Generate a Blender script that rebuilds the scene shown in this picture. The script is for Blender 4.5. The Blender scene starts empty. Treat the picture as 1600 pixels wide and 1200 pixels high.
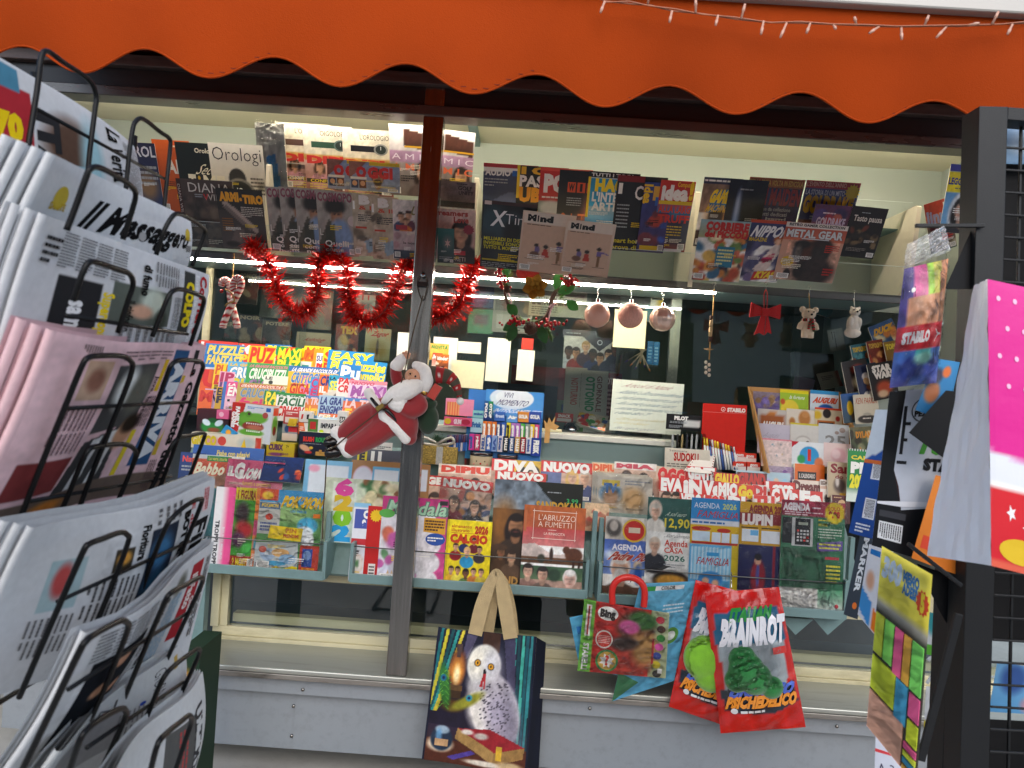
import bpy, bmesh, math, random
import numpy as np
from mathutils import Matrix, Vector
R = math.radians
random.seed(7)
SC = bpy.context.scene
COL = SC.collection

# ------------------------------------------------------------------ camera, sky, sun, exposure
EYE = Vector((0.0, -2.55, 1.42)); FPX = 1155.0          # focal length in pixels of a 1600 px wide picture
YAW, PITCH, ROLL = R(0.75), R(0.0), R(3.85)
fw = Vector((-math.sin(YAW) * math.cos(PITCH), math.cos(YAW) * math.cos(PITCH), math.sin(PITCH)))
r0 = fw.cross(Vector((0, 0, 1))).normalized(); u0_ = r0.cross(fw)
rt = r0 * math.cos(ROLL) + u0_ * math.sin(ROLL)
up = u0_ * math.cos(ROLL) - r0 * math.sin(ROLL)
cam = bpy.data.cameras.new('camera'); cam.sensor_width = 36; cam.lens = 36 * FPX / 1600
cam.clip_start = 0.02; cam.clip_end = 500
co = bpy.data.objects.new('camera', cam); COL.objects.link(co)
m = Matrix((rt, up, -fw)).transposed().to_4x4(); m.translation = EYE
co.matrix_world = m
cam.dof.use_dof = True; cam.dof.focus_distance = 2.75; cam.dof.aperture_fstop = 2.8
cam.lens = 36 * FPX / 1600; cam.dof.aperture_fstop = 9.0
SC.camera = co
W = bpy.data.worlds.new('World'); SC.world = W; W.use_nodes = True
nt = W.node_tree
sky = nt.nodes.new('ShaderNodeTexSky'); sky.sky_type = 'NISHITA'; sky.sun_disc = False
SUN_EL, SUN_AZ = R(34), R(172)                       # azimuth of the sun measured clockwise from +Y
sky.sun_elevation = SUN_EL; sky.sun_rotation = SUN_AZ; sky.air_density = 1.0; sky.dust_density = 1.5; sky.ozone_density = 1.0
nt.links.new(sky.outputs[0], nt.nodes['Background'].inputs[0]); nt.nodes['Background'].inputs[1].default_value = 0.15
sl = bpy.data.lights.new('sun', 'SUN'); sl.energy = 1.4; sl.angle = R(75); sl.color = (1, 0.97, 0.93)
so = bpy.data.objects.new('sun', sl); COL.objects.link(so)
sd = Vector((math.sin(SUN_AZ) * math.cos(SUN_EL), math.cos(SUN_AZ) * math.cos(SUN_EL), math.sin(SUN_EL)))
so.rotation_euler = sd.to_track_quat('Z', 'Y').to_euler()
SC.view_settings.view_transform = 'Standard'; SC.view_settings.look = 'None'
SC.view_settings.exposure = 0.78; SC.view_settings.gamma = 1.0; SC.view_settings.use_curve_mapping = False
SC.cycles.use_denoising = True; SC.cycles.max_bounces = 8; SC.cycles.transparent_max_bounces = 24
SC.cycles.caustics_reflective = False; SC.cycles.caustics_refractive = False
SC.cycles.sample_clamp_indirect = 6.0

def P(px, py, Y):
    """world point seen at photograph pixel (px, py) on the plane y = Y"""
    d = fw + rt * ((px - 800) / FPX) + up * ((600 - py) / FPX)
    return EYE + d * ((Y - EYE.y) / d.y)
def PX(px, py, X):
    d = fw + rt * ((px - 800) / FPX) + up * ((600 - py) / FPX)
    return EYE + d * ((X - EYE.x) / d.x)
def scale(Y):                                           # metres per photo pixel at depth Y
    return (Y - EYE.y) / FPX

# ------------------------------------------------------------------ colours
NAMED = dict(w='f4f2ec', k='0c0c0e', r='d0141c', y='f6d310', b='1258b8', g='188a3a', o='ee6a12', p='e24a90',
             s='2f9fdc', n='14224e', v='6a3a8c', c='efe7cf', t='2a8a86', d='2a2a2e', a='9a9ea2', m='7a1420', i='c9a43a', l='a8d43a', e='6b4a32')
def lin(c):
    c = np.asarray(c, float)
    return np.where(c <= 0.04045, c / 12.92, ((c + 0.055) / 1.055) ** 2.4)
def hexc(h):
    if not isinstance(h, str): return np.array(h, float)
    h = NAMED.get(h, h).lstrip('#')
    return np.array([int(h[i:i + 2], 16) / 255 for i in (0, 2, 4)])
def L4(h, a=1.0):
    return tuple(float(x) for x in lin(hexc(h))) + (a,)

# ------------------------------------------------------------------ materials
MATS = {}
def mat(name, col='w', rough=0.5, metal=0.0, spec=0.5, noise=0.0, nscale=30.0, bump=0.0, bscale=80.0, trans=0.0, emit=None, estr=0.0, attr=None, sheen=0.0, coat=0.0, sss=0.0, stretch=None, dirt=0.0, dscale=6.0, dcol='3a362e', translucent=0.0, alpha=1.0):
    if name in MATS: return MATS[name]
    m = bpy.data.materials.new(name); m.use_nodes = True; N = m.node_tree.nodes; K = m.node_tree.links
    b = N['Principled BSDF']; b.inputs['Roughness'].default_value = rough; b.inputs['Metallic'].default_value = metal
    b.inputs['Specular IOR Level'].default_value = spec
    if coat: b.inputs['Coat Weight'].default_value = coat; b.inputs['Coat Roughness'].default_value = 0.08
    if sheen: b.inputs['Sheen Weight'].default_value = sheen
    if trans: b.inputs['Transmission Weight'].default_value = trans
    if alpha < 1: b.inputs['Alpha'].default_value = alpha
    if attr:
        a = N.new('ShaderNodeAttribute'); a.attribute_name = attr; base = a.outputs['Color']
    else:
        rgb = N.new('ShaderNodeRGB'); rgb.outputs[0].default_value = L4(col); base = rgb.outputs[0]
    tc = N.new('ShaderNodeTexCoord'); vec = tc.outputs['Object']
    if stretch:
        mp = N.new('ShaderNodeMapping'); mp.inputs['Scale'].default_value = stretch; K.new(vec, mp.inputs[0]); vec = mp.outputs[0]
    if noise:
        t = N.new('ShaderNodeTexNoise'); t.inputs['Scale'].default_value = nscale; t.inputs['Detail'].default_value = 6; K.new(vec, t.inputs['Vector'])
        mr = N.new('ShaderNodeMapRange'); mr.inputs[1].default_value = 0.25; mr.inputs[2].default_value = 0.75
        mr.inputs[3].default_value = 1 - noise; mr.inputs[4].default_value = 1 + noise; K.new(t.outputs[0], mr.inputs[0])
        mx = N.new('ShaderNodeVectorMath'); mx.operation = 'SCALE'; K.new(base, mx.inputs[0]); K.new(mr.outputs[0], mx.inputs['Scale']); base = mx.outputs[0]
        m2 = N.new('ShaderNodeMapRange'); m2.inputs[3].default_value = max(0.02, rough - noise * 0.5); m2.inputs[4].default_value = min(1, rough + noise * 0.5); K.new(t.outputs[0], m2.inputs[0]); K.new(m2.outputs[0], b.inputs['Roughness'])
    if dirt:
        t = N.new('ShaderNodeTexNoise'); t.inputs['Scale'].default_value = dscale; t.inputs['Detail'].default_value = 9; t.inputs['Roughness'].default_value = 0.7; K.new(vec, t.inputs['Vector'])
        mr = N.new('ShaderNodeMapRange'); mr.inputs[1].default_value = 0.5; mr.inputs[2].default_value = 0.72; mr.inputs[4].default_value = dirt; K.new(t.outputs[0], mr.inputs[0])
        mx = N.new('ShaderNodeMix'); mx.data_type = 'RGBA'; K.new(mr.outputs[0], mx.inputs[0]); K.new(base, mx.inputs[6]); mx.inputs[7].default_value = L4(dcol); base = mx.outputs[2]
    K.new(base, b.inputs['Base Color'])
    if bump:
        t = N.new('ShaderNodeTexNoise'); t.inputs['Scale'].default_value = bscale; t.inputs['Detail'].default_value = 5; K.new(vec, t.inputs['Vector'])
        bp = N.new('ShaderNodeBump'); bp.inputs['Strength'].default_value = min(1.0, bump); bp.inputs['Distance'].default_value = 0.01 if bscale < 60 else 0.003; K.new(t.outputs[0], bp.inputs['Height']); K.new(bp.outputs[0], b.inputs['Normal'])
    if emit: b.inputs['Emission Color'].default_value = L4(emit); b.inputs['Emission Strength'].default_value = estr
    if translucent:
        tr = N.new('ShaderNodeBsdfTranslucent'); K.new(base, tr.inputs[0]); ms = N.new('ShaderNodeMixShader'); ms.inputs[0].default_value = translucent
        out = N['Material Output']; K.new(b.outputs[0], ms.inputs[1]); K.new(tr.outputs[0], ms.inputs[2]); K.new(ms.outputs[0], out.inputs[0])
    MATS[name] = m; return m
def film(name, tint=(1, 1, 1), refl=0.07, rough=0.08, bump=0.35, bscale=14.0, milk=0.0):
    """clear plastic or glass sheet: transparent with a glossy share"""
    if name in MATS: return MATS[name]
    m = bpy.data.materials.new(name); m.use_nodes = True; N = m.node_tree.nodes; K = m.node_tree.links
    N.remove(N['Principled BSDF']); out = N['Material Output']
    t = N.new('ShaderNodeBsdfTransparent'); t.inputs[0].default_value = (*tint, 1)
    g = N.new('ShaderNodeBsdfGlossy'); g.inputs['Roughness'].default_value = rough
    fr = N.new('ShaderNodeFresnel'); fr.inputs[0].default_value = 1.5
    ad = N.new('ShaderNodeMath'); ad.operation = 'MULTIPLY_ADD'; ad.inputs[1].default_value = 1.0; ad.inputs[2].default_value = refl - 0.04; ad.use_clamp = True
    K.new(fr.outputs[0], ad.inputs[0])
    mx = N.new('ShaderNodeMixShader'); K.new(ad.outputs[0], mx.inputs[0]); K.new(t.outputs[0], mx.inputs[1]); K.new(g.outputs[0], mx.inputs[2])
    last = mx
    if bump:
        tc = N.new('ShaderNodeTexCoord'); nz = N.new('ShaderNodeTexNoise'); nz.inputs['Scale'].default_value = bscale; nz.inputs['Detail'].default_value = 3; nz.inputs['Distortion'].default_value = 1.5
        K.new(tc.outputs['Object'], nz.inputs['Vector']); bp = N.new('ShaderNodeBump'); bp.inputs['Strength'].default_value = bump; bp.inputs['Distance'].default_value = 0.02
        K.new(nz.outputs[0], bp.inputs['Height']); K.new(bp.outputs[0], g.inputs['Normal']); K.new(bp.outputs[0], fr.inputs['Normal'])
    if milk:
        df = N.new('ShaderNodeBsdfDiffuse'); df.inputs[0].default_value = (.8, .8, .8, 1); m3 = N.new('ShaderNodeMixShader'); m3.inputs[0].default_value = milk
        K.new(last.outputs[0], m3.inputs[1]); K.new(df.outputs[0], m3.inputs[2]); last = m3
    K.new(last.outputs[0], out.inputs[0]); MATS[name] = m; return m

M_PRINT = mat('glossy_print', attr='Col', rough=0.33, spec=0.45, noise=0.05, nscale=60, bump=0.12, bscale=9)
M_MATTE = mat('matte_print', attr='Col', rough=0.7, spec=0.3, noise=0.05, nscale=60)
M_NEWS = mat('newsprint', attr='Col', rough=0.95, spec=0.1, noise=0.06, nscale=120, bump=0.25, bscale=10, translucent=0.06)
M_PAPER = mat('page_paper', 'ece8dc', rough=0.85, spec=0.2, noise=0.1, nscale=200, stretch=(1, 60, 1))
M_CARD = mat('plain_card', attr='Col', rough=0.6, spec=0.3, noise=0.04)
M_FILM = film('clear_wrap', refl=0.012, rough=0.08, bump=0.4, bscale=16)
M_FILM2 = film('crinkled_wrap', refl=0.016, rough=0.06, bump=1.0, bscale=24)
M_GLASS = film('window_glass', tint=(0.90, 0.93, 0.91), refl=0.055, rough=0.0, bump=0)
M_ACRYL = film('clear_acrylic', tint=(0.97, 0.985, 0.98), refl=0.03, rough=0.03, bump=0)
M_BLACKWIRE = mat('black_coated_wire', '070708', rough=0.45, spec=0.25, bump=0.1, bscale=300)
M_BLACK = mat('black_powder_coat', '101113', rough=0.5, spec=0.4, noise=0.08, bump=0.1, bscale=400)
M_STEEL = mat('brushed_steel', '8c8985', rough=0.24, metal=1.0, noise=0.16, nscale=3, stretch=(40, 40, 1.5), dirt=0.35, dscale=1.2, dcol='55524c')
M_GREEN = mat('grey_green_enamel', '6e8a8a', rough=0.42, noise=0.07, nscale=12, dirt=0.35, dscale=18, dcol='4a5a58')
M_WALLG = mat('pale_green_panel', 'b0bab2', rough=0.3, noise=0.03, nscale=3)
M_CREAM = mat('cream_aluminium', 'd2caa6', rough=0.45, noise=0.06, nscale=4, dirt=0.6, dscale=3, dcol='8f845c', stretch=(1, 1, 4))
M_CEIL = mat('cream_ceiling_panel', 'd9d2b8', rough=0.5, noise=0.03, nscale=2)
M_GREYP = mat('grey_enamel_panel', '868d93', rough=0.42, noise=0.035, nscale=3, dirt=0.28, dscale=26, dcol='606262', bump=0.08, bscale=6)
M_DARK = mat('dark_bronze_fascia', '2c2a2b', rough=0.35, metal=0.3, noise=0.15, nscale=6, stretch=(1, 8, 8))
M_WIRE = mat('steel_wire', '6f706e', rough=0.35, metal=0.9)

# ------------------------------------------------------------------ objects
def tag(o, label=None, cat=None, group=None, kind=None):
    if label: o['label'] = label
    if cat: o['category'] = cat
    if group: o['group'] = group
    if kind: o['kind'] = kind
    return o
def link(name, me, parent=None, mtx=None):
    o = bpy.data.objects.new(name, me); COL.objects.link(o)
    if parent is not None: o.parent = parent
    if mtx is not None: o.matrix_local = mtx
    return o
def empty(name, loc=(0, 0, 0), mtx=None):
    o = bpy.data.objects.new(name, None); COL.objects.link(o); o.empty_display_size = 0.05
    if mtx is not None: o.matrix_world = mtx
    else: o.location = loc
    return o
class MB:
    """collects shapes, links them as one mesh object"""
    def __init__(s): s.v = []; s.f = []; s.m = []; s.c = []; s.mats = []; s.sm = []
    def _add(s, vs, fs, col=None, smooth=False):
        o = len(s.v); s.v += [tuple(v) for v in vs]; s.f += [tuple(i + o for i in f) for f in fs]
        c = tuple(lin(hexc(col))) if col is not None else (0.8, 0.8, 0.8)
        s.c += [c] * len(vs); s.sm += [smooth] * len(fs); return s
    def box(s, lo, hi, col=None, mtx=None):
        (a, b, c), (d, e, f) = lo, hi
        vs = [(a, b, c), (d, b, c), (d, e, c), (a, e, c), (a, b, f), (d, b, f), (d, e, f), (a, e, f)]
        if mtx is not None: vs = [mtx @ Vector(v) for v in vs]
        return s._add(vs, [(3, 2, 1, 0), (4, 5, 6, 7), (0, 1, 5, 4), (1, 2, 6, 5), (2, 3, 7, 6), (3, 0, 4, 7)], col)
    def quad(s, a, b, c, d, col=None): return s._add([a, b, c, d], [(0, 1, 2, 3)], col)
    def tube(s, pts, r, n=8, col=None, closed=False, caps=True, smooth=True):
        pts = [Vector(p) for p in pts]; k = len(pts); rs = r if hasattr(r, '__len__') else [r] * k
        vs = []; prev = None
        for i, p in enumerate(pts):
            t = (pts[(i + 1) % k] - pts[i - 1]) if closed else (pts[min(i + 1, k - 1)] - pts[max(i - 1, 0)])
            if t.length < 1e-9: t = Vector((0, 0, 1))
            t.normalize()
            if prev is None:
                q = Vector((0, 0, 1)) if abs(t.z) < 0.9 else Vector((1, 0, 0)); a = t.cross(q).normalized()
            else:
                a = prev - t * prev.dot(t)
                a = a.normalized() if a.length > 1e-6 else t.orthogonal().normalized()
            prev = a; b = t.cross(a)
            vs += [p + (a * math.cos(2 * math.pi * j / n) + b * math.sin(2 * math.pi * j / n)) * rs[i] for j in range(n)]
        fs = []
        for i in range(k if closed else k - 1):
            for j in range(n):
                fs.append((i * n + j, i * n + (j + 1) % n, ((i + 1) % k) * n + (j + 1) % n, ((i + 1) % k) * n + j))
        if caps and not closed: fs += [tuple(range(n - 1, -1, -1)), tuple((k - 1) * n + j for j in range(n))]
        return s._add(vs, fs, col, smooth)
    def ball(s, c, r, nu=12, nv=8, col=None, mtx=None):
        c = Vector(c); rx, ry, rz = r if hasattr(r, '__len__') else (r, r, r); vs = []; fs = []
        for i in range(nv + 1):
            th = math.pi * i / nv
            for j in range(nu):
                ph = 2 * math.pi * j / nu
                v = Vector((rx * math.sin(th) * math.cos(ph), ry * math.sin(th) * math.sin(ph), rz * math.cos(th)))
                vs.append(c + ((mtx @ v) if mtx is not None else v))
        for i in range(nv):
            for j in range(nu): fs.append((i * nu + j, (i + 1) * nu + j, (i + 1) * nu + (j + 1) % nu, i * nu + (j + 1) % nu))
        return s._add(vs, fs, col, True)
    def lathe(s, prof, c=(0, 0, 0), n=16, col=None, mtx=None):
        c = Vector(c); vs = []; k = len(prof)
        for (r, z) in prof:
            for j in range(n):
                v = Vector((r * math.cos(2 * math.pi * j / n), r * math.sin(2 * math.pi * j / n), z)); vs.append(c + ((mtx @ v) if mtx is not None else v))
        fs = [(i * n + j, i * n + (j + 1) % n, (i + 1) * n + (j + 1) % n, (i + 1) * n + j) for i in range(k - 1) for j in range(n)]
        return s._add(vs, fs, col, True)
    def prism(s, pts2, y0, y1, col=None, mtx=None):
        """outline in XZ extruded from y0 to y1"""
        n = len(pts2); vs = [(x, y0, z) for x, z in pts2] + [(x, y1, z) for x, z in pts2]
        if mtx is not None: vs = [mtx @ Vector(v) for v in vs]
        fs = [tuple(range(n)), tuple(range(2 * n - 1, n - 1, -1))] + [((i + 1) % n, i, i + n, (i + 1) % n + n) for i in range(n)]
        return s._add(vs, fs, col)
    def mesh(s, name, material):
        me = bpy.data.meshes.new(name); me.from_pydata(s.v, [], s.f)
        a = me.color_attributes.new('Col', 'FLOAT_COLOR', 'POINT')
        if len(s.v): a.data.foreach_set('color', np.c_[np.array(s.c), np.ones(len(s.c))].astype(np.float32).ravel())
        me.polygons.foreach_set('use_smooth', s.sm); me.materials.append(material); me.update(); return me
    def build(s, name, material, parent=None, mtx=None):
        return link(name, s.mesh(name, material), parent, mtx)
def boxpart(name, lo, hi, material, parent=None, bev=0.0):
    o = MB().box(lo, hi).build(name, material, parent)
    if bev:
        b = o.modifiers.new('bevel', 'BEVEL'); b.width = bev; b.segments = 2
    return o
def frame_of(loc, lean=0, tilt=0, yaw=0):
    return Matrix.Translation(loc) @ Matrix.Rotation(yaw, 4, 'Z') @ Matrix.Rotation(-lean, 4, 'X') @ Matrix.Rotation(tilt, 4, 'Y')

# ------------------------------------------------------------------ lettering (built-in font only), cached glyph by glyph
GL = {}; ADV = {}
_fc = bpy.data.curves.new('glyphs', 'FONT'); _fo = bpy.data.objects.new('glyphs', _fc); COL.objects.link(_fo); _fc.resolution_u = 2; _fc.fill_mode = 'FRONT'
CHARS = "ABCDEFGHIJKLMNOPQRSTUVWXYZabcdefghijklmnopqrstuvwxyz0123456789&@!?.,'-:/+*()àèéìòùÀ"
def _eval(body, off):
    _fc.body = body; _fc.offset = off; bpy.context.view_layer.update()
    ev = _fo.evaluated_get(bpy.context.evaluated_depsgraph_get()); me = ev.to_mesh()
    v = np.array([p.co[:2] for p in me.vertices]).reshape(-1, 2); f = [tuple(p.vertices) for p in me.polygons]; ev.to_mesh_clear(); return v, f
_w2 = _eval('II', 0)[0][:, 0].max()
OFFS = {-1: -0.012, 0: 0.0, 1: 0.022, 2: 0.045, 3: 0.075}
for ch in CHARS:
    ADV[ch] = _eval('I' + ch + 'I', 0)[0][:, 0].max() - _w2
    for b_, o_ in OFFS.items(): GL[ch, b_] = _eval(ch, o_)
ADV[' '] = 0.28
bpy.data.objects.remove(_fo); bpy.data.curves.remove(_fc)
CAP = GL['H', 0][0][:, 1].max()
def text2d(txt, bold=0, sp=0.0):
    """vertices, faces of a line of text, x from 0, cap height = 1"""
    x = 0; V = []; F = []; o = 0
    for ch in txt:
        if ch == ' ': x += ADV[' '] + sp; continue
        if (ch, bold) not in GL: ch = '.'
        v, f = GL[ch, bold]; V.append(v + [x, 0]); F += [tuple(i + o for i in q) for q in f]; o += len(v)
        x += ADV[ch] + sp + (0.012 * max(0, bold))
    if not V: return np.zeros((0, 2)), [], 1
    V = np.concatenate(V) / CAP; V[:, 0] -= V[:, 0].min(); return V, F, max(1e-3, V[:, 0].max())

# ------------------------------------------------------------------ printed covers: painted colour grid + crisp flat shapes and lettering
def T(txt, u0, v0, u1, v1, col='k', b=1, sh=0.0, o=None, ob=3, vert=0): return ('T', txt, u0, v0, u1, v1, col, b, sh, o, ob, vert)
def BX(u0, v0, u1, v1, col): return ('R', u0, v0, u1, v1, col)
def LN(u0, v0, u1, v1, n, col='d', fill=0.5, vert=0): return ('L', u0, v0, u1, v1, n, col, fill, vert)
def VE(u, v, ru, rv, col, n=20): return ('V', [(u + ru * math.cos(6.2832 * i / n), v + rv * math.sin(6.2832 * i / n)) for i in range(n)], col)
def VPOLY(pts, col): return ('V', pts, col)
def STAR(u, v, ru, rv, col, n=12, k=0.75): return ('V', [(u + ru * (1 if i % 2 else k) * math.cos(math.pi * i / n), v + rv * (1 if i % 2 else k) * math.sin(math.pi * i / n)) for i in range(2 * n)], col)
def GR(c1, c2, u0=0, v0=0, u1=1, v1=1, d='v'): return ('G', c1, c2, u0, v0, u1, v1, d)
def E(u, v, ru, rv, col, soft=0.12, rot=0, a=1.0): return ('E', u, v, ru, rv, col, soft, rot, a)
def RB(u0, v0, u1, v1, col, a=1.0): return ('B', u0, v0, u1, v1, col, a)
def PG(pts, col): return ('P', pts, col)
def HU(u, v, s, skin='d9a684', hair='2a1a12', cloth='2a3050', bald=0, beard=0, long=0): return ('H', u, v, s, skin, hair, cloth, bald, beard, long)
def NZ(a, sc=8, u0=0, v0=0, u1=1, v1=1): return ('N', a, sc, u0, v0, u1, v1)
def BL(u0, v0, u1, v1, n, cols, size=0.1, seed=1): return ('S', u0, v0, u1, v1, n, cols, size, seed)
def STRIPE(u0, v0, u1, v1, n, c1, c2, d='u'): return ('Z', u0, v0, u1, v1, n, c1, c2, d)

def vscale(ops, k):
    out = []
    for q in ops:
        q = list(q); ix = {'T': (3, 5), 'R': (2, 4), 'L': (2, 4), 'G': (4, 6), 'E': (2, 4), 'B': (2, 4), 'N': (4, 6)}.get(q[0])
        if ix:
            for i in ix: q[i] = q[i] * k
        else: q[1] = [(a, b * k) for a, b in q[1]]
        out.append(tuple(q))
    return out
def vnoise(ny, nx, sc, rng):
    g = rng.random((sc + 2, sc + 2)); y = np.linspace(0, sc, ny); x = np.linspace(0, sc, nx)
    yi = y.astype(int); xi = x.astype(int); fy = (y - yi)[:, None]; fx = (x - xi)[None, :]
    fy = fy * fy * (3 - 2 * fy); fx = fx * fx * (3 - 2 * fx)
    a = g[yi][:, xi]; b = g[yi][:, xi + 1]; c = g[yi + 1][:, xi]; d = g[yi + 1][:, xi + 1]
    return (a * (1 - fx) + b * fx) * (1 - fy) + (c * (1 - fx) + d * fx) * fy
def paint(ops, nx, ny, asp):
    """colour grid (sRGB) from the raster ops; asp = width / height"""
    A = np.ones((ny, nx, 3)) * hexc('w'); U, V = np.meshgrid(np.linspace(0, 1, nx), np.linspace(0, 1, ny)); rng = np.random.default_rng(len(ops) * 7 + nx)
    def ell(u, v, ru, rv, c, soft, rot=0, a=1.0):
        du = (U - u) * asp; dv = V - v; cr, sr = math.cos(rot), math.sin(rot)
        x = (du * cr + dv * sr) / max(1e-4, ru * asp); y = (-du * sr + dv * cr) / max(1e-4, rv)
        k = np.clip((1 + soft - np.sqrt(x * x + y * y)) / (2 * soft), 0, 1)[..., None] * a
        A[:] = A * (1 - k) + hexc(c) * k
    for q in ops:
        k = q[0]
        if k == 'G':
            _, c1, c2, u0, v0, u1, v1, d = q; t = np.clip((V - v0) / (v1 - v0) if d == 'v' else (U - u0) / (u1 - u0), 0, 1)[..., None]
            msk = ((U >= u0) & (U <= u1) & (V >= v0) & (V <= v1))[..., None]; A[:] = np.where(msk, hexc(c1) * (1 - t) + hexc(c2) * t, A)
        elif k == 'B':
            _, u0, v0, u1, v1, c, a = q; msk = ((U >= u0) & (U <= u1) & (V >= v0) & (V <= v1))[..., None] * a; A[:] = A * (1 - msk) + hexc(c) * msk
        elif k == 'E': ell(*q[1:])
        elif k == 'P':
            pts = q[1]; ins = np.zeros(U.shape, bool); n = len(pts)
            for i in range(n):
                (x1, y1), (x2, y2) = pts[i], pts[(i + 1) % n]
                if abs(y2 - y1) < 1e-9: continue
                ins ^= ((y1 > V) != (y2 > V)) & (U < (x2 - x1) * (V - y1) / (y2 - y1) + x1)
            A[ins] = hexc(q[2])
        elif k == 'H':
            _, u, v, s, skin, hair, cloth, bald, beard, lng = q; su = s / asp
            if lng: ell(u, v + s * 0.5, su * 1.05, s * 1.5, hair, 0.1)
            ell(u, v + s * 2.6, su * 1.75, s * 1.5, cloth, 0.06); ell(u, v + s * 1.05, su * 0.42, s * 0.55, np.clip(hexc(skin) * 0.82, 0, 1), 0.1)
            if not bald: ell(u, v - s * 0.22, su * 0.86, s * 0.98, hair, 0.08)
            ell(u, v + s * 0.05, su * 0.68, s * 0.92, skin, 0.08)
            ell(u + su * 0.3, v + s * 0.1, su * 0.34, s * 0.7, np.clip(hexc(skin) * 0.78, 0, 1), 0.6, 0, 0.6)
            if not bald: ell(u, v - s * 0.72, su * 0.66, s * 0.34, hair, 0.15)
            if beard: ell(u, v + s * 0.62, su * 0.55, s * 0.42, hair, 0.2)
            dk = np.clip(hexc(skin) * 0.45, 0, 1)
            for sx in (-1, 1): ell(u + sx * su * 0.28, v - s * 0.08, su * 0.22, s * 0.11, dk, 0.9, 0, 0.55)
            ell(u + su * 0.04, v + s * 0.2, su * 0.1, s * 0.1, np.clip(hexc(skin) * 0.7, 0, 1), 0.6); ell(u, v + s * 0.5, su * 0.24, s * 0.07, 'a05048', 0.8, 0, 0.6)
        elif k == 'N':
            _, a, sc, u0, v0, u1, v1 = q; nz = vnoise(ny, nx, sc, rng) * 0.6 + vnoise(ny, nx, min(ny, sc * 3), rng) * 0.4
            msk = ((U >= u0) & (U <= u1) & (V >= v0) & (V <= v1)); A[:] = np.clip(A * (1 + ((nz - 0.5) * 2 * a * msk)[..., None]), 0, 1)
        elif k == 'S':
            _, u0, v0, u1, v1, n, cols, size, seed = q; r2 = random.Random(seed)
            for _i in range(n):
                ell(r2.uniform(u0, u1), r2.uniform(v0, v1), size * r2.uniform(0.4, 1.2), size * asp * r2.uniform(0.4, 1.2), r2.choice(cols), r2.uniform(0.05, 0.4), r2.uniform(0, 3))
        elif k == 'Z':
            _, u0, v0, u1, v1, n, c1, c2, d = q; t = ((U - u0) / (u1 - u0) if d == 'u' else (V - v0) / (v1 - v0)) * n; w = 0.5 + 0.5 * np.sin(t * 6.2832)
            msk = ((U >= u0) & (U <= u1) & (V >= v0) & (V <= v1))[..., None]; A[:] = np.where(msk, hexc(c1) * (1 - w[..., None]) + hexc(c2) * w[..., None], A)
    return A
VEC = 'TRLV'
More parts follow.
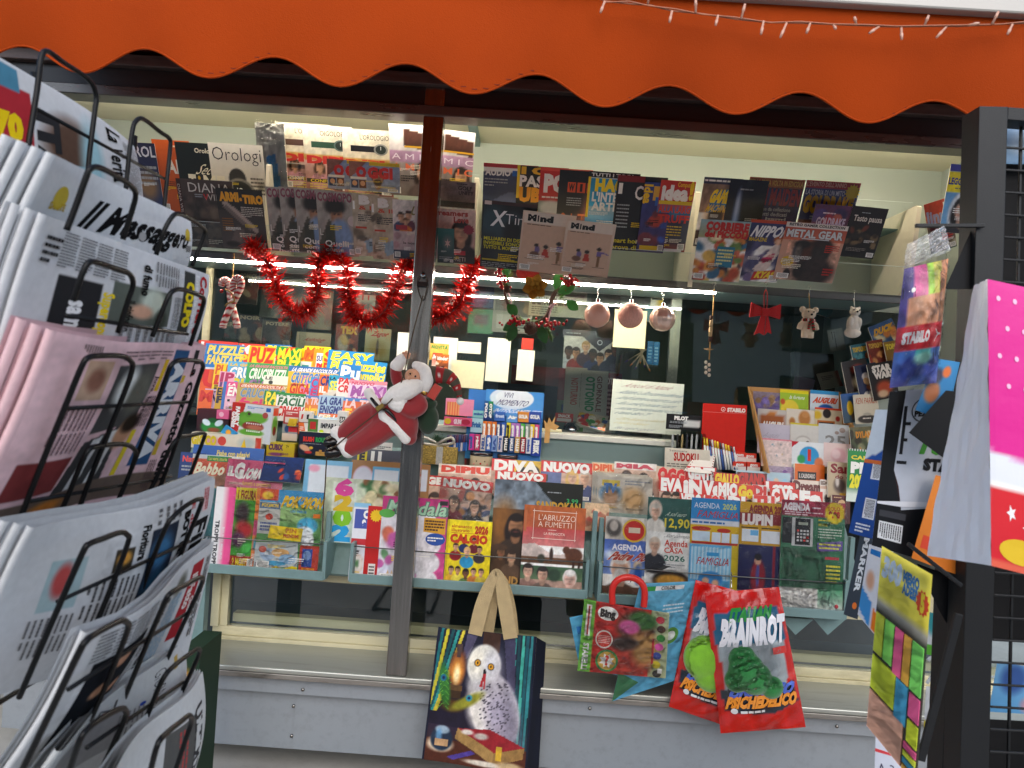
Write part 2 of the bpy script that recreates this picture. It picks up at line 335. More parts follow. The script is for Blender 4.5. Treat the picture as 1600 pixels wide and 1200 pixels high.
def print_mesh(name, Wd, Hd, ops, material, res=None, bend=0.0, curl=0.0, dy=0.0, fold=None, surf=None):
    """front print of a sheet Wd x Hd: local x across, z up from 0, facing -y"""
    asp = Wd / Hd; raster = [q for q in ops if q[0] not in VEC]; vec = [q for q in ops if q[0] in VEC]
    busy = any(q[0] in 'EHNSPZ' for q in raster)
    if res is None: res = 44 if busy else 8
    ny = max(4, int(res)); nx = max(4, int(res * asp))
    if any(q[0] in 'HS' for q in raster): raster = raster + [NZ(.13, 15), NZ(.09, 5)]
    A = lin(paint(raster, nx, ny, asp))
    U, V = np.meshgrid(np.linspace(0, 1, nx), np.linspace(0, 1, ny))
    uv = [np.c_[U.ravel(), V.ravel(), np.zeros(nx * ny)]]; cols = [A.reshape(-1, 3)]
    idx = np.arange(nx * ny).reshape(ny, nx)
    faces = np.c_[idx[1:, :-1].ravel(), idx[1:, 1:].ravel(), idx[:-1, 1:].ravel(), idx[:-1, :-1].ravel()].tolist(); n0 = nx * ny
    rr = random.Random(len(ops) + int(Wd * 1e4)); k = 0
    def addv(pts, fs, c):
        nonlocal n0, k
        pts = np.asarray(pts, float); uv.append(np.c_[pts, np.full(len(pts), 0.00025 + 0.00008 * k)]); cols.append(np.tile(lin(hexc(c)), (len(pts), 1)))
        faces.extend([[i + n0 for i in f] for f in fs]); n0 += len(pts)
    for q in vec:
        k += 1
        if q[0] == 'R':
            _, u0, v0, u1, v1, c = q; nseg = max(1, int((v1 - v0) * 12)) if (bend or curl or surf) else 1; msg = max(1, int((u1 - u0) * 8)) if (curl or surf) else 1
            pts = [(u0 + (u1 - u0) * i / msg, v0 + (v1 - v0) * j / nseg) for j in range(nseg + 1) for i in range(msg + 1)]
            addv(pts, [((j + 1) * (msg + 1) + i, (j + 1) * (msg + 1) + i + 1, j * (msg + 1) + i + 1, j * (msg + 1) + i) for j in range(nseg) for i in range(msg)], c)
        elif q[0] == 'V': addv(q[1], [list(range(len(q[1])))[::-1]], q[2])
        elif q[0] == 'L':
            _, u0, v0, u1, v1, n, c, fill, vert = q; pts = []; fs = []
            if vert: 
                a0, a1, b0, b1 = v0, v1, u1, u0
            else: a0, a1, b0, b1 = u0, u1, v0, v1
            for i in range(n):
                h = (b1 - b0) / n; y0 = b0 + h * (i + 0.5 - fill / 2); y1 = b0 + h * (i + 0.5 + fill / 2); x = a0; end = a1 if i < n - 1 else a0 + (a1 - a0) * rr.uniform(0.4, 1)
                while x < end - 0.005:
                    w = min((a1 - a0) * rr.uniform(0.05, 0.19), end - x); o_ = len(pts)
                    for (xx, yy) in ((x, y1), (x + w, y1), (x + w, y0), (x, y0)): pts.append((yy, xx) if vert else (xx, yy))
                    fs.append((o_, o_ + 1, o_ + 2, o_ + 3)); x += w + (a1 - a0) * 0.022
            if pts: addv(pts, fs, c)
        elif q[0] == 'T':
            _, txt, u0, v0, u1, v1, col, b, sh, o, ob, vert = q
            for c, bb in (([(o, ob)] if o else []) + [(col, b)]):
                v, f, w = text2d(txt, bb); v = v.copy(); v[:, 0] /= w
                if bb != b:                                   # keep the outline centred on the fill
                    v0_, f0_, w0_ = text2d(txt, b); e = (w - w0_) / max(w0_, 1e-6); v[:, 0] = v[:, 0] * (1 + e) - e / 2
                v[:, 0] += v[:, 1] * sh
                if not vert: pts = np.c_[u0 + v[:, 0] * (u1 - u0), v1 - v[:, 1] * (v1 - v0)]
                else: pts = np.c_[u0 + v[:, 1] * (u1 - u0), v0 + v[:, 0] * (v1 - v0)]    # reads downwards
                addv(pts, f, c); k += 1
    uv = np.concatenate(uv); cols = np.concatenate(cols)
    x = (uv[:, 0] - 0.5) * Wd; z = (1 - uv[:, 1]) * Hd; t = 1 - uv[:, 1]; s = uv[:, 0] - 0.5
    y = bend * t * t + curl * (0.25 - s * s) * 4 * -1 + dy - uv[:, 2]
    if surf is not None: y = surf(uv[:, 0], uv[:, 1]) + dy - uv[:, 2]
    co_ = np.c_[x, y, z]
    me = bpy.data.meshes.new(name); me.from_pydata(co_.tolist(), [], faces)
    a = me.color_attributes.new('Col', 'FLOAT_COLOR', 'POINT'); a.data.foreach_set('color', np.c_[cols, np.ones(len(cols))].astype(np.float32).ravel())
    me.materials.append(material); return me
def slab_mesh(name, Wd, Hd, t, material, bend=0.0, curl=0.0, col=None, surf=None, inset=0.0):
    mb = MB(); n = 7 if (bend or surf) else 1; mx = 6 if (curl or surf) else 1
    for side in (0, 1):
        for j in range(n + 1):
            for i in range(mx + 1):
                u = i / mx; tt = j / n; x = (u - 0.5) * (Wd - inset); z = tt * (Hd - inset * 0.5); y = bend * tt * tt - curl * (0.25 - (u - 0.5) ** 2) * 4
                if surf is not None: y = float(surf(np.array([u]), np.array([1 - tt]))[0])
                mb.v.append((x, y + side * t, z))
    q = (n + 1) * (mx + 1); f = []
    for j in range(n):
        for i in range(mx):
            a = j * (mx + 1) + i; f.append((a, a + 1, a + mx + 2, a + mx + 1)); f.append((a + q + mx + 1, a + q + mx + 2, a + q + 1, a + q))
    for j in range(n):
        a = j * (mx + 1); b = a + mx + 1; f.append((a, b, b + q, a + q)); a += mx; b += mx; f.append((a + q, b + q, b, a))
    for i in range(mx):
        f.append((i, i + q, i + 1 + q, i + 1)); a = n * (mx + 1) + i; f.append((a, a + 1, a + 1 + q, a + q))
    c = tuple(lin(hexc(col))) if col else (0.8, 0.8, 0.75)
    mb.f = f; mb.c = [c] * len(mb.v); mb.sm = [False] * len(f); return mb.mesh(name, material)
COUNT = [0]
def proj(v):
    d = Vector(v) - EYE; z = d.dot(fw); return 800 + FPX * d.dot(rt) / z, 600 - FPX * d.dot(up) / z
def seen_len(p, d, px):
    """length along d from p that spans px photo pixels"""
    L = px * scale(p.y); a = proj(p)
    for _ in range(4):
        b = proj(p + d * L); L *= px / max(1e-6, math.hypot(b[0] - a[0], b[1] - a[1]))
    return L
def item(name, label, cat, x0, y0, w, h, Y, ops, lean=12, tilt=0.0, yaw=0.0, t=0.004, bend=0.0, curl=0.0, matl=None, res=None, group=None, sleeve=None, slab=None, slabcol=None, H=None, dz=0.0, real=None):
    """a printed thing whose top-left corner is seen at photo pixel (x0, y0), w x h pixels as seen, standing at depth Y"""
    s = scale(Y); Wd = w * s; la = R(lean)
    rot = (Matrix.Rotation(R(yaw), 4, 'Z') @ Matrix.Rotation(-la, 4, 'X') @ Matrix.Rotation(R(tilt), 4, 'Y'))
    tl = P(x0, y0, Y); Hd = H if H else seen_len(tl, rot @ Vector((0, 0, -1)), h)
    org = tl - (rot @ Vector((-Wd / 2, 0, Hd)))
    root = link(name, slab_mesh(name, Wd, Hd, t, slab or (M_PAPER if slabcol is None else M_CARD), bend, curl, slabcol, inset=0.002))
    root.matrix_world = Matrix.Translation(org) @ rot
    tag(root, label, cat, group)
    if cat == 'magazine' and h > 44 and matl is None:      # small print every cover carries
        r9 = random.Random(int(x0 * 7 + y0)); ops = list(ops)
        for _ in range(3):
            a, b_ = r9.uniform(.05, .6), r9.uniform(.5, .9); ops.append(LN(a, b_, a + r9.uniform(.2, .38), b_ + r9.uniform(.04, .09), 3, r9.choice(['w', 'w', 'y', 'k', 'c']), .45))
        a = r9.choice([.04, .76]); ops += [BX(a, .88, a + .2, .97, 'w'), LN(a + .02, .89, a + .18, .96, 9, 'k', .5, 1)]
    link('cover', print_mesh('cover', Wd, Hd, ops, matl or M_PRINT, res, bend, curl, -0.0006), root)
    if sleeve:
        me = print_mesh('plastic_sleeve', Wd + 0.012, Hd + 0.016, [], sleeve, 10, bend, curl, -0.0045)
        for v in me.vertices: v.co.y += 0.0016 * math.sin(v.co.x * 70 + COUNT[0]) * math.cos(v.co.z * 50)
        link('plastic_sleeve', me, root).location = (0, 0, -0.006)
    COUNT[0] += 1
    return root
def boxitem(name, label, cat, x0, y0, w, h, Y, depth, ops, lean=0, tilt=0, yaw=0, side=None, top=None, matl=None, res=None, group=None, col='w'):
    """a carton with printed front, top and right side"""
    s = scale(Y); Wd = w * s; Hd = h * s / max(0.3, math.cos(R(lean)))
    rot = (Matrix.Rotation(R(yaw), 4, 'Z') @ Matrix.Rotation(-R(lean), 4, 'X') @ Matrix.Rotation(R(tilt), 4, 'Y'))
    tl = P(x0, y0, Y); org = tl - (rot @ Vector((-Wd / 2, 0, Hd)))
    root = MB().box((-Wd / 2, 0, 0), (Wd / 2, depth, Hd), col).build(name, M_CARD); root.matrix_world = Matrix.Translation(org) @ rot
    tag(root, label, cat, group)
    link('front_print', print_mesh('front_print', Wd, Hd, ops, matl or M_PRINT, res, dy=-0.0008), root)
    if side is not None:
        for sx in (1, -1):
            o = link('side_print', print_mesh('side_print', depth, Hd, side, matl or M_PRINT, res), root); o.matrix_local = Matrix.Translation((sx * (Wd / 2 + 0.0008), depth / 2, 0)) @ Matrix.Rotation(sx * math.pi / 2, 4, 'Z')
    if top is not None:
        o = link('top_print', print_mesh('top_print', Wd, depth, top, matl or M_PRINT, res), root); o.matrix_local = Matrix.Translation((0, 0, Hd + 0.0008)) @ Matrix.Rotation(-math.pi / 2, 4, 'X')
    COUNT[0] += 1
    return root
def remeshed(name, mb, material, voxel, smooth=6, parent=None, mtx=None):
    """fuses the collected shapes into one continuous skin"""
    me = mb.mesh(name, material); o = bpy.data.objects.new(name, me); COL.objects.link(o)
    r = o.modifiers.new('r', 'REMESH'); r.mode = 'VOXEL'; r.voxel_size = voxel
    s = o.modifiers.new('s', 'SMOOTH'); s.factor = 0.5; s.iterations = smooth
    bpy.context.view_layer.update(); dg = bpy.context.evaluated_depsgraph_get()
    m2 = bpy.data.meshes.new_from_object(o.evaluated_get(dg)); bpy.data.objects.remove(o); m2.name = name
    m2.polygons.foreach_set('use_smooth', [True] * len(m2.polygons))
    if not m2.materials: m2.materials.append(material)
    return link(name, m2, parent, mtx)

# ================================================================== SETTING
g = mat('pavement_concrete', 'aaa8a2', rough=0.85, noise=0.15, nscale=6, dirt=0.4, dscale=3, dcol='5a564e', bump=0.3, bscale=90)
GZ = 0.0
o = MB().box((-150, -150, -0.3), (150, 150, GZ)).build('ground', g); tag(o, kind='structure')
M_TERRA = mat('terracotta_tile', 'b07a58', rough=0.8, noise=0.15, nscale=12, dirt=0.3, dscale=8)
pv = MB().box((-3.2, -0.62, 0.004), (3.2, -0.10, 0.010)).build('pavement', mat('paving_bed', '6e6a62', rough=0.9, noise=0.1)); tag(pv, kind='structure')
M_SLAB = mat('pale_paving_slab', 'c6c2b6', rough=0.8, noise=0.1, nscale=14, dirt=0.5, dscale=9, dcol='5c5648')
tm = MB().box((0.004, 0.004, 0), (0.296, 0.156, 0.02)).mesh('tile', M_TERRA); sm_ = MB().box((0.004, 0.004, 0), (0.496, 0.196, 0.024)).mesh('slab', M_SLAB)
for k in range(-6, 6):
    link('paving_slab', sm_, pv).location = (k * 0.5, -0.30, 0.012)
for k in range(-9, 9):
    for j in range(2): link('paving_tile', tm, pv).location = (k * 0.3 + 0.15 * j, -0.46 - 0.16 * j, 0.011)
rd = MB().box((-60, -9.5, 0.001), (60, -3.4, 0.004)).build('road', mat('asphalt', '4a4a4c', rough=0.9, noise=0.2, nscale=40, bump=0.4, bscale=200)); tag(rd, kind='structure')

# ------------------------------------------------------------------ the kiosk
K = empty('newspaper_kiosk', (0, 0, 0)); tag(K, 'grey and cream metal newspaper kiosk with open display bay and sloping shelves', 'kiosk')
XL, XR = -1.75, 1.66
zS = P(620, 1053, 0.0).z                        # top of the sill
zH = P(800, 193, 0.0).z                         # underside of the header
YG = 0.50                                       # upper window glass and back panel
zSh = P(860, 437, 0.20).z                       # underside of the magazine shelf
zC = P(860, 676, 0.42).z                        # counter top
zWt = P(430, 893, 0.2).z
# base
boxpart('base_panel', (XL, 0.035, P(400, 1166, .035).z), (P(452, 1180, 0).x, 0.06, zS - 0.085), M_GREYP, K)
boxpart('base_panel', (P(452, 1180, 0).x, 0.031, P(600, 1181, .03).z), (XR + 0.4, 0.06, zS - 0.087), M_GREYP, K)
for (px, py) in ((456, 1107), (453, 1154), (475, 1075), (921, 1104), (1305, 1132)):
    p = P(px, py, 0.01); b = MB().lathe([(0.0001, 0), (0.005, 0.0005), (0.006, 0.003), (0.006, 0.006)], (0, 0, 0), 10)
    o = b.build('screw', M_STEEL, K); yy = 0.031 if py in (1107, 1154) else -0.002
    o.matrix_local = Matrix.Translation((p.x, yy - 0.006, p.z)) @ Matrix.Rotation(-math.pi / 2, 4, 'X')
boxpart('base_lip', (XL, -0.002, zS - 0.096), (XR + 0.4, 0.05, zS - 0.018), M_GREYP, K, 0.002)
boxpart('base_gap_shade', (XL + 0.05, 0.2, 0.03), (XR, 0.24, 0.35), mat('gap_shade_black', '050505', rough=1), K)  # near-black block paints in the shade of the gap under the base panel
boxpart('sill', (XL, -0.03, zS - 0.0175), (XR + 0.4, 0.215, zS), mat('sill_aluminium', 'a6a9a2', rough=0.32, metal=0.55, noise=0.1, nscale=2, stretch=(0.6, 8, 8), dirt=0.45, dscale=4, dcol='6a675c'), K, 0.004)
boxpart('sill_edge', (XL, -0.0325, zS - 0.036), (XR + 0.4, -0.0025, zS - 0.018), mat('grimy_steel_edge', '8f8c86', rough=0.4, metal=0.6, noise=0.2, nscale=5, stretch=(1, 6, 6), dirt=0.8, dscale=9, dcol='3a3630'), K, 0.002)
# lower window
fx0, fx1 = P(329, 960, 0.2).x, XR + 0.35
zw0 = P(340, 1001, 0.2).z
for (a, b) in (((fx0, 0.205, zw0 - 0.02), (fx1, 0.235, zw0 + 0.018)), ((fx0 + 0.004, 0.215, zw0 + 0.0185), (fx1, 0.25, zw0 + 0.052)), ((fx0, 0.2, zw0 + 0.0525), (fx0 + 0.03, 0.25, zWt + 0.12)), ((fx0 + 0.0305, 0.213, zw0 + 0.0525), (fx0 + 0.058, 0.245, zWt + 0.1)),
               ((fx0 + 0.0585, 0.214, zWt - 0.03), (fx1, 0.246, zWt + 0.12))):
    boxpart('window_frame', a, b, M_CREAM, K, 0.002)
boxpart('window_frame', (P(945, 960, 0.2).x - 0.045, 0.212, zw0 + 0.0525), (P(945, 960, 0.2).x - 0.0, 0.244, zWt - 0.031), M_CREAM, K, 0.002)
boxpart('window_pane', (fx0 + 0.059, 0.228, zw0 + 0.0525), (fx1, 0.232, zWt - 0.031), M_GLASS, K)
boxpart('window_rail', (fx0 + 0.0585, 0.27, zw0 + 0.053), (fx1, 0.31, zw0 + 0.085), M_CREAM, K)
# inside behind the lower window
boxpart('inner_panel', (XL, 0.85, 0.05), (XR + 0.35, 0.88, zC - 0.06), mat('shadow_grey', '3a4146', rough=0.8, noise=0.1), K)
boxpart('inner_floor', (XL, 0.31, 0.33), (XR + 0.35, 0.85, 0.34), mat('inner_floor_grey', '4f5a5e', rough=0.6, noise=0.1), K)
# post with its foot bolts
pb, pt = P(620, 1053, -0.005), P(683, 130, -0.005)
post = boxpart('post', (pb.x - 0.035, -0.022, zS), (pb.x + 0.035, 0.03, pt.z + 0.1), M_STEEL, K, 0.004)
XP = pb.x
# header, soffit, ceiling
boxpart('header_beam', (XL - 0.4, -0.03, zH), (XR + 0.35, 0.05, zH + 0.035), mat('header_edge_aluminium', '6e6a66', rough=0.3, metal=0.7, noise=0.2, nscale=3, stretch=(1, 6, 6)), K, 0.003)
boxpart('header_beam', (XL - 0.4, -0.018, zH + 0.0355), (XR + 0.35, 0.05, zH + 0.10), M_DARK, K)
boxpart('header_beam', (XL - 0.4, -0.045, zH + 0.1005), (XR + 0.35, 0.05, zH + 0.14), mat('header_trim', '5a4c48', rough=0.4, metal=0.5, noise=0.3, nscale=14, stretch=(1, 5, 5)), K, 0.003)
boxpart('awning_box', (XL - 0.4, -0.12, zH + 0.16), (XR + 0.35, 0.05, zH + 0.42), mat('maroon_cassette', '4a1c18', rough=0.6, noise=0.2, nscale=10), K)
for k in range(-8, 9):
    boxpart('cassette_rib', (k * 0.235 - 0.004, -0.128, zH + 0.16), (k * 0.235 + 0.004, -0.1205, zH + 0.42), M_DARK, K)
zCe = P(800, 226, YG).z
boxpart('led_strip', (XL, 0.055, zH + 0.008), (XR - 0.05, 0.062, zH + 0.016), mat('warm_led_diffuser', 'ffffff', emit='fff2dc', estr=40.0), K)
boxpart('ceiling_panel', (XL - 0.4, 0.051, zCe), (P(728, 200, 0.2).x, YG + 0.02, zCe + 0.03), M_CEIL, K)
boxpart('ceiling_panel', (P(728, 200, 0.2).x + 0.035, 0.051, zCe), (XR, YG + 0.02, zCe + 0.03), M_CEIL, K)
boxpart('ceiling_rib', (P(728, 200, 0.2).x + 0.001, 0.06, zCe - 0.018), (P(728, 200, 0.2).x + 0.034, YG, zCe + 0.01), M_GREEN, K)
boxpart('roof', (XL - 0.4, 0.06, zCe + 0.04), (XR + 0.35, 1.9, zCe + 0.1), mat('roof_metal', '777b7c', rough=0.5, noise=0.1), K)
boxpart('back_panel', (XL - 0.4, YG, zSh + 0.0), (XR, YG + 0.02, zCe), M_WALLG, K)
boxpart('side_wall', (XR, 0.0, zS + 0.3), (XR + 0.02, 1.8, zCe + 0.03), M_WALLG, K)
boxpart('side_wall', (XL - 0.42, 0.0, zS - 0.3), (XL - 0.4, 1.8, zCe + 0.03), M_WALLG, K)
# magazine shelf with its LED strip, upper acrylic tier, dividers
shx1 = P(1425, 465, 0.20).x
boxpart('magazine_shelf', (XL, 0.212, zSh), (shx1, YG - 0.001, zSh + 0.006), M_GREEN, K)
boxpart('shelf_edge', (XL, 0.20, zSh - 0.004), (shx1, 0.2115, zSh + 0.026), mat('dark_shelf_edge', '4c4e4e', rough=0.4, metal=0.3, noise=0.08), K, 0.002)
lx0, lx1 = P(300, 395, 0.21).x, P(1118, 452, 0.21).x
led = boxpart('led_strip', (lx0, 0.204, zSh - 0.012), (lx1, 0.212, zSh - 0.0045), mat('led_diffuser', 'ffffff', emit='fff6e6', estr=95.0), K)
zT = P(1360, 358, 0.30).z
boxpart('tier_shelf', (P(760, 330, .30).x, 0.29, zT), (shx1, YG - 0.001, zT + 0.005), M_GREEN, K)
for (a, b) in ((262, 408), (416, 740), (752, 1082), (1098, 1424)):
    xa, xb = P(a, 380, 0.2).x, P(b, 400, 0.2).x
    for (y0, z0, hh) in ((0.196, zSh + 0.02, 0.115), (0.265, zT, 0.10)):
        n_ = Vector((0, -math.sin(R(28)), math.cos(R(28)))) * hh
        MB().quad((xa, y0, z0), (xb, y0, z0), (xb, y0 + n_.y, z0 + n_.z), (xa, y0 + n_.y, z0 + n_.z)).build('acrylic_front', M_ACRYL, K)
        MB().tube([(xa, y0 + n_.y, z0 + n_.z), (xb, y0 + n_.y, z0 + n_.z)], 0.0009, 5).build('acrylic_edge', mat('bright_acrylic_edge', 'c8d6d0', rough=0.2), K)
for (px, py) in ((417, 392), (738, 402), (1078, 440), (1418, 462)):
    x = P(px, py, 0.2).x
    me = MB()
    pr = [(0.196, zSh + 0.007), (0.155, zSh + 0.345), (0.165, zSh + 0.352), (0.49, zSh + 0.352), (0.49, zSh + 0.007)]
    vs = [(x - 0.008, a, b) for a, b in pr] + [(x + 0.008, a, b) for a, b in pr]
    me._add(vs, [(0, 1, 2, 3, 4), (9, 8, 7, 6, 5)] + [(i, (i + 5), (i + 1) % 5 + 5, (i + 1) % 5) for i in range(5)])
    me.build('shelf_divider', mat('cream_divider', 'ded6c2', rough=0.35, noise=0.03), K)
# upper window: glass panes, mullions, inner room
gx = [XL - 0.38, P(470, 470, YG).x, P(966, 520, YG).x, P(1240, 540, YG).x, XR - 0.005]
for i in range(4):
    yy = YG + (0.0 if i % 2 == 0 else 0.012)
    boxpart('window_pane', (gx[i], yy, zC - 0.02), (gx[i + 1] + 0.03, yy + 0.004, zSh - 0.002), M_GLASS, K)
boxpart('mullion', (P(1043, 560, YG + .05).x, YG + 0.03, zC), (P(1050, 560, YG + .05).x + 0.022, YG + 0.06, zSh), mat('pale_mullion', 'b8bcae', rough=0.4, noise=0.05), K)
boxpart('mullion', (P(322, 470, YG).x, YG - 0.02, zC), (P(322, 470, YG).x + 0.025, YG - 0.001, zSh - 0.002), M_CREAM, K)
boxpart('inner_wall', (XL - 0.38, 1.60, zC - 0.3), (XR, 1.62, zCe), mat('inner_wall_green', '5d6c62', rough=0.5, noise=0.05, nscale=3), K)
boxpart('inner_ceiling', (XL - 0.38, YG + 0.021, zCe - 0.05), (XR, 1.60, zCe - 0.04), M_WALLG, K)
boxpart('inner_counter', (XL - 0.3, 0.531, zC - 0.03), (XR, 0.95, zC - 0.004), mat('dark_counter', '4a4a46', rough=0.5, noise=0.1), K)
boxpart('counter_ledge', (P(560, 660, .4).x, 0.39, zC - 0.022), (P(1060, 690, .4).x, 0.53, zC), mat('white_ledge', 'd6d4c8', rough=0.4, noise=0.05, dirt=0.3, dscale=12), K, 0.003)
boxpart('window_track', (P(690, 668, .4).x, 0.475, zC + 0.0005), (P(880, 668, .4).x, 0.495, zC + 0.012), M_CREAM, K, 0.002)
boxpart('counter_front', (P(560, 700, .4).x, 0.415, zC - 0.22), (P(1060, 700, .4).x, 0.425, zC - 0.0225), mat('grey_green_front', '8fa39c', rough=0.35, noise=0.03), K)
# stepped display: sloping carrier board and steps under the magazines
zA, zB = P(450, 640, 0.49).z, P(450, 893, 0.12).z
mb = MB()
def board(x0, x1, za, zb, ya=0.49, yb=0.135, col=None):
    vs = [(x0, ya, za), (x1, ya, za), (x1, yb, zb), (x0, yb, zb), (x0, ya + .01, za - .01), (x1, ya + .01, za - .01), (x1, yb + .01, zb - .01), (x0, yb + .01, zb - .01)]
    return MB()._add(vs, [(0, 1, 2, 3), (7, 6, 5, 4), (0, 4, 5, 1), (1, 5, 6, 2), (2, 6, 7, 3), (3, 7, 4, 0)]).build('carrier_board', M_GREEN, K)
board(P(285, 700, .3).x, P(700, 700, .2).x, zA, zB); board(P(700, 700, .2).x + 0.004, P(1335, 800, .3).x, P(900, 775, .41).z, zB, 0.41)
# front trays: shelf, lip, end plates and wire
def tray(xa, ya, xb, yb, wire_dy=46):
    a, b = P(xa, ya, 0.06), P(xb, yb, 0.06); z = (a.z + b.z) / 2
    boxpart('display_tray', (a.x, 0.05, z - 0.004), (b.x, 0.20, z), M_GREEN, K); boxpart('tray_lip', (a.x, 0.042, z - 0.022), (b.x, 0.0495, z + 0.010), M_GREEN, K, 0.0015)
    for x in (a.x, b.x):
        boxpart('tray_end', (x - 0.006, 0.045, z - 0.02), (x + 0.006, 0.19, z + 0.115), M_GREEN, K, 0.001)
    MB().tube([(a.x - 0.004, 0.05, z + 0.105), ((a.x + b.x) / 2, 0.048, z + 0.102), (b.x + 0.004, 0.05, z + 0.105)], 0.0022, 6).build('tray_wire', M_WIRE, K)
    return z
zt1 = tray(215, 876, 507, 895); zt2 = tray(549, 898, 915, 925); zt3 = tray(935, 930, 1318, 957)
for (px, py) in ((512, 860), (926, 860), (936, 870), (1325, 900)):
    x = P(px, py, .12).x; boxpart('rack_upright', (x - 0.008, 0.10, zt1 - 0.03), (x + 0.008, 0.125, P(px, py - 62, .12).z), M_GREEN, K, 0.001)
x = P(313, 940, .1).x
boxpart('rack_leg', (x - 0.02, 0.09, zS + 0.004), (x + 0.02, 0.13, zt1 + 0.02), M_GREEN, K, 0.002); boxpart('leg_foot', (x - 0.032, 0.08, zS + 0.0005), (x + 0.032, 0.14, zS + 0.01), M_GREEN, K)
for k, px in enumerate((1190, 1240, 1290)):                       # folded brackets under the last tray
    p = P(px, 985, .12); vs = [(p.x - .06, .1, p.z + .05), (p.x + .06, .1, p.z + .05), (p.x, .1, p.z - .01), (p.x, .16, p.z + .05)]
    MB()._add(vs, [(0, 1, 2), (0, 3, 1), (0, 2, 3), (1, 3, 2)]).build('shelf_bracket', M_GREEN, K)

# ------------------------------------------------------------------ awning
YA = -1.2
A_ = empty('awning', (0, YA, 0)); tag(A_, 'orange fabric awning with scalloped valance above the kiosk', 'awning')
M_ORA = mat('orange_awning_fabric', 'a83e04', rough=0.85, spec=0.2, noise=0.09, nscale=2.2, dirt=0.25, dscale=1.6, dcol='8a2c04', bump=0.25, bscale=500, translucent=0.22)
sA = scale(YA); p0, p1 = P(115, 115, YA), P(1365, 190, YA); pitch = (p1.x - p0.x) / 6; zlow = (p0.z + p1.z) / 2 + 0.009; zup = P(630, 105, YA).z + 0.009; zrail = P(1340, 15, YA).z
mb = MB(); n = 24; X0 = p0.x - 4 * pitch; cols_ = []
xs = [X0 + pitch * i / n for i in range(n * 15 + 1)]
rows = 12
for j in range(rows + 1):
    for x in xs:
        c = 0.5 + 0.5 * math.cos((x - p0.x) / pitch * 2 * math.pi); zb = zup + (zlow - zup) * c ** 1.0
        t = j / rows; z = zrail + (zb - zrail) * t
        y = 0.0 + 0.012 * math.sin(x * 4.1) * t + 0.02 * t * t + 0.006 * math.sin(x * 11) * t
        mb.v.append((x, y, z))
q = len(xs)
mb.f = [(j * q + i, (j + 1) * q + i, (j + 1) * q + i + 1, j * q + i + 1) for j in range(rows) for i in range(q - 1)]
mb.c = [(.8, .8, .8)] * len(mb.v); mb.sm = [True] * len(mb.f)
val = mb.build('valance', M_ORA, A_)
hem = MB(); last = [mb.v[rows * q + i] for i in range(q)]
hem.tube([(a, b - 0.0006, c + 0.0012) for a, b, c in last], 0.0022, 5).build('hem_binding', M_ORA, val)
hs = MB(); 
for i in range(0, q - 1, 1):
    a, b = last[i], last[i + 1]
    if i % 2 == 0: hs.box((a[0], a[1] - 0.0016, a[2] + 0.0085), (b[0], a[1] - 0.0004, a[2] + 0.0100))
hs.build('stitching', mat('dark_stitch', '6a1c02', rough=0.9), val)
boxpart('front_rail', (X0, -0.02, zrail), (X0 + pitch * 15, 0.03, zrail + 0.034), mat('rail_aluminium', 'a5a29c', rough=0.4, metal=0.2, noise=0.05, nscale=4), A_, 0.004)
zk = zH + 0.40
M_CAN = mat('orange_canopy_fabric', 'a03805', rough=0.85, spec=0.2, noise=0.05, nscale=4, translucent=0.02)
cv = MB(); cv._add([(X0, 0.03, zrail + 0.02), (X0 + pitch * 15, 0.03, zrail + 0.02), (X0 + pitch * 15, -YA - 0.1, zk), (X0, -YA - 0.1, zk)], [(0, 1, 2, 3)]).build('canopy', M_CAN, A_)
# fairy lights clipped along the rail
F_ = empty('fairy_lights', P(1270, 40, YA - 0.03)); tag(F_, 'unlit clear fairy light string hanging along the awning rail', 'string lights'); inv = F_.matrix_world.inverted() if False else Matrix.Translation(-F_.location)
pts = [(925, -8), (945, 2), (985, 6), (1015, 8), (1050, 17), (1100, 22), (1150, 30), (1200, 35), (1250, 36), (1300, 38), (1350, 40), (1400, 42), (1450, 41), (1500, 41), (1560, 38), (1610, 36), (1680, 40)]
wp = [Vector(P(a, b, YA - 0.03 + 0.003 * math.sin(a))) for a, b in pts]
M_CW = film('clear_cable', tint=(.85, .8, .75), refl=0.25, rough=0.2, bump=0)
MB().tube([inv @ p for p in wp], 0.0014, 5).build('wire', mat('translucent_wire', 'a86a4c', rough=0.3), F_)
MB().tube([inv @ (p + Vector((0.003 * math.sin(i * 2), -0.003, 0.003 * math.cos(i * 3)))) for i, p in enumerate(wp)], 0.0011, 5).build('wire', mat('translucent_wire'), F_)
for (a, b, c, d) in ((945, 2, 938, 20), (1012, 6, 1015, -8), (1050, 17, 1046, 35), (1087, 20, 1087, -2), (1122, 24, 1118, 40), (1158, 30, 1164, 6), (1193, 33, 1189, 54), (1229, 36, 1219, 59), (1266, 36, 1260, 52), (1302, 38, 1306, 46), (1338, 40, 1335, 26), (1374, 41, 1358, 52), (1408, 42, 1409, 62), (1444, 41, 1451, 24), (1480, 40, 1463, 59), (1512, 40, 1530, 36), (1550, 38, 1560, 18), (1582, 38, 1574, 54)):
    p, e = inv @ P(a, b, YA - 0.033), inv @ P(c, d, YA - 0.036)
    MB().tube([p, p.lerp(e, .5), p.lerp(e, .55), e], [.0022, .0022, .0032, .002], 6).build('bulb', mat('clear_bulb', 'c89a84', rough=0.25), F_)
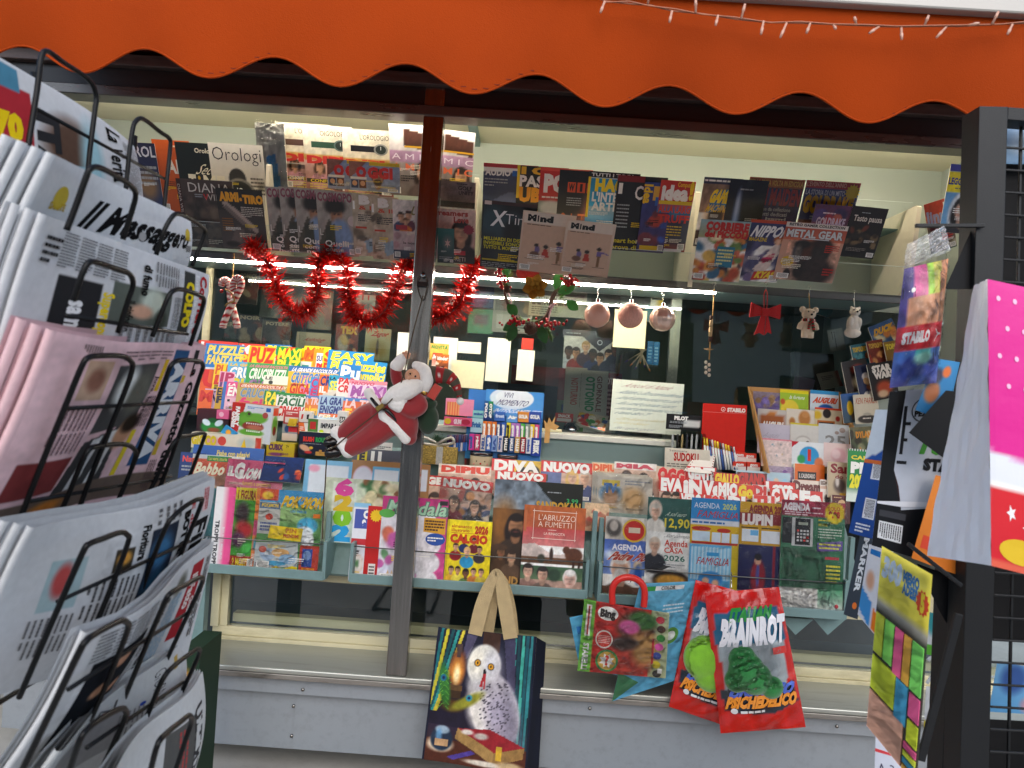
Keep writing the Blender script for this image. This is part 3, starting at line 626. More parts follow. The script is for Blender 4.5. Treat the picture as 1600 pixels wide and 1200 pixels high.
# ------------------------------------------------------------------ house across the street, seen mirrored in the window glass
B_ = empty('house', (0, -15.5, 0)); tag(B_, 'plain two storey house across the street, mirrored in the window glass', 'house')
mw = mat('street_render', 'cac6bc', rough=0.9, noise=0.08, nscale=2, dirt=0.4, dscale=1.5, dcol='6a665c')
boxpart('wall', (-16, -6, 0), (18, 0, 4.3), mw, B_); boxpart('roof', (-16.4, -6.4, 4.301), (18.4, 0.5, 4.55), mat('roof_tile_brown', '6a4434', rough=0.85, noise=0.2), B_)
for k in range(9):
    for z in (0.95, 2.75):
        x = -14.4 + 3.6 * k; w = boxpart('window', (x - .6, .001, z), (x + .6, .06, z + 1.15), mat('shutter_green', '3c4a40', rough=0.6), B_)
        boxpart('pane', (x - .5, .061, z + .08), (x + .5, .07, z + 1.07), mat('dark_pane', '1a1f24', rough=0.08), w)

# ================================================================== magazines on the overhead shelves (leaning forward behind acrylic)
GU, GL_ = 'magazines standing on the upper tier of the overhead shelf', 'magazines standing on the lower tier of the overhead shelf'
_u = [0]
def up_(label, x, y, w, h, ops, Y=None, **k):
    _u[0] += 1; kw = dict(lean=-27, t=0.003, group=GU); kw.update(k)
    return item('magazine', label, 'magazine', x, y, w, h, (0.150 if Y is None else Y) - 0.0032 * _u[0], ops, **kw)
def lo_(label, x, y, w, h, ops, Y=None, **k):
    _u[0] += 1; kw = dict(lean=-29, t=0.003, group=GL_); kw.update(k)
    return item('magazine', label, 'magazine', x, y, w, h, (0.098 if Y is None else Y) - 0.0032 * _u[0], ops, **kw)
SK = 'd9a684'
# --- first bay
up_('dark blue magazine edge half hidden behind the orange cover', 190, 221, 52, 112, [GR('1a1c3a', '2c3a66'), E(.6, .6, .3, .2, '8a6a4a', .4), T('ROL', .35, .05, .98, .19, 'c9c9d4', 1), LN(.3, .3, .95, .6, 4, 'a')])
up_('plain orange annual magazine with white letters', 236, 217, 60, 115, [GR('cf5a16', 'b04a12'), T('ANN', .3, .27, 1.1, .44, 'e8e0d4', 2), LN(.5, .06, .9, .10, 1, 'c')])
up_('black green watch magazine with large white and gold letters', 272, 221, 76, 115, [GR('0e1714', '0a0f0e'), T('Orologi', .4, .07, .8, .13, 'c', 1), T('Second', .35, .28, 1.0, .42, 'c', 0, .3), T('T', .2, .44, .36, .66, 'c', 2), T('i', .40, .44, .46, .66, 'i', 2), T('ME', .52, .44, .98, .66, 'c', 2)])
up_('white watch magazine with a huge wristwatch dial', 324, 222, 87, 118, [GR('efe9dc', 'd8d2c6'), E(.48, .46, .16, .14, '2c2e34', .05), E(.5, .74, .33, .29, '8a8782', .03), E(.5, .74, .29, .255, '2a2c2f', .03), E(.5, .74, .245, .21, '1d2023', .06),
    T('Orologi', .06, .05, .95, .22, 'k', -1), LN(.72, .42, .97, .72, 6, '6a665e'), T('12', .45, .58, .56, .64, 'w'), T('1', .62, .60, .65, .65, 'a'), T('2', .69, .69, .73, .74, 'a'), T('10', .27, .68, .34, .73, 'a'), T('3', .71, .80, .74, .85, 'a'), BX(.49, .62, .505, .75, 'w'), VPOLY([(.5, .745), (.66, .66), (.67, .675), (.51, .765)], 'w'), VPOLY([(.5, .745), (.36, .68), (.355, .695), (.49, .765)], 'w')], res=70)
lo_('brown hunting magazine with white serif title', 274, 278, 90, 108, [GR('4a3a34', '2e2622'), NZ(.6, 10, 0, .25, 1, 1), BL(.1, .4, .9, 1, 16, ['5a4a3e', '3a2c28', '6a5848'], .12, 3), BX(0, 0, .075, 1, '3a1c18'), T('DIANA', .2, .05, .95, .18, 'd8d2c8', 0), T('WILDE', .45, .2, .95, .29, 'c8c0b4', 0), VPOLY([(.45, .2), (.5, .29), (.54, .2), (.52, .2), (.5, .26), (.47, .2)], 'r'), LN(.3, .2, .44, .26, 2, 'a'), T('DIANA WILDE', .015, .08, .06, .6, 'c9b8b0', 0, vert=1)])
lo_('dark shooting magazine with yellow title and silver pistol', 336, 293, 74, 94, [GR('1b1714', '362f2c'), GR('362f2c', '4a4342', 0, .35, 1, 1), PG([(.10, .24), (.2, .2), (.85, .66), (.8, .74)], 'a8978c'), PG([(.12, .3), (.2, .27), (.7, .66), (.66, .7)], '6f625c'), PG([(.36, .6), (.52, .68), (.38, .98), (.18, .92)], '5a504c'), E(.24, .93, .16, .05, '221c1a', .2),
    T('ARMI', .06, .07, .48, .2, 'e8a417', 3), T('TIRO', .56, .1, 1.0, .22, 'e8a417', 3), T('e', .49, .12, .55, .19, 'e8a417', 2), LN(.5, .28, .97, .46, 6, 'c8c0b4', .4), LN(.06, .48, .3, .72, 6, '8a5a20', .4)])
# --- second bay
b = item('plastic_bag', 'clear plastic bag holding a blue sheet beside white watch cards', 'bag', 398, 191, 46, 104, 0.115, [GR('b8b8b0', 'a8b0b4'), PG([(.3, .5), (.62, .45), (.78, .98), (.5, 1)], '2f80c0'), PG([(.1, .1), (.6, .2), (.5, .3)], 'd8d8d4'), NZ(.25, 6)], lean=-24, t=0.006, sleeve=M_FILM2)
def watchcard(label, x, y, w, flip=0, strap='5a4038', dial='8a8a86'):
    ops = [GR('dcd5c2', 'd2cab6', 0, 0, 1, .42), NZ(.06, 20, 0, 0, 1, .42), GR('c9a25c', 'b8863a', 0, .42, 1, .52), GR('cfa9a0', '8e5a50', 0, .52, 1, 1), HU(.3, .62, .085, SK, '3a2416', 'c98f9c', long=1), HU(.7, .60, .09, SK, '5a4232', '14161c'), BX(0.02, .8, .98, .86, '3a3020'),
           BX(.16, .24, .66, .33, strap), T("L'OROLOGIO" if not flip else 'OIGOLORO', .35, .08, .92, .15, '3a3630', 0), T('DIPIÙ', .05, .46, .95, .56, 'c0302c', 3), LN(.08, .87, .92, .98, 3, 'd8c060', .5), T('CONFESSIONE', .1, .81, .9, .855, 'e8cc30', 1), VE(.76, .285, .14, .085, dial), VE(.76, .285, .105, .065, '26302c'), BX(.755, .24, .765, .29, 'w')]
    return up_(label, x, y, w, 104, ops, Y=0.175)
watchcard('white watch card over gossip magazine beside clear bag, brown strap', 430, 190, 86)
watchcard('white watch card over gossip magazine, green dial, middle of three', 472, 194, 78, 1, '2c4a3a', '5a6a66')
watchcard('white watch card over gossip magazine, black strap, beside steel post', 534, 200, 80, 0, '1c1c20')
def oggi(label, x, y, w):
    return up_(label, x, y, w, 46, [GR('7d8fb4', '9aa6c4'), PG([(0, 0), (.35, 0), (0, .6)], '8a5a50'), HU(.56, .52, .26, 'cc9a78', '4a3626', '8a93b0', beard=1), BX(.4, 0, 1, .12, 'e0c020'), T('O', .13, .2, .34, .52, 'd02a2a', 3), T('GGI', .36, .2, .86, .52, 'd02a2a', 3), BX(.02, .52, .34, .6, 'w'), BX(.03, .62, .17, .9, '30406a'), BX(.19, .62, .33, .9, '6a4030'), VE(.1, .74, .05, .09, SK), VE(.26, .74, .05, .09, SK)], Y=0.150)
oggi('gossip weekly with red round title, half hidden copy', 510, 248, 80); oggi('gossip weekly with red round title and bearded man, front copy', 545, 251, 80)
AM = lambda: [GR('d8d4d0', 'cfc8c8', 0, 0, 1, .36), PG([(.33, .05), (1, .14), (1, .36), (.33, .30)], '4a2c22'), GR('b890b0', 'a884a4', 0, .36, 1, .52), GR('9a928e', '6f6260', 0, .52, 1, 1), HU(.75, .66, .13, SK, '2a1a16', '5a4a48', long=1), BX(.33, .29, 1, .315, 'd0a020'), T('A M I C', .05, .40, 1.0, .48, 'e8dce8', 0), T('A M I C', .05, .54, 1.0, .63, 'e87048', 1), LN(.25, .7, .6, .8, 3, 'd')]
up_('fashion magazine topped by white and brown gift box, behind post', 608, 192, 72, 112, AM(), Y=0.150, bend=-0.01)
up_('fashion magazine topped by white and brown gift box, beside divider', 672, 199, 72, 108, AM(), Y=0.160, tilt=3, bend=-0.01)
for i, (x, y) in enumerate(((414, 291), (435, 291), (459, 293), (493, 297))):
    lo_('grey fashion magazine with curly-haired man, ' + ('leftmost of four copies', 'second of four copies', 'third of four copies', 'frontmost of four copies')[i], x, y, 64, 101,
        [GR('a8a198', '88827a'), PG([(0, .8), (.3, .4), (.5, 1), (0, 1)], '4a4438'), E(.45, .22, .26, .13, '1c1512', .25), E(.48, .36, .15, .15, 'a87858', .12), E(.55, .75, .3, .34, '7a93b8', .12), PG([(.2, .55), (.42, .5), (.4, 1), (.1, 1)], '3a3a30'), E(.45, .26, .2, .07, '1c1512', .3), E(.43, .35, .03, .012, '2a1812', .4), E(.53, .35, .03, .012, '2a1812', .4), NZ(.15, 14),
         T('COSMOPOL', .03, .03, .98, .15, '8a4858', 2), VE(.87, .44, .12, .08, 'c8b8b4'), T('Quelli', .15, .76, .75, .85, 'e8e4dc', 1), T('come', .15, .87, .62, .93, 'e8e4dc', 1), T('noi', .2, .95, .5, 1.0, 'e8e4dc', 1), T('L', .04, .58, .12, .68, 'd8d4cc', 0)])
for i, (x, y) in enumerate(((549, 301), (579, 306))):
    lo_('beige interiors magazine with big white letter, ' + ('left copy of two', 'right copy of two')[i], x, y, 44, 98, [GR('c0b096', 'b0a08c'), BL(.1, .3, .9, 1, 14, ['b8a890', '6a5e52', 'c8bca8', '7a6a58'], .2, 4 + i), T('B', .25, .04, .65, .16, 'e8e4dc', 3), T('& IN', .25, .19, 1.0, .25, 'c84a2a', 1), LN(.2, .32, .95, .44, 4, 'd'), BX(.1, .52, .5, .55, 'c03a20'), BX(.03, .12, .1, .25, 'w'), PG([(.4, .75), (.9, .65), (1, .85), (.5, .95)], '8fa8b8')])
lo_('white magazine with three small people and gold script title', 613, 311, 46, 92, [GR('e4dcd4', 'd8c8c8'), HU(.28, .28, .07, SK, '3a2a20', '2c3a60'), HU(.55, .25, .07, SK, '2a1c18', '5a2a40'), HU(.45, .36, .06, SK, '6a4a30', 'c86a20'), GR('cbb4b4', 'b8a0a4', 0, .52, 1, .84), E(.15, .6, .12, .06, 'b08a90'), E(.1, .76, .12, .06, 'b08a90'), GR('3a4458', '2c3444', 0, .84, 1, 1), T('Us', .6, .1, .98, .24, '8a7a4a', 1, .3), BX(.1, .42, .5, .5, 'a82a38'), T('la nostra', .35, .7, .95, .74, '4a3a3a', 1)])
lo_('pale magazine edge squeezed behind the steel post', 648, 312, 40, 90, [GR('d4c4c4', '9a8a90'), LN(.1, .1, .9, .3, 3, '7a2a38'), E(.5, .6, .3, .2, '8a6a60', .3)])
lo_('pink magazine with dark-haired woman and red serif title', 684, 325, 60, 84, [GR('d8b8ac', 'b08a80'), HU(.62, .42, .19, 'c89a7c', '241614', '2c2428', long=1), GR('2a2626', '1c1a1c', 0, .78, .45, 1), T('reamers', .02, .03, .8, .12, 'a83a30', 2), T('Love', .42, .14, .82, .24, 'a83a30', 2), STAR(.82, .36, .16, .1, '8a2438', 12), BX(.42, .76, .75, .84, 'a02430'), T('PRETI', .4, .88, .75, .96, 'b8b0ac', 0)])
lo_('teal booklet standing before the pink magazine beside post', 684, 356, 26, 54, [GR('2a6a66', '3a4448'), E(.6, .4, .3, .2, '5a6a6a', .3), STAR(.6, .42, .2, .14, 'c8a8a0', 6, .4), LN(.1, .8, .9, .9, 2, 'a')])
item('sachet', 'pinkish plastic sachet clipped before the fashion magazine beside post', 'sachet', 689, 281, 55, 46, 0.062, [GR('b89a94', '8a6a66', 0, 0, 1, .7), GR('2c2426', '4a3a38', 0, .68, 1, .9), NZ(.2, 8), LN(.45, .06, .9, .11, 1, '3a2a28'), T('GOLF', .5, .16, .9, .28, '3a2a28', 1), T('UNITY', .52, .32, .95, .44, '3a2a28', 1)], lean=-27, sleeve=M_FILM2, tilt=1)
# --- third bay
CB = 118
up_('dark blue hi-fi magazine at the end of the computer row', 756, 254, 86, CB, [GR('39405e', '2a3450', 0, .1, 1, .5), PG([(0, .55), (.5, .35), (1, .5), (1, .55)], '5a6484'), GR('0d0f16', '14161c', 0, .5, 1, 1), PG([(.6, .3), (.95, .05), (1, .08), (.7, .33)], '1c2030'), RB(.2, .6, .9, .95, '6a5238'), RB(.25, .64, .85, .9, '2c241c'), BX(0, 0, 1, .05, 'b02830'), T('AUDIO', .03, .07, .5, .15, 'w', 2), BX(.53, .08, .66, .15, '2060b0'), LN(.03, .18, .45, .30, 3, 'a', .4)])
up_('black computer magazine with white and yellow capitals', 809, 258, 80, CB, [GR('14120e', '0e0c0a'), E(.6, .5, .4, .12, '3a2a1c', .4), T('I O', .08, .02, .62, .1, 'e8b020', 3), T('PASSW', .05, .13, .98, .26, 'w', 2), T('UBUN', .05, .29, .98, .45, 'f0a418', 3), BX(0, 0, .055, .42, 'e8c818'), T('Diecimila app', .02, .55, .9, .62, 'f09020', 1), LN(.02, .66, .7, .72, 2, 'e08a20'), E(.1, .8, .05, .03, 'c84a20')])
up_('red computer magazine with two large white letters', 845, 261, 82, CB, [GR('c8281e', 'a82018', 0, 0, 1, .45), GR('7a8a80', '5a6258', 0, .42, 1, 1), E(.25, .52, .22, .1, 'b8b8b4', .2), BX(0, 0, 1, .04, 'd84838'), T('PC', .08, .10, .5, .30, 'w', 3), LN(.06, .36, .6, .4, 1, 'w'), T('H', .5, .72, .62, .82, 'w', 2)])
up_('black technology magazine with boxed orange letters', 875, 265, 84, CB, [GR('100d0d', '1c1412'), E(.75, .5, .25, .3, 'a05a50', .3), E(.6, .75, .3, .2, 'b06a58', .5), E(.8, .5, .1, .24, 'c88a7c', .4), BX(.17, .15, .32, .28, 'c8481c'), BX(.35, .15, .5, .28, 'c8481c'), BX(.53, .15, .68, .28, 'c8481c'), T('W', .19, .17, .3, .26, 'k', 2), T('I', .4, .17, .45, .26, 'k', 2), T('R', .55, .17, .66, .26, 'k', 2), LN(.17, .34, .45, .46, 4, 'a', .4), T('OLTR', .02, .55, .75, .85, 'd06a28', -1)])
up_('cyan hacking magazine with yellow capitals', 921, 267, 80, CB, [GR('1c8ab8', '2aa0c8', 0, .08, 1, .5), GR('a8c8d0', '3a90c0', 0, .45, 1, .7), GR('6aa0c0', 'a88a58', 0, .7, 1, 1), E(.5, .85, .5, .14, 'd8b848', .2), E(.5, .87, .35, .1, '98a0a4', .2), BX(0, 0, 1, .075, '14181c'), T('TUTTI I TOOL', .05, .02, .9, .06, 'w', 1), T('HACK', .14, .1, .95, .24, 'f4d820', 3), T('L\'INTELLIG', .1, .27, .95, .38, 'w', 2), T('ARTIFICI', .1, .4, .95, .5, 'w', 2), BX(0, .07, .05, .6, 'e8c820')])
up_('black magazine with white title and red at sign', 966, 273, 78, CB, [GR('17181e', '0c0e14'), E(.8, .5, .25, .2, '3a4450', .4), NZ(.3, 8, .4, .3, 1, 1), BX(0, 0, .55, .08, '7a1418'), T('CI', .38, .13, .6, .3, 'w', 1), T('@', .66, .15, .86, .31, 'd02a38', 2), LN(.05, .36, .3, .7, 7, 'a', .35), T('mart home', .02, .83, .7, .89, 'd8c820', 1), T('prova di priv', .02, .92, .85, .98, 'd8c820', 1), BX(.04, .1, .12, .24, 'w')])
up_('small blue computer booklet tucked behind the idea magazine', 1008, 284, 44, CB - 8, [GR('283a7c', '3a2c5c'), BL(.1, .3, .9, 1, 10, ['6a2c3a', '2c4a9a', '8a94a8', 'a83a2c'], .25, 9), T('Idea', .02, .03, .3, .3, 'e8c020', 2, vert=1), BX(.35, .05, .95, .25, 'e0b040'), BX(.45, .2, .85, .32, '2a60b0'), BX(.1, .9, .9, .97, 'e0c020')])
up_('red and blue computer magazine with exclamation mark title', 1033, 280, 54, CB - 6, [GR('c42c20', 'b82a1e', 0, 0, 1, .3), GR('3a8ab0', '2c6a9a', 0, .3, 1, .46), GR('26304e', '1c2438', 0, .46, 1, .86), GR('a84a30', '8a3420', 0, .86, 1, 1), T('Computer', .5, .02, .95, .08, 'f0c820', 1), T('idea', .06, .08, .84, .26, 'w', 3), T('!', .86, .03, .98, .24, 'f0c818', 3), BX(.02, .28, .98, .33, 'd8b820'), T('ALLA LARG', .03, .35, .97, .44, 'c8402c', 2), T('TRUFF', .05, .48, .98, .58, 'c03028', 2), LN(.05, .62, .8, .82, 5, 'c8b030', .4), BX(.3, .96, .9, 1, 'd8d8d8')], bend=-0.008)
lo_('black technology magazine with white letter X title and hand', 757, 312, 84, 104, [GR('0d1216', '12181e'), E(.55, .4, .28, .22, '3c5a66', .35), E(.55, .42, .2, .18, '15181c', .3), E(.15, .3, .25, .25, '2c4650', .5), E(.45, .8, .3, .12, '2a3034', .4), BX(0, 0, 1, .05, '3a1c1c'), BX(.01, .005, .14, .06, 'd8c8c0'), T('X', .14, .14, .42, .36, 'e8ecec', 1, .1), T('Time', .42, .17, .98, .32, 'e8ecec', -1), T('MILLIARDI DI DISPOS', .04, .53, .9, .58, 'd8d020', 1), T('INVISIBILI SONO NA', .04, .595, .9, .645, 'd8d020', 1), T('TUTTO IL MONDO', .04, .66, .7, .71, 'd8d020', 1), BX(.03, .865, .85, .89, 'b0a020'), LN(.03, .91, .9, .99, 3, 'a', .4)], tilt=2)
MIND = lambda: [GR('d9c9b6', 'c8a892'), RB(.04, .2, .96, .97, 'cbac94'), RB(.04, .03, .96, .19, 'ddd0c0'), E(.34, .62, .05, .07, '6a5a8a', .1), E(.3, .7, .09, .05, '6a4a3a', .1), E(.32, .545, .04, .03, '241c1c', .1), PG([(.46, .6), (.54, .6), (.58, .74), (.43, .74)], 'b03a2c'), E(.5, .56, .05, .035, '241c1c', .1), PG([(.7, .53), (.8, .53), (.8, .62), (.7, .62)], '6a5a98'), PG([(.8, .53), (.95, .57), (.95, .585), (.8, .56)], '6a5a98'), PG([(.71, .62), (.79, .62), (.77, .82), (.73, .82)], '7a5a3c'), E(.74, .49, .05, .035, '241c1c', .1), T('M', .1, .06, .26, .15, 'k', 3), T('ı' if False else 'i', .28, .06, .31, .15, 'k', 3), T('nd', .33, .06, .58, .15, 'k', 3), LN(.1, .2, .9, .225, 1, '6a5a4a'), BX(.12, .775, .5, .783, '5a4a40'), BX(.65, .83, .9, .838, '5a4a40')]
lo_('beige psychology magazine with drawn figures beside the black one', 818, 328, 84, 94, MIND(), tilt=3, res=60)
lo_('beige psychology magazine with drawn figures at the row end', 886, 342, 78, 84, MIND(), tilt=3, res=60)
# --- fourth bay
up_('games magazine with yellow title and burning silhouette', 1101, 276, 60, 110, [GR('6e5a50', '9a7a66', 0, 0, 1, .5), E(.6, .55, .35, .2, 'd8a060', .5), E(.45, .55, .2, .25, '2a1c18', .15), GR('4a2c24', '2c1c1a', 0, .75, 1, 1), NZ(.3, 10), BX(0, 0, 1, .09, '2c3450'), LN(.03, .02, .97, .07, 1, 'w'), VPOLY([(.3, .2), (.98, .12), (.85, .42), (.2, .5)], '2a6a9a'), T('GAMES', .2, .18, .8, .34, 'e8c820', 3, .15), T('MACHINE', .15, .38, .7, .48, 'e0b818', 1, .15)])
up_('dark games magazine with blue flash behind the collector issue', 1142, 279, 60, 108, [GR('15182c', '0c0e18'), E(.3, .55, .08, .3, '5a7ab0', .6), E(.3, .4, .05, .2, 'a8b8d8', .6), GR('3a3a14', '2a2a10', 0, .62, 1, 1), LN(.3, .12, .9, .16, 1, 'a')])
up_('dark blue rock comic with red jagged title', 1172, 276, 86, 112, [GR('a84a1c', 'c0742c', 0, 0, 1, .13), GR('3c3a66', '46406c', 0, .13, 1, .62), GR('9a6a30', '6a4a28', 0, .62, .3, 1), GR('5a2c50', '2c1c34', .3, .6, 1, 1), BL(.3, .7, 1, 1, 10, ['a04a30', '2a2a50', 'c08a40'], .12, 5), T('PER LA PRIMA VOLTA IN EDICOLA', .02, .03, .98, .1, 'e8c050', 1), T('IRON MAIDEN', .02, .15, .98, .36, 'b03038', 2, o='201828', ob=3), T("L'edizione da collezione", .1, .40, .85, .45, 'd8d8e4', 1), T('dei fumetti dedicati', .05, .47, .8, .52, 'd8d8e4', 1), T("alla band", .1, .54, .8, .585, 'd8d8e4', 1), BX(.42, .6, .68, .66, 'e0c820'), T('IRON MAIDEN', .38, .7, .9, .8, 'c03a38', 2), BX(.03, .65, .25, .9, 'b08a48')], sleeve=M_FILM)
up_('blue comic collection issue with golden title', 1261, 281, 84, 108, [GR('b02a2c', 'c03030', 0, 0, 1, .1), GR('38407c', '4a5288', 0, .1, 1, .58), GR('7a4a40', '5a3a4a', 0, .58, 1, 1), E(.15, .75, .15, .12, 'b86a30', .3), T("L'EVENTO DELL'ANNO", .02, .02, .75, .08, 'e8b0a0', 1), T('LA STORIA DI UN MITO', .03, .13, .75, .2, 'd8d8e4', 1), T('GOLDRAKE', .03, .23, .95, .45, 'e8b828', 3), LN(.2, .5, .85, .57, 2, 'd8d8e4', .5), STAR(.88, .14, .14, .12, 'e0c020', 14)], sleeve=M_FILM)
up_('small purple comic standing before the blue collection issue', 1275, 318, 58, 70, [GR('5a3058', '7a3a50'), BL(0, .2, 1, 1, 20, ['8a4a80', '4a3a78', 'b05a50', 'a03048', '3a2a58'], .2, 8), E(.5, .85, .3, .25, 'b04a28', .3), T('GOLDRAKE', .12, .3, .9, .48, 'c8b8d0', 2), LN(.25, .16, .8, .22, 1, 'd8c8d8')], tilt=1)
up_('dark novel with white serif title at the row end', 1333, 321, 56, 82, [GR('241a1e', '1c1618', 0, 0, 1, .35), GR('1c1612', '14100e', 0, .35, 1, 1), BL(.1, .4, .95, .75, 22, ['3a2c20', '5a4630', '6a3020', '2a221c', '7a6444'], .1, 12), LN(.3, .1, .8, .13, 1, 'a'), T('Tasto pausa', .12, .17, .92, .28, 'e0d8cc', 1), LN(.15, .8, .7, .88, 3, '8a8078', .4)], tilt=2)
lo_('comic weekly with round red letters and crowded yellow drawings', 1096, 342, 78, 96, [GR('8fb0b8', 'a8a878', 0, 0, 1, .3), BL(0, .25, 1, 1, 60, ['c8803a', 'd8b058', '3a6a8a', 'b04a30', 'e0d0a8', '2c2c38', '6a8a4a', 'c86a50'], .12, 21), T('CORRIERE', .12, .04, .98, .16, 'c02a28', 3, o='e8d8c0'), T('dei PICCOLI', .12, .18, .98, .27, 'c02a28', 3, o='e8d8c0'), BX(.42, .42, .78, .76, '2a7a98'), LN(.45, .45, .75, .73, 5, 'd8d890', .5)])
lo_('manga magazine with slanting white title and running heroine', 1174, 342, 62, 98, [GR('2a3260', '3a3a68', 0, 0, 1, .4), BL(0, .4, 1, 1, 20, ['4a4a70', '6a5a80', '2a2a48', '8a8090'], .2, 14), PG([(.3, .8), (.75, .35), (.95, .4), (.6, .9)], 'd8c8c0'), PG([(.45, .62), (.8, .5), (.75, .62), (.5, .7)], 'c02a58'), E(.8, .3, .12, .07, 'b05a28', .2), E(.8, .34, .09, .05, 'dcb090', .1), BX(0, 0, 1, .05, 'b84020'), T('NIPPON', .06, .1, .98, .26, 'e8e8e8', 2, .12), T('MAGAZINE', .05, .28, .5, .34, 'd8b820', 1), VPOLY([(.35, .84), (1, .78), (1, .92), (.3, .98)], 'c03028'), T('KYASH', .38, .83, .98, .93, 'e8c830', 3, .1)])
lo_('peach games magazine with shadowy faces and white wide title', 1230, 346, 96, 92, [GR('b8543c', 'c86a4c', 0, .08, 1, .3), GR('d09a80', 'c8a48e', 0, .3, 1, 1), E(.35, .48, .14, .2, '2c2c34', .15), E(.52, .5, .16, .22, '5a3020', .2), E(.68, .46, .16, .2, '2a2420', .2), E(.62, .82, .34, .26, '2c201e', .2), E(.35, .36, .14, .06, '1a1614', .3), E(.66, .33, .17, .07, '2a1a14', .3), E(.3, .5, .05, .12, '6a6058', .5), E(.2, .88, .06, .08, '241c1c', .2), E(.38, .84, .08, .1, '1c1616', .2), NZ(.35, 16, .1, .28, .95, 1), BX(0, 0, 1, .07, 'd8d0c8'), T('RETRO GAMER COLLECTION', .05, .015, .95, .055, 'd', 2), T('METAL GEAR', .04, .12, .96, .24, 'd8dcdc', 2, o='7a2018'), BX(.3, .255, .75, .27, 'd8dcdc'), VE(.16, .67, .11, .09, 'd8b020'), LN(.72, .34, .95, .48, 4, 'c03020', .5), LN(.78, .74, .96, .88, 3, 'b02820', .6), LN(.09, .62, .23, .72, 4, 'd', .4)], res=70, tilt=1)
# --- end bay
item('magazine', 'tilted red comic monthly standing beside the end divider', 'magazine', 1443, 320, 40, 78, 0.12, [GR('b83c30', 'a8382c', 0, 0, 1, .25), GR('c86a48', '3a4a44', 0, .25, 1, 1), BL(0, .5, 1, 1, 12, ['6a5a48', '2c3430', 'b0a890'], .25, 31), T('linus', .05, .18, .95, .42, '9aa0cc', 2), BX(.1, .45, .95, .56, '5a1418'), BX(.7, .06, .98, .16, 'w'), LN(.5, .62, .9, .8, 4, 'c8302c', .6)], lean=-20, tilt=-22, group=GU)
item('magazine', 'blue book series volume with yellow band and dark-haired woman', 'magazine', 1486, 256, 62, 108, 0.02, [GR('5a9ad0', '7ab4e0'), RB(0, .1, 1, .4, 'e8d820'), E(.55, .72, .42, .36, 'd8e4ec', .05), HU(.5, .66, .17, 'dcb098', '14100f', '2a2a30', long=1), BX(0, 0, .38, .1, '3a3c9c'), T('LEGGO', .02, .2, .45, .29, '2a3a8c', 2), VE(.58, .24, .1, .08, 'e8e8e0'), T('M', .5, .17, .66, .3, '1c50b0', 3), T('EG', .72, .2, 1.0, .29, '2a3a8c', 2), LN(.2, .33, .9, .36, 1, '6a6a60')], lean=-10, tilt=1, group=GU)

# ================================================================== stepped display, left block: puzzle magazines
GP = 'puzzle magazines on the stepped rack'
_r = [0]
def pz(label, x, y, w, Y, bg, lines, h=52, bg2=None, extra=(), tilt=0, H=None, **k):
    """puzzle magazine: coloured cover with big stacked words"""
    _r[0] += 1; ops = [GR(bg, bg2 or bg), *extra]; v = .06
    for (txt, col, *r) in lines:
        hh = r[0] if r else .22; o = r[1] if len(r) > 1 else None; wd = r[2] if len(r) > 2 else .9
        ops.append(T(txt, .06, v, .06 + wd, v + hh, col, 2, 0.04, o=o)); v += hh + .05
    kw = dict(lean=9, t=0.003, group=GP); kw.update(k)
    return item('puzzle_magazine', label, 'magazine', x, y, w, h, Y - 0.0022 * (_r[0] % 7), ops, tilt=tilt, **kw)
YA1, YB1, YC1, YD1 = 0.475, 0.440, 0.405, 0.372
SMALLGRID = [BX(.55 + .12 * (i % 3), .72 + .08 * (i // 3), .63 + .12 * (i % 3), .775 + .08 * (i // 3), 'k') for i in (0, 4, 5, 8)]
pz('red puzzle magazine sticking up behind the blue one at the row start', 311, 531, 62, YA1, 'd8341c', [('L', 'w', .25, None, .2)])
pz('bright blue puzzle magazine with two-line yellow title, first in row', 322, 536, 62, YA1 - .004, '1c74c0', [('PUZZLE', 'f0d24a', .25), ('FANTAST', 'f0d24a', .25)], extra=[BX(0, .72, 1, .8, 'd8d8e0')])
pz('coral puzzle magazine with white top word behind a yellow one', 374, 536, 50, YA1, 'd83c30', [('Mono', 'w', .24), ('PUZ', 'f0c020', .25)])
pz('yellow puzzle magazine with giant red letters', 390, 540, 42, YA1 - .006, 'f0c818', [('PUZ', 'd03018', .42, 'e8a010'), ('facile', 'd06020', .12)])
pz('blue puzzle magazine with yellow and white letters', 415, 537, 42, YA1, '1c68b4', [('PUZ', 'f4d820', .3), ("d'Ama", 'd8dce8', .26)])
pz('green puzzle magazine with diagonal red ribbon', 433, 541, 40, YA1 - .004, '148a3c', [('MAXI', 'f0d020', .3), ('PUZ', 'f0d020', .3)], extra=[VPOLY([(0, .3), (.5, 0), (.75, 0), (0, .45)], 'd83018')])
pz('yellow puzzle magazine with orange letters and cut-out photograph', 457, 543, 36, YA1 - .004, 'f2cc14', [('PUZ', 'e06a10', .3)], extra=[BX(.4, .4, .9, 1, 'd8dcd8'), BX(.5, .5, .8, 1, '2a8a80')])
pz('plain yellow puzzle magazine with rust letters', 476, 540, 42, YA1, 'f4d614', [('Mille', 'c04a18', .36)])
pz('orange puzzle magazine with white rounded panel', 491, 545, 28, YA1 - .004, 'f09018', [], extra=[BX(.18, .12, .9, .75, 'w'), T('SUPER', .2, .2, .95, .36, '2a3a80', 2), T('PIU', .22, .45, .9, .7, 'd02020', 3)])
pz('narrow yellow puzzle magazine with red letters beside the long blue one', 506, 546, 26, YA1 - .003, 'f0cc10', [('SI', 'd03a10', .3), ('PIU', 'd03a10', .3)])
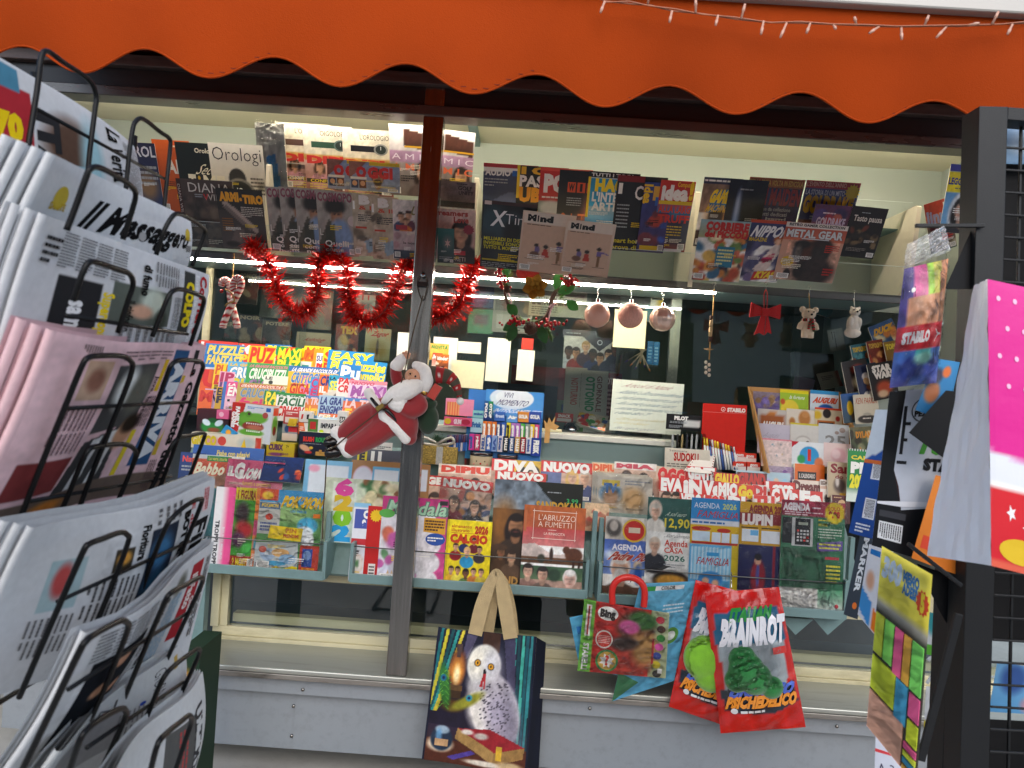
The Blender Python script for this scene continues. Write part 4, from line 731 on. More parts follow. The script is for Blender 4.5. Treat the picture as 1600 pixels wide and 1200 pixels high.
pz('wide blue puzzle magazine with two-line yellow title, middle of row', 514, 546, 72, YA1 - .006, '1a84c8', [('EASY', 'f2e030', .24), ('PUZZLE', 'f2e030', .3)], h=50, tilt=1)
pz('pale blue puzzle magazine corner beside the wide blue one', 531, 569, 34, YB1, '1878c0', [('Pu', 'w', .42)], h=50)
pz('blue puzzle magazine with rounded yellow two-line title at row end', 552, 562, 54, YA1 - .02, '1a86c4', [('Puzzles', 'f4dc28', .34), ('Semplici', 'f4dc28', .28)], h=40, tilt=2)
# second row
pz('orange red puzzle magazine half hidden at the start of second row', 316, 576, 34, YB1, 'e85a18', [('U', 'd81c14', .5)], h=48)
pz('yellow puzzle magazine with thin orange letters in second row', 336, 567, 34, YB1 - .003, 'f4c814', [('PUZ', 'd85a14', .26), ('LE', 'd83018', .26)], extra=[BX(.1, .66, .6, 1, '3a2c1c')])
pz('small pink puzzle booklet before the yellow one in second row', 344, 580, 24, YB1 - .012, 'e8a8c0', [('IP', 'b02a58', .35), ('LE', '6a3a70', .3)], h=38)
pz('light blue crossword magazine with slanted white capitals', 357, 564, 50, YB1, '58a8d4', [('LA GRAN', 'e8c020', .08), ('CRUC', 'w', .3, '3a78a8'), ('GIO', 'd8c82a', .34)], h=50)
pz('green crossword magazine with thin outlined capitals', 387, 566, 66, YB1 - .003, '3aa050', [('LA GRANDE RACCOLTA', 'd86a8a', .08), ('CRUCIPUZZL', 'e8f0e0', .3, '1c6a34'), ('GIG', '9a78a0', .34, None, .5)], h=50)
pz('yellow and blue cipher magazine with stacked capitals', 452, 571, 78, YB1 - .006, 'f0c030', [('LA GRANDE RACCOLTA DI', 'w', .1), ('CRITTOGRAFATI', '3a7ac0', .28, 'e8d890'), ('GIGA', 'd83a1c', .3, None, .4)], bg2='e8a820', extra=[BX(0, 0, 1, .17, '2a6ab0'), *SMALLGRID])
pz('small white booklet with green plant before the green crossword magazine', 413, 586, 38, YB1 - .016, 'e8ead8', [('LE', '4a4a40', .12, None, .3)], h=36, extra=[E(.4, .7, .2, .14, '6ab04a', .3), E(.3, .3, .09, .09, '30342c', .1), T('IL CPI', .5, .55, 1, .9, '6a6078', 1)])
# third row
pz('pink crossword booklet with yellow panel in third row', 472, 587, 24, YC1 + .012, 'd884b8', [('CRI', 'f0d840', .34, 'b04a80')], h=44, extra=[*SMALLGRID])
pz('blue crossword booklet with magenta letters in third row', 486, 589, 26, YC1 + .010, '3a90d0', [('CIN', 'c8306a', .3), ('EN', 'c8306a', .26)], h=44)
pz('orange crossword booklet with navy letters in third row', 500, 585, 26, YC1 + .008, 'e8701c', [('CRU', '2a2a78', .3), ('IL', 'w', .2, None, .4)], h=46, extra=[BX(.3, .62, .9, 1, 'd8c8b8')])
pz('cyan easy crossword booklet with yellow capitals', 515, 586, 24, YC1 + .006, '1ca0c8', [('LA', 'k', .1, None, .4), ('SEM', 'e8e040', .28)], h=46, extra=[RB(0, .5, 1, 1, 'dcd4c8'), E(.6, .85, .25, .22, '2a1a14', .2)])
pz('white crossword booklet with red capitals in third row', 528, 588, 30, YC1 + .004, 'ece4e0', [('PAR', 'd02c2c', .22), ('CRO', 'd02c2c', .24)], h=42, extra=[BX(0, 0, .8, .1, '3a90c8')])
pz('large pink and white maxi puzzle magazine beside the hanging doll', 546, 593, 60, YC1 - .004, 'e4cbe0', [('NUOVO', 'c84a70', .1, None, .6), ('MAXI', 'a050a0', .34), ('PUZZLE', 'a050a0', .34)], h=46, extra=[BX(0, 0, 1, .12, 'e08a9a'), E(.82, .3, .14, .18, 'c8a0c8', .2)])
pz('orange puzzle booklet edge at the start of third row', 312, 608, 22, YC1 + .01, 'e8641c', [('M', 'd02818', .4)], h=40)
pz('lavender puzzle booklet with navy letters in third row', 321, 607, 22, YC1 + .006, 'c8b0d4', [('nuovo', 'k', .08), ('EN', '2a2a68', .36)], h=38)
pz('ochre puzzle booklet with dark letters in third row', 339, 604, 20, YC1 + .004, 'd8a820', [('EN', '2a2430', .26), ('PI', '2a2430', .26)], h=40)
pz('narrow blue puzzle booklet spine beside the pink one', 350, 596, 14, YC1 + .002, '3a70b8', [], h=44)
pz('pink crossword magazine with white letters and black squares', 355, 596, 40, YC1, 'e0508a', [('LA GRA', 'w', .08), ('ENIG', 'w', .28)], h=46, extra=[RB(0, .5, 1, 1, 'e8b8c8'), BX(.1, .6, .2, .68, 'k'), BX(.4, .7, .52, .78, 'k'), BX(.2, .84, .3, .92, 'k')])
pz('khaki easy crossword magazine with blue and pink words', 372, 597, 78, YC1 - .006, 'b8a050', [('GRANDE RACCOLTA DI', 'e8d8c0', .09), ('CRUCIVERB', '6a90b0', .3, 'c8b468'), ('facili', 'd83a78', .32, None, .62)], h=44, extra=[BX(.05, .04, .95, .17, 'c8503c')])
# fourth row
pz('green crossword booklet with yellow capitals in fourth row', 414, 610, 32, YD1, '15803a', [('PAR', 'e8e030', .34), ('INC', 'e8e030', .34)], h=40)
pz('white and green easy crossword magazine with red second line', 433, 613, 46, YD1 - .003, 'e8ece4', [('LA GRA', '2a7a3a', .07), ('FACILI', '1a6a34', .26), ('CRUCIV', 'd02c28', .32)], h=44, extra=[BX(0, 0, 1, .08, '168a3c')])
pz('orange and blue puzzle magazine with two title lines', 470, 617, 36, YD1 - .006, 'e07a30', [('LA TRA', 'e8c8c8', .2), ('Enigmi', 'f0c030', .26)], h=52, bg2='d88040', extra=[BX(0, 0, 1, .09, '4a80c0'), RB(0, .55, 1, 1, '4a7aa8')])
pz('pale blue enigma magazine with navy capitals in fourth row', 499, 617, 40, YD1 - .008, 'a8c4d8', [('LA GRA', '2a3a80', .2, None, .85), ('ENIGMIS', '2a3a80', .2), ('PER LA', 'e8e8e0', .09)], h=54, extra=[BX(.05, .52, .95, .62, 'd8642a'), BX(.3, .75, .36, .8, 'k'), BX(.6, .8, .66, .85, 'k')])
pz('orange and blue puzzle magazine half hidden by the doll', 537, 621, 44, YD1 - .010, 'd8602c', [('LA TE', 'e8c8c8', .24), ('Enig', 'f0c030', .26)], h=50, extra=[BX(0, 0, 1, .1, '4a80c0')])
# --- toys and boxed games
YE = 0.335
boxitem('toy_box', 'dark toy box with green plush face behind the newspaper rack', 'box', 309, 638, 50, 38, YE, .06, [GR('4a2028', '2c1820'), E(.5, .72, .36, .3, '2a8a3c', .15), E(.5, .45, .14, .1, '1c5a2a', .2), E(.3, .55, .14, .12, 'd8e8f0', .1, .5), E(.7, .55, .14, .12, 'd8e8f0', .1, -.5), E(.55, .85, .2, .1, '8a4a30', .3)], col='4a2028')
boxitem('toy_block', 'small pink block with round emblem on the dark toy box', 'toy', 339, 640, 19, 14, YE - .02, .03, [GR('e06a94', 'd85a88'), E(.4, .5, .2, .28, 'f0b8c8', .1)], col='d85a88')
boxitem('game_box', 'white family game box with open-mouthed green crocodile', 'game box', 364, 628, 68, 60, YE - .02, .05,
    [GR('dde0e4', 'cfd4d8'), PG([(0, 0), (.33, 0), (.14, 1), (0, 1)], 'c4261c'), E(.3, .42, .14, .2, '5a9a2c', .1), E(.55, .38, .34, .15, '6aa834', .12, -.12), E(.42, .27, .08, .08, '5a9a2c', .1), E(.43, .26, .035, .04, '3a2a1c', .1), E(.55, .58, .26, .13, '8a2a20', .1), E(.52, .74, .3, .09, '5a9a2c', .15), E(.6, .6, .2, .06, 'b86a50', .2), T('FAMILY', .1, .1, .19, .62, 'w', 3, vert=1), T('GAMES', .02, .24, .09, .66, 'w', 3, vert=1), LN(.38, .06, .78, .13, 2, '3a88c8', .5), BX(.84, .06, .95, .16, '2a60b0'), VE(.83, .26, .07, .08, 'b04a44'), T('LILLO', .4, .83, .64, .93, '2a5aa0', 3, o='w')] +
    [VPOLY([(.38 + .055 * i, .49), (.42 + .055 * i, .49), (.40 + .055 * i, .54)], 'w') for i in range(7)] + [VPOLY([(.40 + .05 * i, .72), (.44 + .05 * i, .72), (.42 + .05 * i, .66)], 'w') for i in range(7)], yaw=-8, tilt=2, res=60,
    side=[GR('d8dce0', 'c8ccd0'), E(.5, .5, .4, .25, '6aa834', .2), E(.5, .65, .25, .12, '8a2a20', .1), BX(.1, .05, .9, .25, 'd8502c')], top=[GR('d84a38', 'd84a38')])
boxitem('card_pack', 'blue tilted card pack leaning on the crocodile game box', 'box', 353, 664, 22, 14, YE - .035, .012, [GR('2a88c0', '3a98d0'), E(.45, .5, .2, .3, 'e8a030', .2)], tilt=32, col='2a88c0')
boxitem('game_box', 'small red and white game carton behind the yellow coil toy', 'game box', 444, 640, 26, 22, YE, .03, [GR('c84a48', 'b03a3c'), BX(.1, .5, .9, .9, 'd8d0c8'), LN(.15, .1, .85, .35, 2, 'w')], col='b03a3c')
boxitem('game_box', 'white cube carton with tiny black runner symbols', 'game box', 468, 642, 20, 17, YE - .01, .03, [GR('e8e4dc', 'd8d4cc'), VPOLY([(.2, .3), (.35, .25), (.3, .7), (.15, .75)], 'c82a20'), VPOLY([(.6, .3), (.8, .25), (.75, .75), (.6, .7)], '2a2a2a')], col='d8d4cc')
boxitem('game_box', 'orange and white carton under the white cube carton', 'game box', 467, 660, 20, 18, YE - .012, .03, [GR('e8742c', 'd8501c'), PG([(.4, 0), (1, 0), (1, 1), (.6, 1)], 'e0dcd4'), LN(.1, .3, .4, .8, 3, 'w')], col='d8501c')
c = P(456, 660, YE - .02); mb = MB()
for i in range(7): mb.tube([(0.016 * math.cos(a / 14 * 6.283) + .001 * i, 0.010 * math.sin(a / 14 * 6.283), -0.012 + .0042 * i) for a in range(14)], 0.0019, 6, closed=True)
o = mb.build('coil_toy', mat('yellow_plastic', 'd8b418', rough=0.35)); o.matrix_world = Matrix.Translation(c); tag(o, 'yellow plastic coil toy among the boxed games', 'toy')
boxitem('toy_box', 'white and grey toy box below the yellow coil with red lid', 'box', 442, 660, 24, 28, YE + .005, .03, [GR('b0b4b8', '8a8e94', 0, 0, 1, .6), E(.3, .35, .16, .2, '2a4a7a', .2), RB(.4, .2, 1, .5, 'c82830'), GR('d8c8c0', 'c8b8b0', 0, .6, 1, 1)], col='a8a8a8')
boxitem('game_box', 'long white game box with green end and red square', 'game box', 482, 654, 46, 20, YE - .015, .06, [GR('e4e4de', 'd8d8d0'), BX(0, 0, .34, 1, '4a7a34'), BX(.07, .22, .27, .8, 'b82c28'), T('IMPARA', .44, .3, 1.0, .65, '2a2e34', 2), VE(.47, .92, .08, .12, 'c0d820')], top=[GR('e0e0da', 'e0e0da')])
boxitem('game_box', 'narrow upright white game box with vertical letters beside doll', 'game box', 528, 642, 15, 34, YE - .018, .04, [GR('e8e6e0', 'dcdad4'), T('ESTS', .25, .25, .8, .9, '4a4a48', 1, vert=1)])
boxitem('game_box', 'navy race game box with hand and coloured title', 'game box', 468, 674, 66, 36, YE - .03, .05, [GR('141a34', '0e1226'), E(.15, .7, .14, .13, 'dca882', .2, .4), E(.3, .68, .05, .06, 'd8b030', .1), E(.24, .88, .09, .06, 'c82a24', .2), RB(.42, .82, .9, 1, 'c89848'), RB(.5, .75, .56, .9, 'b88438'), T('RUSH', .1, .22, .36, .4, 'd8342a', 3, o='e8e4e0'), T('ROUND', .4, .22, .75, .4, '2a9a4a', 3, o='e8e4e0'), LN(.1, .48, .6, .52, 1, 'a')], side=[GR('4a8a38', '3a7a2c')], top=[GR('e8e4da', 'd8d4c8')], col='3a7a2c', res=50)
boxitem('game_box', 'small yellow cube game carton with purple letters', 'game box', 417, 691, 44, 22, YE - .04, .05, [GR('c8b020', 'b89a1c'), T('CUBIX', .08, .12, .6, .48, '5a2a50', 3), T('7+', .7, .12, .8, .3, 'k', 1), E(.35, .8, .25, .12, '7a3a6a', .3), T('gioco', .5, .62, .8, .82, '5a2a50', 1)], side=[GR('c8b020', '7a3a50')], top=[GR('d8c84a', 'c8b838')], col='b89a1c')
boxitem('game_box', 'long flat cream game box with yellow letters behind storybooks', 'game box', 300, 675, 110, 24, YE - .05, .05, [GR('e4dcc8', 'd8ccb4'), RB(.92, .1, 1, 1, 'c83c28'), E(.3, .5, .1, .3, 'd8a0a0', .3), E(.8, .5, .12, .35, 'b8c0b8', .4), T('GIOCO', .0, .2, .36, .75, 'd8c020', 3, o='4a4438'), VE(.44, .45, .06, .3, 'd0483c'), VPOLY([(.7, 1), (.76, .2), (.8, 1)], 'e0b820')], top=[GR('e8e0cc', 'e0d8c4')], col='d8ccb4')
# --- storybooks
YF = 0.255
GB = 'storybooks and children magazines in the row above the front trays'
def bk(label, x, y, w, h, Y, ops, name='magazine', cat='magazine', **k):
    _r[0] += 1; kw = dict(lean=8, t=0.004, group=GB); kw.update(k)
    return item(name, label, cat, x, y, w, h, Y, ops, **kw)
bk('blue storybook with yellow line above red title', 303, 694, 112, 70, YF + .02, [GR('2a5aa4', '244c90'), T('Fiabe con adesivi', .34, .1, .8, .22, 'e8d050', 1), T('La storia di', .1, .28, .75, .48, 'd83a38', 3, o='d8d8e8')], name='book', cat='book')
bk('dark blue advent booklet behind the orange storybook', 283, 706, 40, 60, YF + .012, [GR('1c3a78', '16305c'), T('Natale', .1, .1, .9, .24, 'd84a40', 2), LN(.1, .32, .9, .5, 2, 'a'), E(.6, .8, .3, .12, '8a7a48', .4)], name='book', cat='book')
bk('orange Christmas storybook with cream script title', 302, 709, 82, 60, YF + .008, [GR('d8562c', 'c84a24', 0, .1, 1, .55), GR('8a7a70', '5a4a44', 0, .55, 1, 1), BL(.2, .6, 1, 1, 14, ['c8b8a8', '8a5a40', '4a3a34', 'd8c0a0'], .15, 41), BX(0, 0, .7, .1, 'c8d0d4'), BX(.28, .02, .75, .16, '2a8a3c'), T('La vera storia di', .31, .05, .73, .13, 'e0d850', 1), T('Babbo', .05, .22, .62, .5, 'f0e8c8', 2, .1), T('N', .72, .22, .88, .5, 'f0e8c8', 2, .1)], name='book', cat='book', sleeve=M_FILM)
bk('pink children weekly with bubbly white title in crinkled wrap', 357, 716, 90, 52, YF - .004, [GR('c84870', 'd0587c'), GR('d8788c', 'c86478', 0, .6, 1, 1), T('IL', .02, .25, .14, .5, 'w', 3, .1), T('G', .13, .14, .3, .55, 'w', 3, .1, o='a02a50'), T('IORNALINO', .3, .27, .97, .55, 'w', 3, .1, o='a02a50'), T('fumetti e avventure', .3, .64, .8, .76, 'e8c060', 1)], sleeve=M_FILM2, tilt=1)
bk('navy fish storybook behind the pink weekly', 415, 712, 62, 40, YF + .01, [GR('1c3468', '16284e'), BL(.3, .3, 1, .8, 8, ['a83a30', '2a4a80', 'c86a40'], .08, 51)], name='book', cat='book', lean=30)
bk('grey magazine with yellow euro square and white letters below doll', 552, 700, 76, 34, YF + .03, [GR('5a5c66', '4a4c56'), E(.9, .85, .18, .3, 'c89878', .3), BX(.1, .1, .3, .62, 'e0cc20'), T('E', .14, .18, .26, .55, '2c2c30', 3), T('U', .38, .16, .6, .9, 'w', 3)])
bk('white folded leaflet with red corner standing below doll', 566, 689, 48, 30, YF + .04, [GR('e0dcd4', 'c8c4bc'), PG([(0, .5), (.3, .2), (.35, .4), (.05, .9)], 'd03a30'), LN(.5, .2, .95, .35, 2, 'd')])
bk('light blue framed memo sheet with pink cloud', 478, 717, 74, 62, YF - .002, [GR('7ab8dc', '6aacd4'), RB(.09, .12, .92, 1, 'dce4ec'), E(.2, .22, .12, .09, 'e8a0b8', .2)], name='planner', cat='planner', res=30)
bk('kraft planner sheet with round and square white panels beside post', 550, 718, 124, 60, YF, [GR('a87848', '9c6e40'), E(.16, .48, .13, .34, 'e0c0d4', .06), E(.16, .48, .115, .3, 'dcdce6', .06), RB(.27, .14, .62, 1, '6aaed4'), RB(.30, .22, .60, 1, 'dfe4ea'), RB(.84, .14, .97, .7, 'd8dae4')], name='planner', cat='planner', res=40)
# --- front trays
GT = 'printed things standing in the front trays'
def tr(label, x, y, w, h, Y, ops, name='magazine', cat='magazine', **k):
    kw = dict(lean=5, t=0.005, group=GT); kw.update(k)
    return item(name, label, cat, x, y, w, h, Y, ops, **kw)
YT = 0.105
tr('teal wrapped toy magazine half hidden behind the newspapers', 268, 758, 80, 122, YT + .01, [GR('3a7a80', '2a5a60'), BL(0, .2, 1, 1, 16, ['4a9098', '2a4a50', '6aa8a8', '8a9a90'], .2, 61)], sleeve=M_FILM2)
tr('white and pink book pair with vertical black title', 339, 760, 32, 126, YT, [GR('e2e2e0', 'd8d8d8'), RB(.42, 0, 1, 1, 'e0508c'), RB(.44, .18, .62, .95, '3a3236'), T('TROPPI TROPPI', .12, .42, .3, .98, '2a2a30', 2, vert=1), T('BRUNO MAURO', .48, .5, .58, .9, 'd8d0d4', 1, vert=1)], name='book', cat='book', t=0.012)
tr('green toy magazine in clear wrap with red and purple figures', 370, 761, 36, 126, YT - .004, [GR('4a9a2c', '3a8a2c'), RB(0, 0, 1, .16, 'd8c420'), E(.35, .32, .3, .14, '3a2a2c', .3), E(.5, .52, .4, .1, 'b82a2c', .3, .5), E(.3, .65, .3, .1, '5a2a50', .3, -.5), E(.7, .75, .25, .08, '4ab84a', .3), RB(0, .85, 1, 1, 'a8281c'), T('1 FIGURA', .1, .04, .9, .14, '8a2a14', 2), T('2 MOSTRI', .1, .88, .9, .97, 'e8d020', 2)], sleeve=M_FILM2)
tr('orange toy magazine edge squeezed beside the monster magazine', 402, 762, 16, 126, YT - .006, [GR('e8883a', 'd8702c'), RB(0, .4, 1, .6, 'c84a70'), E(.5, .7, .4, .08, '3a9ab0', .2)])
tr('colourful monster magazine with blue creature shapes and card packs', 408, 763, 100, 128, YT - .010,
   [GR('3a98d0', '4aa0d0', 0, 0, 1, .2), GR('6a9a58', '3f7a3c', 0, .2, 1, 1), RB(0, 0, .28, .14, 'd8502c'), E(.12, .08, .09, .05, 'e8c038', .2), E(.5, .3, .3, .1, '9ac078', .5), E(.78, .42, .16, .1, '4ab0d8', .1), E(.74, .5, .14, .07, 'dce8ec', .1), E(.8, .6, .1, .1, 'e8eef0', .1), NZ(.15, 10, .3, .3, 1, 1),
    T('POKÉMON' if False else 'POKéMON', .34, .08, .97, .2, 'f0c428', 3, .08, o='2a3c80'), BX(0, .16, .34, .55, 'b8b8b0'), BX(0.01, .17, .33, .24, '4a6a8a'), T('POKéMON', .04, .18, .3, .22, 'e0c040', 2, o='2a3c80'), VE(.17, .34, .06, .04, 'c8402c'), LN(.04, .4, .3, .52, 3, '4a5a8a', .6), VPOLY([(.2, .44), (.72, .46), (.7, .62), (.18, .60)], 'e8c81c'), T('PIN', .45, .47, .62, .52, 'c87a18', 2), T('PRENDIMI', .42, .54, .66, .58, 'b03a20', 2), T('UN VERDE', .5, .24, .75, .27, '3a90d0', 1), BX(.86, .27, .97, .32, 'e87a1c'),
    VPOLY([(0, .66), (.66, .63), (.68, .93), (0, .97)], 'b8c0c0'), VE(.2, .8, .12, .07, '9ab0c8'), VE(.4, .77, .14, .05, 'd8a868'), VE(.52, .84, .14, .06, '8ab0d0'), VE(.3, .9, .2, .03, '4aa0c8'), VE(.12, .74, .06, .04, 'c85a48'), LN(.02, .9, .22, .95, 2, '5a2a4a', .7), VPOLY([(.2, .98), (.35, .93), (.45, .96), (.6, .92), (.68, .93), (.68, 1), (.2, 1)], 'e8d01c'), BX(.7, .66, 1, .97, 'b83a28'), BX(.74, .7, .9, .92, '2a4a9a'), VE(.82, .78, .06, .06, '7a98c8'), BX(.75, .93, .95, .97, 'e88a1c')], res=70, sleeve=M_FILM2)
tr('pale wall calendar with the year in big coloured balloon digits', 509, 745, 116, 101, 0.165, [GR('cdd4b8', 'b8ccb4'), STRIPE(.12, .08, .45, .5, 8, 'd4dac4', 'dfe4d8'), BL(.55, .0, 1.0, .4, 22, ['5a7a4a', 'd8cca0', '3a6a3c', '8a5a3a', 'e0d4b4'], .1, 71), RB(.12, .5, .5, 1, 'c8dcd4'), NZ(.06, 8),
    ] + [T(d, .14, .98 - .235 * (i + 1), .4, .98 - .235 * i - .02, c_, 3, o='2a4a58', vert=0) for i, (d, c_) in enumerate((('2', '2aa0e0'), ('0', '86c82a'), ('2', 'd8b428'), ('6', 'e04898')))], name='calendar', cat='calendar', res=50)
tr('white craft booklet with blue ribbon panel and embroidery drawing', 554, 785, 26, 122, YT, [GR('e4e6ec', 'dcdee6'), RB(0, 0, 1, .06, '8ac0e0'), E(.45, .78, .4, .12, 'd8c0b0', .1), E(.45, .78, .33, .1, 'e8e0dc', .1), E(.45, .78, .12, .05, '5a8a5a', .3), BX(.1, .08, 1, .33, '4a5aa8'), T('C', .6, .1, .95, .19, 'w', 3), T('9', .55, .22, .8, .31, 'w', 3), BX(0, .46, .95, .54, 'c03038'), LN(.1, .94, .9, .99, 1, 'k', .8)])
tr('red book spine with yellow sun badge', 576, 790, 24, 116, YT - .006, [GR('c4201c', 'b41c1a'), STAR(.55, .13, .42, .09, 'e8c020', 14), BX(.3, .78, .75, .98, 'e0d8d4'), LN(.35, .8, .7, .97, 4, 'k', .5)], name='book', cat='book', t=0.015)
tr('colouring magazine with flower mandalas and pink title band', 599, 774, 103, 138, YT - .006, [GR('e4e0e4', 'dcd8e0'), RB(0, 0, 1, .2, 'c03a7c'), RB(.82, .2, 1, 1, 'c84a88'), BL(0, .4, .6, 1, 26, ['d8d8e8', '8a9ad0', 'd8c060', 'b85a9a', '6a9a6a', 'c86a50'], .09, 81), E(.75, .52, .18, .12, 'd8d4d8', .06), E(.75, .73, .18, .12, 'd8d4d8', .06), E(.75, .92, .16, .1, 'd8d4d8', .06), NZ(.12, 26, .4, .4, 1, 1), T('Mandala', .08, .05, .97, .19, 'a8d0b0', 1, .05, o='5a7a6a'), BX(.87, .02, .99, .07, '2a2a2c'), VPOLY([(.65, .22), (.98, .22), (.98, .40), (.65, .38)], 'd8a030'), LN(.67, .24, .96, .37, 4, '4a2a20', .6), VE(.84, .46, .15, .07, '2a50a0'), LN(.72, .43, .95, .49, 2, 'w', .5), VE(.08, .2, .12, .05, '5aa84a')]
   + [BX(.14 + .06 * i, .88, .18 + .06 * i, 1, c_) for i, c_ in enumerate(('2a4a6a', '3a8ab0', '6a4a90', '2a9a9a', '4a4a50'))] + [VPOLY([(.14 + .06 * i, .88), (.18 + .06 * i, .88), (.16 + .06 * i, .83)], 'd8b890') for i in range(5)], res=80)
tr('yellow football almanac with players standing in rows', 700, 811, 70, 106, YT - .018, [GR('e8d41c', 'd8c018'), RB(0, 0, .05, 1, 'c8b014')] + [HU(u, v, s, sk, hr, cl) for (u, v, s, sk, hr, cl) in ((.4, .3, .045, '5a3a28', '1a1210', '1c2a58'), (.62, .3, .045, 'c8906a', '2a1c14', '6a1c28'), (.22, .4, .05, 'd0a07c', '4a3020', '8a1c24'), (.75, .42, .05, 'c09070', '2a1a14', '3a3034'), (.48, .46, .06, 'd8a888', 'c8a060', '2a90c0'), (.15, .74, .05, 'd0a080', '3a2a1c', 'd8a830'), (.3, .74, .05, 'b88860', '2a1c14', 'd8c84a'), (.48, .78, .06, '6a4630', '1a1210', '5a7a48'), (.65, .75, .05, 'd0a080', '3a2a1c', 'c87a38'), (.82, .75, .05, 'd0a080', '4a3a2c', 'c8b040'))] +
   [T('almanacco', .1, .07, .55, .115, 'b83a1c', 1), T('illustrato', .1, .13, .5, .175, 'b83a1c', 1), T('2026', .62, .085, .92, .18, 'b83a1c', 3), BX(.1, .19, .92, .197, 'b83a1c'), T('CALCIO', .08, .22, .92, .33, 'c03a18', 3), BX(.1, .9, .25, .95, 'd8dce8'), LN(.4, .93, .6, .96, 1, 'c88a18'), VE(.85, .93, .05, .035, '2a2418'), T('P', .83, .915, .87, .945, 'w', 2)], name='book', cat='book', res=110, t=0.012)
tr('large dark film album with brown portraits and gold capitals', 774, 748, 138, 172, YT + .02, [GR('586470', '8a98a4', 0, 0, .6, .26), GR('14180f', '10140e', .45, 0, 1, .26), PG([(.45, 0), (.75, .26), (.3, .26), (.2, 0)], '7a8894'), NZ(.4, 14, 0, 0, .6, .26), GR('5a4028', '2e241c', 0, .26, 1, 1), E(.12, .4, .14, .2, '8a5a28', .5), HU(.27, .42, .1, 'b07c56', '201410', '3a2c22', beard=1, long=1), HU(.12, .66, .05, '8a6040', '2a1c14', '4a3424'), HU(.24, .7, .055, 'c09878', '3a2a20', '5a4434', long=1), E(.1, .62, .09, .03, '4a3424', .1), LN(.6, .08, .97, .1, 1, 'a'), T('3.99€' if False else '3.99', .82, .14, .95, .18, '3aa860', 1), T('SANDOKAN', .48, .18, .98, .25, 'c89a30', 2), T('SAND', .05, .88, .33, .95, 'b88a48', 2), T('STICKER', .12, .965, .38, .99, 'a8a098', 0)], name='album', cat='album', res=90)
tr('orange history comic with white framed title and bear', 820, 788, 96, 138, YT - .016, [GR('b8602c', 'b85a38', 0, 0, 1, .25), GR('c04a48', 'c87a78', 0, .25, 1, .45), PG([(0, .62), (.0, .45), (.2, .43), (.5, .55), (1, .52), (1, .66), (0, .66)], 'c8b8b0'), RB(0, .58, 1, .66, '6a4a34'), E(.84, .54, .14, .08, '5a3422', .1), E(.72, .49, .06, .045, '5a3422', .1), RB(.82, .58, .86, .68, '4a2c1c'), RB(.92, .58, .96, .68, '4a2c1c'), E(.32, .6, .06, .05, '3a3a30', .2), E(.48, .55, .03, .08, '3a2a24', .2), GR('3a5a40', '5a7050', 0, .68, 1, .84), GR('a88878', 'c0a090', 0, .84, 1, 1), HU(.12, .75, .075, 'd0a890', '2c2422', '8a6a60'), HU(.36, .78, .08, 'c8a088', '2a2424', '6a5a52', bald=0, beard=0), HU(.8, .82, .095, 'd8b0a0', 'd8d0c8', 'e0dcd8'), E(.8, .735, .085, .03, 'e8e4e0', .1), E(.55, .78, .1, .07, '2c4030', .2), NZ(.12, 20, 0, .42, 1, 1), T("L'ABRUZZO", .24, .1, .84, .165, 'f0e4d4', -1), T('A FUMETTI', .24, .18, .78, .24, 'f0e4d4', -1), LN(.4, .265, .58, .28, 1, 'e0d0c0'), T('LA RINASCITA', .34, .3, .68, .33, 'f0e4d4', 0)] +
   [BX(.14, .06, .86, .066, 'e8dccc'), BX(.14, .37, .86, .376, 'e8dccc'), BX(.16, .04, .167, .39, 'e8dccc'), BX(.84, .04, .847, .39, 'e8dccc'), BX(.01, .06, .05, .3, 'b86a40')], name='book', cat='book', res=110, t=0.01)
# --- gossip weeklies behind the second tray
GG = 'gossip weeklies in the middle rows of the sloping display'
def gs(label, x, y, w, h, Y, title, tc='w', bg='d0241c', extra=(), tb=.24, **k):
    ops = [GR('d8b8a0', 'b89080'), GR(bg, bg, 0, 0, 1, tb), *extra, T(title, .05, .05, .95, tb - .04, tc, 3)]
    kw = dict(lean=10, t=0.003, group=GG); kw.update(k)
    return item('gossip_magazine', label, 'magazine', x, y, w, h, Y, ops, **kw)
FC = lambda a, b_, s=.2: [HU(.3, a, s, 'dcae90', '3a2418', '7a2a3a', long=1), HU(.7, b_, s, 'd0a284', '2a2018', '1c2430')]
YM = 0.30
gs('gossip weekly with couple and orange red title behind wrapped issues', 686, 724, 84, 60, YM, 'DIPIU', 'e0442c', 'e8d8c8', FC(.5, .5, .16), tilt=0)
gs('red gossip weekly with couple beside post, half hidden', 664, 742, 60, 66, YM - .02, 'GENT', 'w', 'd02a20', FC(.6, .6, .18))
gs('wrapped red gossip weekly with slanted white title and crowd', 690, 744, 82, 70, YM - .04, 'NUOVO', 'w', 'c8302c', [BL(0, .3, 1, 1, 24, ['d8a888', 'a84a40', '4a5a80', 'e0d0b8', 'c88a50', '2c2c34'], .13, 91), *FC(.55, .6, .14)], sleeve=M_FILM2, tilt=3)
gs('yellow and red star weekly with dark couple', 769, 716, 78, 56, YM, 'DIVA', 'w', 'd8b030', [RB(0, 0, .46, .34, 'd8302c'), HU(.62, .42, .2, 'c89874', '181010', '2a2a34', long=1), HU(.85, .38, .2, 'd0a07c', '1c1410', '20283c')], tb=.34)
gs('small red gossip weekly behind the dark film album', 774, 735, 80, 40, YM - .025, 'NUOVO', 'w', 'd0281c', [HU(.7, .7, .25, 'd0a07c', '3a2418', 'c8a030')], tb=.34)
